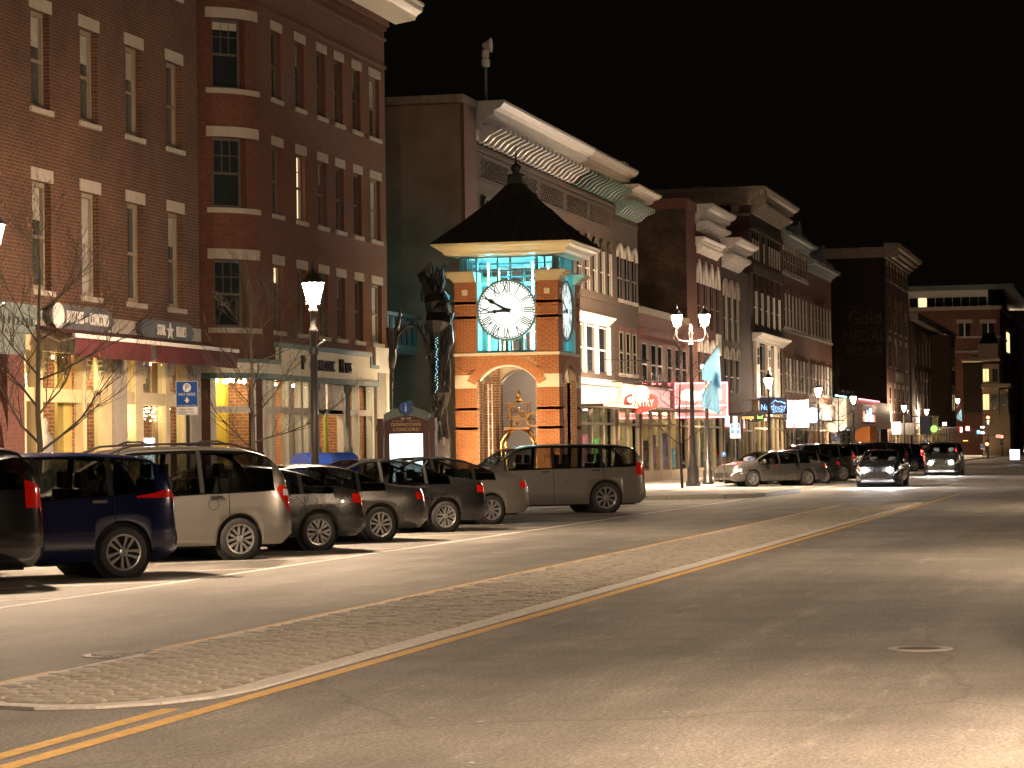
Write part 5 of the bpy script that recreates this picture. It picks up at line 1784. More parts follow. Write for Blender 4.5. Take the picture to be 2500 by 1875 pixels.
MB().box(130.05, 140.9, YF - .25, YF - .003, 3.6, 4.1).build('shop_fascia', 'brickF', Eb)
shopfront(Eb, 130.5, 140.5, SH, n=4, back='stucco', lamp='coollamp')
E2 = body('brick_building', 'narrow brown house with a deep white cornice, right of the mottled wall house', 140.95, 147.5, 12.0, 'brickF', holes=[(141.2, 147.2, .13, SH)])
cornice(E2, 141.0, 148.0, 11.9, .95, 1.1, 'corn_white')
brackets(E2, 141.1, 147.4, 9, 11.3, 12.0, .75, .25, 'corn_white')
for a, b in evenly(141.2, 147.4, 3, .95):
    arched(E2, a, b, 7.4, 9.8, hood='limestone', hw=.3, rise=.7, light='limestone')
    arched(E2, a, b, 4.5, 6.4, hood='limestone', hw=.2)
shopfront(E2, 141.3, 147.1, SH, n=2, lamp='coollamp')
# alley house between
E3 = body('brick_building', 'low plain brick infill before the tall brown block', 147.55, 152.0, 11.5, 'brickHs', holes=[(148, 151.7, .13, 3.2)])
shopfront(E3, 148.1, 151.6, 3.2, n=2, lamp='warmlamp', post='tanframe')

# --- tall brown block with ornate cornice
Fb = body('brick_building', 'tall brownstone block with a heavy ornate cornice along front and side', 152.05, 165.5, 15.75, 'brickF', back=40, holes=[(152.4, 165.2, .13, SH)])
cornice(Fb, 151.2, 166.3, 15.55, 1.0, 1.1, 'browncorn')
brackets(Fb, 152.3, 165.3, 16, 15.1, 15.7, .8, .3, 'browncorn')
sdm = MB()
sdm.prism([(0, 0), (.3, .1), (.5, .5), (1.0, .8), (1.0, 1.0), (0, 1.0)], lambda u, w, d: (152.04 - u, d, 15.55 + w), YF - 1.0, 40)
sdm.build('side_cornice', 'browncorn', Fb)
sb2 = MB()
for i in range(14):
    sb2.box(151.5, 152.03, YF + .6 + i * 1.2, YF + 1.0 + i * 1.2, 15.1, 15.55)
sb2.build('side_brackets', 'browncorn', Fb)
MB().box(151.95, 152.04, YF, 40, 14.95, 15.08).build('side_band', 'browncorn', Fb)
for z, h_ in ((14.2, .2), (11.7, .6), (8.3, .35)):
    MB().box(152.05, 165.5, YF - .16, YF - .002, z, z + h_).build('belt_course', 'brickF', Fb)
for grp in ((152.4, 155.6), (156.6, 158.2), (159.2, 164.8)):
    n = max(1, int((grp[1] - grp[0]) / 1.05))
    for a, b in evenly(*grp, n, .62):
        arched(Fb, a, b, 12.5, 13.7, pointed=True, light='limestone', fm='tanframe')
for a, b in evenly(152.4, 165.0, 5, 1.25):
    arched(Fb, a, b, 8.75, 10.7, pointed=True, light='white_trim', hood='brickF')
for x0_ in (152.6, 157.4, 161.4):
    MB().box(x0_, x0_ + 1.4, YF - .18, YF - .002, 4.5, 7.7).build('painted_pier', 'white_trim', Fb)
    flatwin(Fb, x0_ + .3, x0_ + 1.1, 6.4, 7.4, y=YF - .18, fm='white_trim')
for a, b in ((154.3, 157.1), (159.0, 161.2), (163.0, 165.0)):
    flatwin(Fb, a, b, 4.6, 7.6, fm='tanframe')
cornice(Fb, 152.2, 165.4, 7.72, .5, .6, 'white_trim', 'first_floor_cornice')
MB().box(152.1, 165.4, YF - .3, YF - .003, 3.4, 4.3).build('shop_fascia', 'beigewall', Fb)
shopfront(Fb, 152.6, 165.0, SH, n=6, post='beigewall', lamp='warmlamp')

# --- two orange-red houses with mansard fronts
def mansard(par, x0, x1, z, xc, rounded):
    m_ = MB().prism([(0, 0), (-.65, .12), (-.7, .3), (-.35, .4), (-.1, .95), (0, .95)], lambda u, w, d: (d, YF + u, z + w), x0 - .1, x1 + .4)
    m_.build('mansard_front', 'ash_trim', par)
    d = MB()
    if rounded:
        P = [(xc - .9, z + .3)] + [(xc - .9 * math.cos(PI * i / 8), z + .95 + .75 * math.sin(PI * i / 8)) for i in range(9)] + [(xc + .9, z + .3)]
    else:
        P = [(xc - 1.2, z + .3), (xc - 1.2, z + 1.0), (xc, z + 1.45), (xc + 1.2, z + 1.0), (xc + 1.2, z + .3)]
    d.prism(P, lambda u, w, dd: (u, dd, w), YF - .5, YF + .8)
    d.build('dormer', 'ash_trim', par)
    brackets(par, x0 + .2, x1 - .2, 14, z - .4, z + .05, .45, .2, 'ash_trim')
    MB().box(x0, x1, YF - .06, YF - .002, z - .42, z - .02).build('frieze', 'ash_trim', par)
G1 = body('brick_building', 'orange-red brick house with a gabled grey dormer, right of the tall brown block', 165.55, 178.5, 14.7, 'brickG', holes=[(166, 178.2, .13, SH)])
mansard(G1, 165.55, 178.5, 14.7, 171.0, False)
G2 = body('brick_building', 'orange-red brick house with a round-topped grey dormer, left of the low white shop', 178.55, 192.2, 13.8, 'brickG', holes=[(179, 191.9, .13, SH)])
mansard(G2, 178.55, 192.2, 13.8, 184.5, True)
for Gx, x0_, x1_, top in ((G1, 165.55, 178.5, True), (G2, 178.55, 192.2, False)):
    cs = evenly(x0_ + .4, x1_ - .4, 7, .85)
    for i, (a, b) in enumerate(cs):
        if top:
            flatwin(Gx, a, b, 12.75, 14.0, fm='tanframe', lint='limestone', sill='limestone', lh=.3)
        arched(Gx, a, b, 9.2, 11.3, light='limestone', fm='tanframe', hood='brickG', sill='limestone', rise=.3)
        arched(Gx, a, b, 5.2, 7.2, light='white_trim' if i % 2 else 'limestone', fm='tanframe', hood='brickG', sill='limestone', rise=.3)
    MB().box(x0_, x1_, YF - .1, YF - .002, 8.85, 9.0).build('belt_course', 'limestone', Gx)
    if top:
        MB().box(x0_, x1_, YF - .1, YF - .002, 12.45, 12.6).build('belt_course', 'limestone', Gx)
    MB().box(x0_, x1_, YF - .2, YF - .003, 3.4, 4.5).build('shop_fascia', 'concrete', Gx)
    shopfront(Gx, x0_ + .6, x1_ - .6, SH, n=5, lamp='coollamp')
# --- low white shop with video screen
Lb = body('shop_building', 'low white flat-fronted shop with a video screen on its front', 192.6, 227.3, 5.1, 'white_trim', holes=[(193.5, 226.5, .13, 2.9)])
shopfront(Lb, 194, 226, 2.9, n=9, lamp='coollamp', rows=1)
MB().box(193, 227.0, YF - .9, YF - .004, 2.95, 5.05).build('projecting_fascia', 'white_trim', Lb)
vsn = thing('video_screen', 'bright red and white video screen on the low white shop', 'screen', (218, YF - .95, 3.5))
c0, c1 = at(2107, 991, YF - 1.0), at(2136, 1032, YF - 1.0)
MB().box(c0.x - .3, c1.x + .3, YF - 1.0, YF - .905, c1.z - .1, c0.z + .1).build('housing', 'black', vsn)
for i in range(7):
    a = c0.x + (c1.x - c0.x) * i / 7
    MB().box(a, a + (c1.x - c0.x) / 7 * .85, YF - 1.03, YF - 1.005, c1.z + .05, c0.z - rnd.uniform(.05, .7)).build('picture_bar', [emit('screen_red', (1, .15, .08), 2.2), emit('screen_white', (1, .8, .7), 2.5), emit('screen_blue', (.1, .4, 1), 2)][i % 3], vsn)
for k, (px0, px1, mt) in enumerate(((2042, 2068, 'cyanlamp'), (2098, 2148, 'redneon'))):
    a, b = at(px0, 968, YF - 1), at(px1, 982, YF - 1)
    MB().tube([(a.x, YF - .95, 5.12), (b.x, YF - .95, 5.12)], .05, 5).build('neon_tube', emit('tube%d' % k, ((.1, .8, .8), (1, .15, .2))[k], 5), Lb)
# --- salmon brick building with the ghost sign on its dark side
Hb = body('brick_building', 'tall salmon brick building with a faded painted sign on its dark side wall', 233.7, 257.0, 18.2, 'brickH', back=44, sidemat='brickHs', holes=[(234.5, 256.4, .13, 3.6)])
cornice(Hb, 233.0, 258.0, 18.0, 1.2, 1.4, 'browncorn')
MB().prism([(0, 0), (.5, .5), (.9, .9), (0, .9)], lambda u, w, d: (233.69 - u * .4, d, 18.0 + w), YF - 1.2, 44).build('side_cornice', 'browncorn', Hb)
for (z0_, z1_, n_, lm) in ((16.2, 17.5, 7, 'limestone'), (11.75, 14.0, 4, None), (8.6, 10.8, 4, 'limestone'), (4.6, 6.7, 5, 'limestone')):
    for a, b in evenly(234.6, 256.2, n_, 1.7 if n_ < 6 else 1.2):
        flatwin(Hb, a, b, z0_, z1_, lint=lm, sill='limestone', lh=.4, fm='tanframe')
        if lm is None:
            arc_ring(MB(), (a + b) / 2, 14.0, .85, 1.05, YF - .08, YF - .002, 0, PI, 10).build('arch', 'brickH', Hb)
MB().box(241, 249.5, YF - .1, YF - .003, 7.3, 8.3).build('name_plate', 'black', Hb)
MB().box(241.8, 248.7, YF - .12, YF - .102, 7.45, 8.15).build('pale_panel', 'limestone', Hb)
shopfront(Hb, 235, 256, 3.6, n=6, post='tanframe')
GH = 'ghost_paint'
M[GH] = plain(GH, (.062, .042, .03), .9, var=.6, scale=1.2)
for s, px_, py_, sz in (('Gold', 2111, 777, 1.75), ('MEDAL', 2110, 822, 1.4), ('FLOUR', 2112, 858, 1.25)):
    p = atx(px_, py_, 233.6)
    text(s, sz, GH, Hb, (233.66, p.y, p.z), '-x', .002, .85, 'ghost_lettering')
# --- distant group
Ib = body('brick_building', 'dark brown distant building with tall arched bays, right of the salmon brick one', 259, 310, 14.0, 'brickF', back=36, holes=[(262, 308, .13, 3.3)])
MB().box(258.2, 311, YF - .8, YF - .003, 13.6, 14.3).build('cornice', 'browncorn', Ib)
MB().prism([(0, 0), (2.4, -2.2), (9, -2.2), (11.4, 0)], lambda u, w, d: (285 + u, YF - .01 + w * .8, d), 3.4, 13.2).build('projecting_bay', 'brickF', Ib)
for z0_, z1_ in ((9.5, 12), (5, 8)):
    for a, b in evenly(262, 284, 5, 1.8):
        arched(Ib, a, b, z0_, z1_, hood='brickF', fm='tanframe')
    for a, b in evenly(288, 293, 2, 1.4):
        flatwin(Ib, a, b, z0_, z1_, y=YF - 1.78)
shopfront(Ib, 263, 307, 3.3, n=10, lamp='warmlamp')
JX = 345
J = thing('office_building', 'distant modern brick office block with a glazed top storey and jutting roof', 'building', (JX + 20, 30, 0))
def jx(px_, py_):
    return atx(px_, py_, JX)
jc = jx(2440, 755)
yc, zc = jc.y, jc.z
wj = MB()
wj.box(JX, JX + 60, yc, yc + 40, 0, zc)
wj.build('wall', 'brickH', J)
MB().box(JX - .3, JX + 60, yc - .3, yc + 40, zc, zc + .5).build('coping', 'limestone', J)
zt = jx(2400, 728).z
MB().box(JX + 1, JX + 50, yc + 1.5, yc + 40, zc + .5, zt).build('top_storey', 'white_trim', J)
rt = jx(2432, 698).z
MB().box(JX - .5, JX + 58, yc - 2.0, yc + 40, rt - .4, rt + .2).xf(lambda x, y, z: (x, y, z + (x - JX) * .0)).build('roof', 'ash_trim', J)
MB().box(JX + 1, JX + 50, yc + 1.5, yc + 40, zt, rt - .4).build('upper_wall', 'white_trim', J)
za, zb2 = jx(2300, 726).z, jx(2300, 748).z
for i in range(9):
    y1_ = jx(2220 + i * 21, 740).y; y2_ = jx(2220 + (i + 1) * 21 - 1.5, 740).y
    MB().box(JX + .9, JX + .99, y2_, y1_, zb2, za).build('ribbon_window', 'litwin' if i == 1 else 'pane', J)
for px0, px1 in ((2341, 2369), (2398, 2427)):
    a, b = jx(px0, 790), jx(px1, 823)
    o = MB().box(JX - .1, JX - .01, b.y, a.y, b.z, a.z).build('window', 'pane', J)
    MB().box(JX - .2, JX - .02, b.y - .3, a.y + .3, a.z + .01, a.z + .5).build('lintel', 'limestone', o)
    ym = (a.y + b.y) / 2
    MB().box(JX - .15, JX - .101, ym - .08, ym + .08, b.z, a.z).build('mullion', 'white_trim', o)
for z in (jx(2400, 825).z, jx(2400, 860).z):
    MB().box(JX - .12, JX + 60, yc - .12, yc + 40, z, z + .25).build('belt_course', 'limestone', J)
for i in range(5):
    zz = 3 + i * 3.6
    MB().box(JX + 16, JX + 22, yc - .15, yc - .005, zz, zz + 2.6).build('stair_window', 'litwin' if i == 3 else 'pane', J)
Kx = 318
Kt = thing('turret_building', 'distant tan corner building with a dark-roofed turret and lit windows', 'building', (Kx + 5, 14, 0))
def kx(px_, py_):
    return atx(px_, py_, Kx)
def kbox(p0, p1, p2, p3, name, mat, dx0=0, dx1=6, par=Kt):
    a, b = kx(p0, p1), kx(p2, p3)
    return MB().box(Kx + dx0, Kx + dx1, b.y, a.y, b.z, a.z).build(name, mat, par)
kbox(2398, 890, 2440, 940, 'wall', 'beigewall')
kbox(2398, 941, 2440, 1012, 'lower_wall', 'beigewall')
kbox(2388, 840, 2438, 873, 'turret', 'beigewall', -.6, 5)
kbox(2348, 876, 2442, 882, 'cornice', 'creamstone', -.9, 6)
kbox(2396, 938, 2468, 946, 'cornice', 'creamstone', -.7, 7)
kbox(2440, 950, 2462, 1012, 'side_bay', 'beigewall', .4, 6)
kbox(2348, 884, 2396, 1010, 'brick_wing', 'brickHs', 2, 9)
kbox(2398, 1013, 2468, 1140, 'ground_floor', 'beigewall', .2, 8)
kbox(2368, 862, 2392, 867, 'parapet', 'creamstone', 0, 4)
kbox(2349, 848, 2369, 851, 'parapet', 'creamstone', 0, 4)
a, b = kx(2390, 838), kx(2436, 812)
rtm = MB()
ya, yb = kx(2392, 838).y, kx(2435, 838).y
z0_ = kx(2400, 839).z; z1_ = kx(2400, 812).z
ym = (ya + yb) / 2
rtm.add([(Kx - .8, ya, z0_), (Kx - .8, yb, z0_), (Kx + 5, yb, z0_), (Kx + 5, ya, z0_), (Kx + 1, ym + .6, z1_), (Kx + 1, ym - .6, z1_), (Kx + 3, ym - .6, z1_), (Kx + 3, ym + .6, z1_)],
        [(0, 1, 5, 4), (1, 2, 6, 5), (2, 3, 7, 6), (3, 0, 4, 7), (4, 5, 6, 7)])
rtm.build('turret_roof', 'roofmetal', Kt)
for (p0, p1, p2, p3, lit) in ((2400, 901, 2414, 931, 1), (2423, 901, 2436, 931, 0), (2400, 963, 2415, 1000, 1), (2423, 963, 2436, 1000, 0), (2446, 965, 2458, 990, 0)):
    o = kbox(p0, p1, p2, p3, 'window', emit('warm_lit_window', (1, .7, .3), .9) if lit else 'pane', -.05, -.01)
    c_ = (p0 + p2) / 2
    kbox(c_ - .8, p1, c_ + .8, p3, 'mullion', 'darkframe', -.1, -.051, o)


# roof clutter on the row
for x_, y_, z_, w_, h_ in ((137, 27, 13.5, 1.2, 3.0), (160, 26, 15.8, 1.0, 1.6), (172, 27, 14.7, .9, 1.8), (186, 28, 13.8, .9, 1.6), (248, 27, 18.2, 1.4, 1.8)):
    ow = {137: Eb, 160: Fb, 172: G1, 186: G2, 248: Hb}[x_]
    ch = MB().box(x_ - w_ / 2, x_ + w_ / 2, y_ - w_ / 2, y_ + w_ / 2, z_ - .1, z_ + h_)
    o = ch.build('chimney', 'brickD', ow)
    MB().box(x_ - w_ / 2 - .1, x_ + w_ / 2 + .1, y_ - w_ / 2 - .1, y_ + w_ / 2 + .1, z_ + h_ + .002, z_ + h_ + .15).build('chimney_cap', 'browncorn', o)
# ------------------------------------------------------------------ vehicles
def interp(pts, x):
    """smooth (Catmull-like, monotone clamp) interpolation through control points"""
    if x <= pts[0][0]:
        return pts[0][1]
    for i in range(len(pts) - 1):
        (x0, a), (x1, b) = pts[i], pts[i + 1]
        if x <= x1:
            t = (x - x0) / (x1 - x0)
            def sl(k):
                if k <= 0 or k >= len(pts) - 1:
                    return (pts[min(k + 1, len(pts) - 1)][1] - pts[max(k - 1, 0)][1]) / (pts[min(k + 1, len(pts) - 1)][0] - pts[max(k - 1, 0)][0])
                d0 = (pts[k][1] - pts[k - 1][1]) / (pts[k][0] - pts[k - 1][0])
                d1 = (pts[k + 1][1] - pts[k][1]) / (pts[k + 1][0] - pts[k][0])
                return 0 if d0 * d1 <= 0 else 2 * d0 * d1 / (d0 + d1)
            m0, m1 = sl(i) * (x1 - x0), sl(i + 1) * (x1 - x0)
            t2, t3 = t * t, t * t * t
            return (2 * t3 - 3 * t2 + 1) * a + (t3 - 2 * t2 + t) * m0 + (-2 * t3 + 3 * t2) * b + (t3 - t2) * m1
    return pts[-1][1]

CARS = {
 # x = 0 at the rear axle, forward positive; top line from tail to nose
 'sedan': dict(top=[(-1.05, .60), (-1.02, .86), (-.9, 1.0), (-.45, 1.06), (-.2, 1.1), (.3, 1.3), (.75, 1.43), (1.25, 1.475), (1.7, 1.46), (2.1, 1.33), (2.75, 1.02), (3.3, .92), (3.6, .78), (3.72, .55)],
               belt=[(-1.05, .55), (-.9, .9), (0, .95), (1.5, .92), (2.6, .88), (3.4, .76), (3.72, .5)], hw=.9, wb=2.75, rw=.325, win=(-.12, 2.45), pill=[.42, 1.42], rear=(-.22, .62), wind=(1.78, 2.62), tum=.38),
 'hatch': dict(top=[(-.95, .60), (-.93, .9), (-.8, 1.02), (-.45, 1.1), (.2, 1.34), (.8, 1.47), (1.3, 1.5), (1.75, 1.46), (2.15, 1.31), (2.7, 1.03), (3.2, .92), (3.5, .76), (3.6, .55)],
               belt=[(-.95, .55), (-.8, .96), (.2, .98), (1.5, .93), (2.6, .88), (3.3, .74), (3.6, .5)], hw=.88, wb=2.65, rw=.32, win=(-.3, 2.4), pill=[.3, 1.3], rear=(-.55, .55), wind=(1.8, 2.58), tum=.4),
 'suv': dict(top=[(-.84, .6), (-.83, 1.05), (-.77, 1.28), (-.62, 1.52), (-.45, 1.66), (-.15, 1.7), (.6, 1.745), (1.3, 1.745), (1.8, 1.7), (2.2, 1.5), (2.75, 1.14), (3.3, 1.06), (3.6, .92), (3.72, .6)],
             belt=[(-.84, .55), (-.75, 1.2), (-.45, 1.16), (.5, 1.1), (1.8, 1.03), (2.7, 1.0), (3.4, .88), (3.72, .55)], hw=.94, wb=2.72, rw=.355, win=(-.5, 2.5), pill=[.16, 1.22], rear=(-.78, -.5), wind=(1.88, 2.65), tum=.32),
 'van': dict(top=[(-.95, .55), (-.93, 1.0), (-.88, 1.25), (-.7, 1.55), (-.47, 1.72), (-.15, 1.79), (.6, 1.82), (1.6, 1.8), (2.2, 1.68), (2.7, 1.42), (3.2, 1.12), (3.65, .98), (3.92, .8), (4.02, .55)],
             belt=[(-.95, .5), (-.85, 1.1), (-.45, 1.08), (.6, 1.05), (2, 1.0), (3.1, .96), (3.6, .86), (4.02, .5)], hw=.98, wb=3.03, rw=.335, win=(-.62, 2.95), pill=[.62, 1.85], rear=(-.9, -.57), wind=(2.3, 3.2), tum=.3),
 'bigsuv': dict(top=[(-1.15, .6), (-1.14, 1.1), (-1.1, 1.32), (-.95, 1.62), (-.75, 1.8), (-.4, 1.86), (.8, 1.9), (1.9, 1.88), (2.3, 1.8), (2.7, 1.56), (3.1, 1.28), (3.7, 1.2), (4.1, 1.05), (4.2, .7)],
                belt=[(-1.15, .55), (-1.05, 1.26), (-.5, 1.24), (1, 1.22), (2.6, 1.18), (3.4, 1.12), (4.0, .95), (4.2, .6)], hw=1.0, wb=3.25, rw=.4, win=(-.88, 2.75), pill=[.1, 1.42], rear=(-1.1, -.8), wind=(2.35, 3.05), tum=.25),
}
RIMS = {}
def wheel_meshes(r, spokes, rimmat):
    key = (r, spokes, rimmat)
    if key in RIMS:
        return RIMS[key]
    w = .11
    rr = r * .71
    t = MB().lathe([(rr, -w), (r * .9, -w), (r * .98, -w * .8), (r, -w * .4), (r, w * .4), (r * .98, w * .8), (r * .9, w), (rr, w)], n=28, axis='y', cap=False)
    tyre = t.mesh('tyre', 'rubber', True)
    m_ = MB()
    n = 28
    for i in range(n):
        t0, t1 = 2 * PI * i / n, 2 * PI * (i + 1) / n
        for (r0, y0), (r1, y1) in (((rr, .10), (rr, .115)), ((rr, .115), (rr * .9, .11)), ((rr * .9, .11), (rr * .86, -.02))):
            m_.add([(r0 * math.cos(t0), y0, r0 * math.sin(t0)), (r1 * math.cos(t0), y1, r1 * math.sin(t0)), (r1 * math.cos(t1), y1, r1 * math.sin(t1)), (r0 * math.cos(t1), y0, r0 * math.sin(t1))], [(0, 1, 2, 3)])
    for k in range(spokes):
        a = 2 * PI * k / spokes + .3
        c_, s_ = math.cos(a), math.sin(a)
        for d in ((-.045, .045),) if spokes > 7 else ((-.075, -.025), (.025, .075)):
            h = .7 if spokes > 7 else 1
            P = [(rr * .18 * c_ - d[0] * h * .5 * s_, rr * .18 * s_ + d[0] * h * .5 * c_), (rr * .9 * c_ - d[0] * h * s_, rr * .9 * s_ + d[0] * h * c_), (rr * .9 * c_ - d[1] * h * s_, rr * .9 * s_ + d[1] * h * c_), (rr * .18 * c_ - d[1] * h * .5 * s_, rr * .18 * s_ + d[1] * h * .5 * c_)]
            m_.prism(P, lambda u, w_, dd: (u, dd, w_), .07, .1)
    m_.lathe([(.001, .06), (rr * .26, .06), (rr * .24, .105), (rr * .12, .112), (.001, .112)], n=12, axis='y')
    rim = m_.mesh('rim', rimmat)
    k = MB().lathe([(rr * .84, -.03), (rr * .84, .0)], n=20, axis='y').mesh('brake_disc', 'iron')
    RIMS[key] = (tyre, rim, k)
    return RIMS[key]

def car(kind, paint, label, loc, rz, spokes=5, rimmat='alloy', hscale=1.0, plate=True, rack=False, lit=False, fuel=False, group='cars parked at an angle along the kerb', dark_trim=True, tail='std', tl='tail'):
    S_ = CARS[kind]
    top = [(x, z * hscale) for x, z in S_['top']]
    belt = [(x, z * hscale) for x, z in S_['belt']]
    x0, x1 = top[0][0], top[-1][0]
    hw0, wb, rw = S_['hw'], S_['wb'], S_['rw']
    t = local('parked_car' if not lit else 'car', label, 'car', loc, rz, group)
    ra = rw + .055
    def hw(x):
        f = 1.0
        if x < x0 + .55:
            u = (x0 + .55 - x) / .55
            f -= .1 * u * u + .06 * u ** 6
        if x > x1 - .9:
            u = (x - x1 + .9) / .9
            f -= .16 * u * u + .12 * u ** 6
        return hw0 * f
    def zbot(x):
        z = .24
        for xc in (0, wb):
            d = abs(x - xc)
            if d < ra:
                z = max(z, rw + math.sqrt(ra * ra - d * d))
        if x < x0 + .2:
            z = max(z, .24 + (x0 + .2 - x) * .7)
        if x > x1 - .2:
            z = max(z, .2 + (x - x1 + .2) * .5)
        return z
    SS = ((0, .93), (1, .985), (2, 1.0), (3, .985), (4, .955))
    def sec(x):
        zt = interp(top, x)
        zb_ = min(interp(belt, x), zt - .015)
        h = zt - zb_
        b = zbot(x)
        w = hw(x)
        b = min(b, zb_ - .04)
        zz = [b, max(.36, b + .015), max(.55, b + .03), max(.55 + (zb_ - .55) * .62, b + .045), max(zb_, b + .06)]
        P = [(w * f, z) for (i, f), z in zip(SS, zz)]
        yb = w * .955
        k = min(1, h / .25)
        yr = yb - S_['tum'] * h * .9 - .04 * (1 - k)
        P.append((yb + (yr - yb) * .5, zb_ + h * .5))
        P.append((yr, zb_ + h * .9))
        P.append((yr * .9, zb_ + h * .955))
        P.append((yr * .6, zb_ + h * .985))
        P.append((0, zt))
        return P
    def at_s(x, s):
        P = sec(x)
        i = min(int(s), len(P) - 2); f = s - i
        a, b = P[i], P[i + 1]
        return a[0] + (b[0] - a[0]) * f, a[1] + (b[1] - a[1]) * f
    # body
    xs = sorted(set([x0, x0 + .015, x0 + .04] + [x0 + .08 + i * (x1 - x0 - .16) / 96 for i in range(97)] + [x1 - .04, x1 - .015, x1] + [c + s_ * ra for c in (0, wb) for s_ in (-1, -.995, .995, 1)] + [*S_['win'], *S_['rear'], *S_['wind']]))
    b = MB()
    n = 10
    for x in xs:
        P = sec(x)
        b.v += [(x, y, z) for y, z in P] + [(x, -y, z) for y, z in P[-2::-1]]
    k = 2 * n - 1
    def inside(i, rng):
        return xs[i] >= rng[0] - 1e-6 and xs[i + 1] <= rng[1] + 1e-6
    for i in range(len(xs) - 1):
        for j in range(k - 1):
            if (j in (4, 5, 12, 13) and inside(i, S_['win'])) or (j in (7, 8, 9, 10) and (inside(i, S_['rear']) or inside(i, S_['wind']))):
                continue
            b.f.append((i * k + j, (i + 1) * k + j, (i + 1) * k + j + 1, i * k + j + 1))
    b.f.append(tuple(range(k)))
    b.f.append(tuple((len(xs) - 1) * k + j for j in range(k))[::-1])
    b.build('body', paint, t, True)
    MB().box(x0 + .25, x1 - .25, -hw0 * .72, hw0 * .72, .2, .62).build('underbody', 'void', t)
    wl = MB()
    for xc in (0, wb):
        wl.lathe([(ra + .02, -hw0 * .9), (ra + .02, -hw0 * .7), (ra + .02, hw0 * .7), (ra + .02, hw0 * .9)], (xc, 0, rw), 20, 'y')
    wl.build('wheel_wells', 'void', t)
    # patches that follow the body, pushed out by a few millimetres
    def patch(xa, xb, sa, sb_, off, name, mat, nx=16, ns=6, side=1, shape=None, par=None):
        m_ = MB()
        for i in range(nx + 1):
            for j in range(ns + 1):
                u, v = i / nx, j / ns
                x = xa + (xb - xa) * u; s = sa + (sb_ - sa) * v
                if shape:
                    x, s = shape(u, v)
                y, z = at_s(x, s)
                y2, z2 = at_s(x, s + .05)
                ny, nz = (z2 - z), -(y2 - y)
                L = math.hypot(ny, nz) or 1
                dx = .02
                ya, za_ = at_s(x + dx, s); yc_, zc_ = at_s(x - dx, s)
                tx = Vector((2 * dx, ya - yc_, za_ - zc_)); ts = Vector((0, y2 - y, z2 - z))
                nv_ = tx.cross(ts)
                if nv_.length < 1e-9:
                    nv_ = Vector((0, ny, nz))
                nv_.normalize()
                if nv_.y * 1.0 + nv_.z * .5 < 0 and s < 8.5:
                    nv_ = -nv_
                if s >= 8.5 and nv_.z < 0:
                    nv_ = -nv_
                p = Vector((x, y, z)) + nv_ * off
                m_.v.append((p.x, side * p.y, p.z))
        for i in range(nx):
            for j in range(ns):
                q = i * (ns + 1) + j
                m_.f.append((q, q + ns + 1, q + ns + 2, q + 1))
        return m_.build(name, mat, par or t, True)
    wa, wb_ = S_['win']
    for sd_ in (1, -1):
        patch(wa - .01, wb_ + .01, 5.86, 6.06, .003, 'window_surround', 'void', 40, 2, sd_)
        for xp in S_['pill']:
            patch(xp - .045, xp + .045, 3.99, 6.0, .002, 'door_pillar', 'void', 2, 6, sd_)
        ed = [wa] + S_['pill'] + [wb_]
        for i in range(len(ed) - 1):
            patch(ed[i] + (.035 if i else 0), ed[i + 1] - (.035 if i < len(ed) - 2 else 0), 3.99, 6.0, .006, 'side_window', 'tint', 16, 4, sd_)
        # door seams and handles
        for i, xd in enumerate([S_['pill'][0] - (.05 if kind != 'van' else .45)] + S_['pill'][1:] + [wb_ - .12]):
            patch(xd, xd + .012, .4, 4.0, .0025, 'door_seam', 'void', 1, 12, sd_)
            if i < 2:
                y, z = at_s(xd + .2, 3.75)
                MB().box(xd + .12, xd + .33, min(sd_ * y, sd_ * (y + .035)), max(sd_ * y, sd_ * (y + .035)), z - .02, z + .02).build('door_handle', paint if not dark_trim else 'chrome', t)
        y, z = at_s(wb_ - .25, 4.2)
        MB().lathe([(.01, -.11), (.08, -.08), (.1, 0), (.08, .08), (.01, .1)], (wb_ - .2, sd_ * (y + .13), z + .1), 10, 'y').xf(lambda x, yy, zz: (wb_ - .2 + (x - wb_ + .2) * .55, yy, zz)).build('mirror', paint, t, True)
        # lamps
        zs = (3.05, 4.0) if kind in ('sedan', 'hatch') else (3.1, 4.55)
        if tail == 'tri':
            patch(0, 0, 0, 0, .012, 'tail_lamp', tl, 10, 6, sd_, lambda u, v: (x0 + .02 + .28 * u * (1 - abs(v - .75) * .9), 2.75 + 1.6 * v))
            patch(0, 0, 0, 0, .016, 'tail_lamp_clear', 'clearlens', 6, 4, sd_, lambda u, v: (x0 + .06 + .12 * u, 3.55 + .5 * v))
        elif tail == 'wedge':
            patch(0, 0, 0, 0, .012, 'tail_lamp', tl, 14, 6, sd_, lambda u, v: (x0 + .02 + .62 * u, 3.55 + .55 * v * (1 - u * .8) + .25 * u))
        else:
            patch(x0 + .015, x0 + .3, zs[0], zs[1], .01, 'tail_lamp', tl, 8, 5, sd_)
        hl = patch(0, 0, 0, 0, .01, 'head_lamp', 'clearlens', 8, 5, sd_, lambda u, v: (x1 - .42 + .38 * u, 2.7 + 1.0 * v))
        if lit:
            xh = x1 - .1
            y, z = at_s(xh, 3.1)
            MB().lathe([(.001, -.03), (.085, -.03), (.085, .03), (.001, .03)], (x1 - .04, sd_ * (hw(x1) * .78), .68), 14, 'x').build('lit_bulb', 'head', hl)
        patch(wa + .02, wb_ - .05, 4.0, 4.05, .008, 'belt_moulding', 'chrome' if dark_trim else 'void', 40, 1, sd_)
        tyre, rim, disc = wheel_meshes(rw, spokes, rimmat)
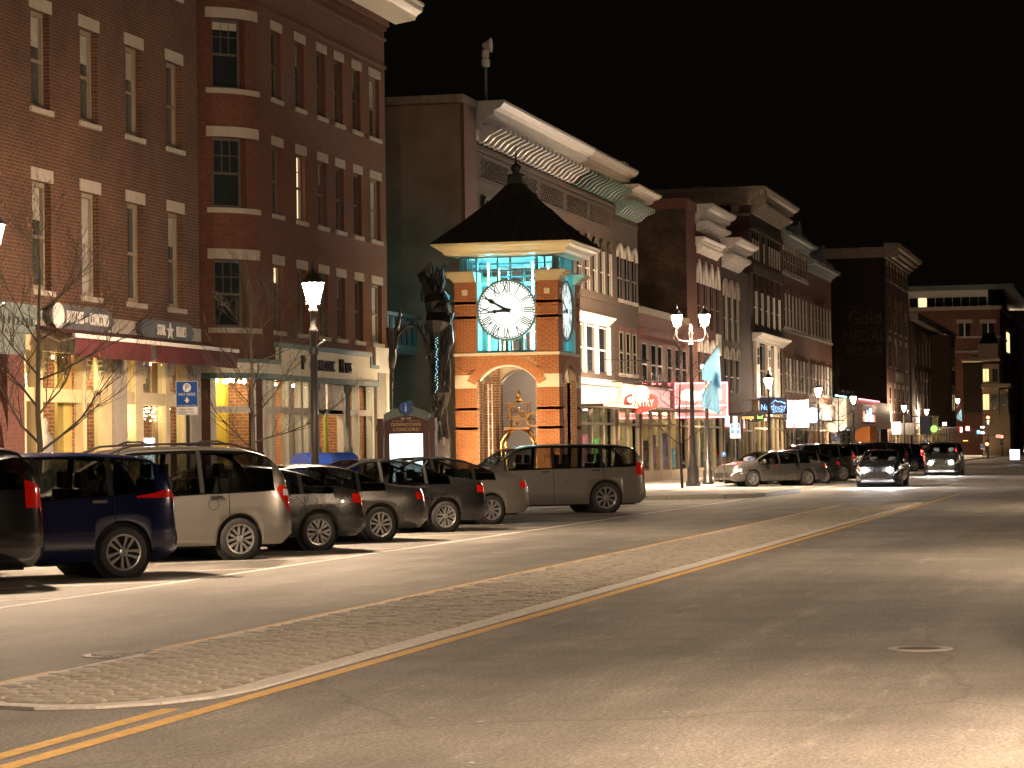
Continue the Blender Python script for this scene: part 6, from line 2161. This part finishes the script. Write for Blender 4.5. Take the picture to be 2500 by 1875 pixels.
        for xc in (0, wb):
            w = bpy.data.objects.new('wheel', tyre); col.objects.link(w); w.parent = t
            w.location = (xc, sd_ * (hw0 - .115), rw); w.rotation_euler = (0, rnd.uniform(0, 6), 0 if sd_ > 0 else PI)
            q = bpy.data.objects.new('rim', rim); col.objects.link(q); q.parent = w
            q = bpy.data.objects.new('brake_disc', disc); col.objects.link(q); q.parent = w
    ra_, rb_ = S_['rear']
    fa, fb = S_['wind']
    for sd_ in (1, -1):
        patch(ra_, rb_, 7.0, 9.0, .006, 'rear_window', 'tint', 10, 6, sd_)
        patch(fa, fb, 7.0, 9.0, .006, 'windscreen', 'tint', 10, 6, sd_)
    # cabin: seats with headrests, dash
    zr = interp(top, 1.0)
    rows_ = [.35, 1.35] if kind != 'van' else [.05, 1.0, 2.0]
    if kind == 'bigsuv':
        rows_ = [-.1, .85, 1.9]
    for xr in rows_:
        for yy in (-.38, .38):
            st_ = MB().box(xr, xr + .14, yy - .25, yy + .25, .62, zr - .52)
            st_.box(xr + .02, xr + .11, yy - .13, yy + .13, zr - .5, zr - .28).box(xr + .14, xr + .6, yy - .25, yy + .25, .62, .74)
            st_.build('seat', 'cabin', t)
    MB().box(fb - .55, fb - .2, -hw0 * .7, hw0 * .7, .62, interp(belt, fb - .4) - .02).build('dashboard', 'cabin', t)
    # bumpers, grille, plates
    rb2 = MB()
    prof = [(x0 - .03, .42), (x0 - .05, .5), (x0 - .04, .62), (x0 + .02, .64), (x0 + .02, .4)]
    rb2.prism(prof, lambda u, w, d: (u + .1 * (abs(d) / hw0) ** 4, d, w), -hw0 * .86, hw0 * .86).build('rear_bumper', paint, t)
    MB().box(x1 - .03, x1 + .012, -hw0 * .5, hw0 * .5, .4, .6).build('grille', 'black', t)
    if plate:
        MB().box(x0 - .06, x0 - .052, -.16, .16, .5, .58 if kind in ('sedan', 'hatch') else .6).build('rear_plate', 'plate', t)
    if rack:
        for sd_ in (1, -1):
            P_ = [(x, sd_ * (sec(x)[6][0] - .03), interp(top, x) * .99 + (.055 if 0 < i < 5 else 0)) for i, x in enumerate([wa + .1 + (fa - wa - .1) * q / 5 for q in range(6)])]
            MB().tube(P_, .02, 6).build('roof_rail', 'black', t)
        for q in (.25, .7):
            x = wa + (fa - wa) * q
            yy = sec(x)[6][0] - .03
            MB().tube([(x, -yy, interp(top, x) * .99 + .05), (x, -yy * .5, interp(top, x) + .085), (x, yy * .5, interp(top, x) + .085), (x, yy, interp(top, x) * .99 + .05)], .018, 6).build('roof_bar', 'black', t)
    else:
        x = wa + .25
        MB().tube([(x, 0, interp(top, x)), (x - .18, 0, interp(top, x) + .2)], .008, 5).build('aerial', 'black', t)
    if fuel:
        y, z = at_s(.42, 3.45)
        m_ = MB()
        for i in range(24):
            t0, t1 = 2 * PI * i / 24, 2 * PI * (i + 1) / 24
            for r0 in ((.085, .092),):
                Q = [(.45 + r * math.cos(q), 0, z - .06 + r * math.sin(q)) for r, q in ((r0[0], t0), (r0[1], t0), (r0[1], t1), (r0[0], t1))]
                m_.add([(qx, y + .018, qz) for qx, _, qz in Q], [(0, 1, 2, 3)])
        m_.build('fuel_flap', 'void', t)
    return t

PA = {k: paintmat('car_paint_' + k, c, m_, r) for k, (c, m_, r) in dict(
    navy=((.003, .006, .034), .3, .2), silver=((.2, .19, .175), .6, .3), charcoal=((.03, .03, .03), .5, .25), grey=((.07, .069, .065), .6, .28),
    black=((.008, .008, .009), .2, .2), champagne=((.2, .19, .17), .6, .3), dark=((.022, .022, .024), .5, .25), white=((.5, .49, .47), .1, .35), red=((.2, .01, .01), .3, .3)).items()}
ANG = R(48)
def park(px_, py_, kind, paint, label, ang=ANG, **kw):
    """near-side rear tyre stands at the ground point seen at the pixel"""
    p = onz(px_, py_)
    rz = PI - ang
    off = Matrix.Rotation(rz, 3, 'Z') @ Vector((0, CARS[kind]['hw'] - .1, 0))
    return car(kind, PA[paint], label, (p.x - off.x, p.y - off.y, 0), rz, **kw)
park(-95, 1436, 'bigsuv', 'black', 'black pickup-like vehicle whose red tail lamp shows at the left edge of the picture')
park(297, 1411, 'suv', 'navy', 'dark navy parked crossover, nearest whole car at the left', spokes=5, tail='wedge')
park(582, 1367, 'van', 'silver', 'silver minivan with roof rack parked behind the navy crossover', spokes=6, tail='tri', rack=True, fuel=True, hscale=1.0)
park(774, 1344, 'hatch', 'charcoal', 'charcoal parked hatchback between the silver minivan and the grey sedan', spokes=7)
park(925, 1322, 'sedan', 'grey', 'grey parked sedan, second car right of the silver minivan', spokes=5)
park(1084, 1299, 'sedan', 'dark', 'dark parked sedan below the information kiosk', hscale=1.05, spokes=7)
park(1197, 1280, 'sedan', 'champagne', 'pale champagne parked sedan below the left side of the clock tower', hscale=1.06, spokes=9)
park(1478, 1252, 'bigsuv', 'champagne', 'long pale full-size parked wagon with dark windows in front of the clock tower', ang=R(60), spokes=9, hscale=.96)
for i, (xx, kind, paint, lb) in enumerate(((112, 'sedan', 'grey', 'first parked car beyond the kerb extension, a grey sedan'), (118, 'hatch', 'dark', 'dark hatchback parked below the red lit sign'),
        (125, 'suv', 'dark', 'dark parked crossover below the bank sign'), (133, 'suv', 'black', 'black parked crossover below the round white sign'), (141, 'sedan', 'charcoal', 'charcoal parked sedan before the orange-red houses'),
        (152, 'van', 'grey', 'grey parked van before the low white shop'), (164, 'suv', 'navy', 'far navy parked crossover before the low white shop'), (178, 'sedan', 'white', 'far white parked sedan before the salmon brick building'),
        (194, 'suv', 'dark', 'farthest parked car in the row, a dark crossover'))):
    rz = PI - ANG
    car(kind, PA[paint], lb, (xx, 14.4, 0), rz, spokes=(5, 7, 9)[i % 3], tl='taillit' if i in (4, 6, 7, 8) else 'tail')
car('sedan', PA['dark'], 'oncoming dark sedan with lit headlamps in the far lane', (108.5, 10.3, 0), PI, lit=True, group='cars driving towards the camera with lit headlamps')
car('suv', PA['grey'], 'oncoming grey crossover with lit headlamps, behind the dark sedan', (143, 10.4, 0), PI, lit=True, group='cars driving towards the camera with lit headlamps')
car('suv', PA['black'], 'black parked crossover on the near side, outside the picture', (21.0, -.65, 0), 0, group='cars parked at an angle along the kerb')
# ------------------------------------------------------------------ bare street trees
def tree(name, label, p, h, seed, fork=.45, spread=1.0, r0=.06, droop=0, group='bare young street trees', leaves=0, tr='bark'):
    rr = random.Random(seed)
    t = local(name, label, 'tree', (p[0], p[1], .13), 0, group)
    tm = MB(); cm = MB(); tips = []
    pts = []; rs = []
    n = 9
    q = Vector((0, 0, 0))
    for i in range(n + 1):
        pts.append(q.copy()); rs.append(r0 * (1 - .8 * i / n))
        q += Vector((rr.uniform(-.03, .03), rr.uniform(-.03, .03), h / n))
    tm.tube(pts, rs, 7)
    def branch(m_, p0, d, L, r, lev):
        k = 4 if lev < 2 else 3
        pp = [p0]; rad = [r]
        q = p0.copy(); d = d.normalized()
        for i in range(k):
            d = (d + Vector((rr.uniform(-.22, .22), rr.uniform(-.22, .22), rr.uniform(-.05, .2) - droop))).normalized()
            q = q + d * (L / k)
            pp.append(q.copy()); rad.append(r * (1 - .75 * (i + 1) / k))
            if lev < 3:
                for _ in range(2 if lev == 0 else 1):
                    a = rr.uniform(0, 2 * PI)
                    nd = (d + Vector((math.cos(a), math.sin(a), rr.uniform(-.1, .5))) * .75)
                    branch(cm, q.copy(), nd, L * rr.uniform(.38, .6), r * .5 * (1 - .12 * i), lev + 1)
        m_.tube(pp, [max(.0028, x) for x in rad], 5 if lev < 2 else 3, cap=False)
        tips.append(q)
    for i in range(2, n):
        f = i / n
        if f < fork * .55:
            continue
        for _ in range(2):
            a = rr.uniform(0, 2 * PI)
            L = h * spread * (.3 * (1.15 - f) + .1)
            z = rr.uniform(-.2, .2) * h / n
            branch(tm, pts[i] + Vector((0, 0, z)), Vector((math.cos(a), math.sin(a), rr.uniform(.25, .7) if f < .8 else 1.3)), L, rs[i] * .5, 0)
    branch(tm, pts[-1], Vector((0, 0, 1)), h * .12, rs[-1], 1)
    tm.build('trunk', tr, t)
    o_ = cm.build('crown', 'twig', t); o_['kind'] = 'stuff'
    if leaves:
        lm = MB()
        for _ in range(leaves):
            p_ = rr.choice(tips)
            a = rr.uniform(0, 6)
            d = Vector((math.cos(a) * .025, math.sin(a) * .025, 0))
            lm.quad(p_ - d, p_ + Vector((0, 0, -.03)) + d * .5, p_ + Vector((0, .01, -.08)), p_ + Vector((0, 0, -.04)) - d)
        o_ = lm.build('dead_leaves', 'leaf', t); o_['kind'] = 'stuff'
def tpx(px_, Y):
    v = at(px_, 1080, Y); return (v.x, v.y)
tree('street_tree', 'bare young tree with a few dead leaves before the left shop front', tpx(96, 18.6), 5.2, 3, leaves=60, spread=1.25, r0=.075, fork=.5)
tree('street_tree', 'bare young tree before the rounded corner of the second brick building', tpx(619, 19.2), 5.2, 11, spread=1.05, r0=.06)
tree('street_tree', 'bare young tree before the red lit sign', tpx(1664, 17.2), 5.2, 5, spread=.9)
tree('street_tree', 'bare young tree before the glowing round sign', tpx(1940, 17.4), 5.6, 8, spread=.8)
tree('street_tree', 'bare young tree before the low white shop', tpx(2048, 17.4), 5.8, 9, spread=.8)
tree('backyard_tree', 'tall bare tree standing before the tan stucco wall', (82.5, 28.2), 9.5, 21, fork=.4, spread=1.0, r0=.14, group=None)
# ------------------------------------------------------------------ signs far down the street
def boxsign(name, label, px0, py0, px1, py1, X, mat, depth=.2, arm=True):
    a, b = atx(px0, py0, X), atx(px1, py1, X)
    t = thing(name, label, 'sign', (X, (a.y + b.y) / 2, b.z))
    MB().box(X, X + depth, b.y, a.y, b.z, a.z).build('box', mat, t)
    if arm:
        MB().box(X + .08, X + .14, a.y + .002, YF, a.z - .15, a.z - .08).build('wall_arm', 'black', t)
    return t, a, b
t, a, b = boxsign('bank_sign', 'dark blue sign with glowing letters and a mountain outline', 1854, 971, 1922, 1011, 148, 'navyprint')
text('Northway', (a.z - b.z) * .5, 'bluelit', t, (147.97, (a.y + b.y) / 2, b.z + (a.z - b.z) * .42), '-x', .01, .72)
text('BANK', (a.z - b.z) * .26, 'bluelit', t, (147.97, (a.y + b.y * 2) / 3, b.z + (a.z - b.z) * .17), '-x', .01, .9)
w_ = a.y - b.y; h_ = a.z - b.z
MB().tube([(147.96, a.y - w_ * u, b.z + h_ * v) for u, v in ((.38, .62), (.5, .72), (.58, .84), (.66, .74), (.76, .76), (.95, .62))], .03, 5).build('mountain_outline', 'bluelit', t)
tx, a, b = boxsign('oval_sign', 'dark oval sign with orange and green glowing letters', 1813, 1003, 1870, 1030, 143, 'black')
cy_, cz_ = (a.y + b.y) / 2, (a.z + b.z) / 2
for ch in list(tx.children):
    if ch.name.startswith('box'):
        bpy.data.objects.remove(ch)
MB().lathe([(.001, 142.9), ((a.y - b.y) / 2, 142.9), ((a.y - b.y) / 2, 143.1), (.001, 143.1)], (0, cy_, cz_), 24, 'x').xf(lambda x, y, z: (x, y, cz_ + (z - cz_) * .5)).build('oval', 'black', tx)
text('orange', .3, 'orangelit', tx, (142.88, cy_ + .33, cz_ - .05), '-x', .01, .8)
text('leaf', .3, 'greenlit', tx, (142.88, cy_ - .33, cz_ - .05), '-x', .01, .8)
t, a, b = boxsign('neon_window_sign', 'blue-framed glowing shop sign with white script', 1920, 978, 1974, 1043, 158, 'bluelit')
cy_, cz_ = (a.y + b.y) / 2, (a.z + b.z) / 2
MB().lathe([(.001, 157.95), ((a.z - b.z) * .28, 157.95), ((a.z - b.z) * .28, 157.99), (.001, 157.99)], (0, cy_ - .1, cz_), 20, 'x').build('white_disc', 'whitepanel', t)
for k in range(4):
    yq = a.y - .1 - k * .12
    MB().box(157.96, 157.995, yq - .08, yq, cz_ - .3 - .05 * (k % 2), cz_ + .25 + .1 * (k % 2)).build('white_bar', 'whitepanel', t)
MB().box(157.9, 157.98, b.y, a.y, b.z, b.z + (a.z - b.z) * .16).build('red_strip', 'redneon', t)
rd = thing('round_sign', 'round blue-white glowing sign beside a street lamp', 'sign', (163, 19.5, 3))
c = atx(1985, 1014, 163)
MB().lathe([(.001, 162.85), (.42, 162.85), (.42, 163.05), (.001, 163.05)], (0, c.y, c.z), 24, 'x').build('disc', emit('white_disc', (.7, .9, 1), 3), rd)
MB().lathe([(.43, 162.83), (.47, 162.83), (.47, 163.07), (.43, 163.07)], (0, c.y, c.z), 24, 'x', cap=False).build('rim', 'bluelit', rd)
MB().box(163.0, 163.08, c.y + .47, YF, c.z - .05, c.z + .05).build('wall_arm', 'black', rd)
ov = thing('oval_sign', 'unlit grey oval hanging sign before the low white shop', 'sign', (190, 20, 3))
c = atx(2034, 1043, 190)
MB().lathe([(.001, 189.9), (.9, 189.9), (.9, 190.1), (.001, 190.1)], (0, c.y, c.z), 24, 'x').xf(lambda x, y, z: (x, y, c.z + (z - c.z) * .4)).build('board', 'concrete', ov)
MB().box(189.97, 190.03, c.y - .8, YF, c.z + .45, c.z + .52).build('wall_arm', 'black', ov)
cn = thing('canopy', 'orange dome-shaped shop canopy at the low white shop', 'canopy', (200, YF, 2))
MB().prism([(1.8 * math.cos(PI * i / 10), 1.5 * math.sin(PI * i / 10)) for i in range(11)], lambda u, w, d: (200 + d, YF - .92 - (1.2 - w * .8), 1.6 + (u + 1.8) * .4), -2.5, 2.5).build('cloth', plain('orange_cloth', (.5, .18, .04), .8), cn)
cn.location = cn.location
# banners, shop signs and signals at the far end
def hang(name, label, px0, py0, px1, py1, X, mat, cat='banner'):
    a, b = atx(px0, py0, X), atx(px1, py1, X)
    t = thing(name, label, cat, (X, (a.y + b.y) / 2, b.z))
    MB().box(X, X + .08, b.y, a.y, b.z, a.z).build('cloth', mat, t)
    MB().box(X - .02, X + .1, b.y - .1, max(a.y + .1, YF), a.z, a.z + .1).build('bar', 'black', t)
    return t
hang('banner', 'dark navy banner on the pavement side at the far end', 2245, 1018, 2272, 1060, 258, 'navyprint')
t = hang('banner', 'tan banner with a green disc at the far end', 2275, 1018, 2291, 1062, 259, 'beigewall')
c = atx(2280, 1047, 258.8)
MB().lathe([(.001, 258.85), (.32, 258.85), (.32, 258.95), (.001, 258.95)], (0, c.y, c.z), 16, 'x').build('disc', 'greenlit', t)
aw = hang('awning', 'dark awning with pale lettering below the distant twin lamp', 2178, 1036, 2232, 1062, 238, 'black', 'awning')
sg = thing('shop_sign', 'round-ended white and red glowing sign at the foot of the salmon brick building', 'sign', (240, 20, 3))
a, b = atx(2177, 1030, 236), atx(2199, 1060, 236)
MB().box(236, 236.2, b.y, a.y, b.z, a.z).build('box', emit('cream_lit', (1, .85, .6), 1.2), sg)
MB().box(235.95, 236, b.y, a.y, (a.z + b.z) / 2 - .1, (a.z + b.z) / 2 + .08).build('red_band', 'redneon', sg)
MB().box(236.1, 236.2, a.y + .002, YF, a.z - .2, a.z - .1).build('wall_arm', 'black', sg)
def signal(px_, py_, X, label):
    c = atx(px_, py_, X)
    t = thing('traffic_signal', label, 'traffic signal', (X, c.y, .13), 0, 'traffic signals at the far crossing')
    MB().tube([(X + .3, c.y, .13), (X + .3, c.y, c.z + .8)], .07, 7).build('post', 'black', t)
    MB().box(X, X + .3, c.y - .2, c.y + .2, c.z - .55, c.z + .6).build('housing', 'black', t)
    for k, mt in enumerate(('redsignal', 'pane', 'pane')):
        MB().lathe([(.001, X - .03), (.14, X - .03), (.14, X - .002), (.001, X - .002)], (0, c.y, c.z + .36 - k * .36), 12, 'x').build('lens', mt, t)
signal(2412, 1028, 268, 'dark traffic signal on a post before the tan turret building')
signal(2410, 1093, 262, 'red traffic signal low at the far crossing')
signal(2446, 1074, 300, 'red traffic signal by the right edge at the far crossing')
ks = thing('lit_kiosk', 'far glowing white panel stand at the right edge of the picture', 'kiosk', (225, 16, 0))
a, b = atx(2466, 1098, 205), atx(2489, 1122, 205)
ks.location = (205, (a.y + b.y) / 2, .13); WORLD[ks.name] = Vector(ks.location)
MB().box(205, 205.2, b.y, a.y, b.z, a.z).build('panel', 'screen', ks)
MB().box(205.05, 205.15, b.y, a.y, .13, b.z).build('stand', 'black', ks)
pk = thing('parking_disc_sign', 'small round blue parking disc on a thin post right of the red lit sign', 'parking sign', (108, 16.9, .13))
c = at(1767, 1109, 16.9)
pk.location = (c.x, c.y, .13); WORLD[pk.name] = Vector(pk.location)
MB().box(c.x + .01, c.x + .05, c.y - .02, c.y + .02, .13, c.z).build('post', 'chrome', pk)
MB().lathe([(.001, c.x - .01), (.1, c.x - .01), (.1, c.x + .008), (.001, c.x + .008)], (0, c.y, c.z), 18, 'x').build('disc', 'blue', pk)
text('P', .16, 'white', pk, (c.x - .013, c.y, c.z), '-x', .001)

# more small lit signs towards the far crossing
for px0, py0, px1, py1, X, mt, lb in ((2300, 1030, 2312, 1040, 264, 'whitepanel', 'small warm white glowing sign below the distant twin lamp'),
        (2343, 1042, 2350, 1056, 270, 'redneon', 'small upright red neon sign near the far crossing'),
        (2357, 1040, 2368, 1052, 274, 'redneon', 'small square red neon sign near the far crossing'),
        (2384, 1050, 2394, 1060, 280, 'bluelit', 'small cyan-blue glowing sign beside the far traffic signal'),
        (2350, 1074, 2364, 1078, 262, 'orangelit', 'thin orange glowing strip sign over a far shop'),
        (2430, 1060, 2444, 1070, 296, 'redpanel', 'dim red glowing panel by the right-hand traffic signal'),
        (2393, 1040, 2404, 1046, 300, 'whitepanel', 'upper white street-name plate at the far crossing'),
        (2394, 1053, 2404, 1060, 300, 'whitepanel', 'lower white street-name plate at the far crossing')):
    t, a, b = boxsign('lit_sign', lb, px0, py0, px1, py1, X, 'black')
    MB().box(X - .03, X - .002, b.y + .04, a.y - .04, b.z + .04, a.z - .04).build('lit_face', mt, t)
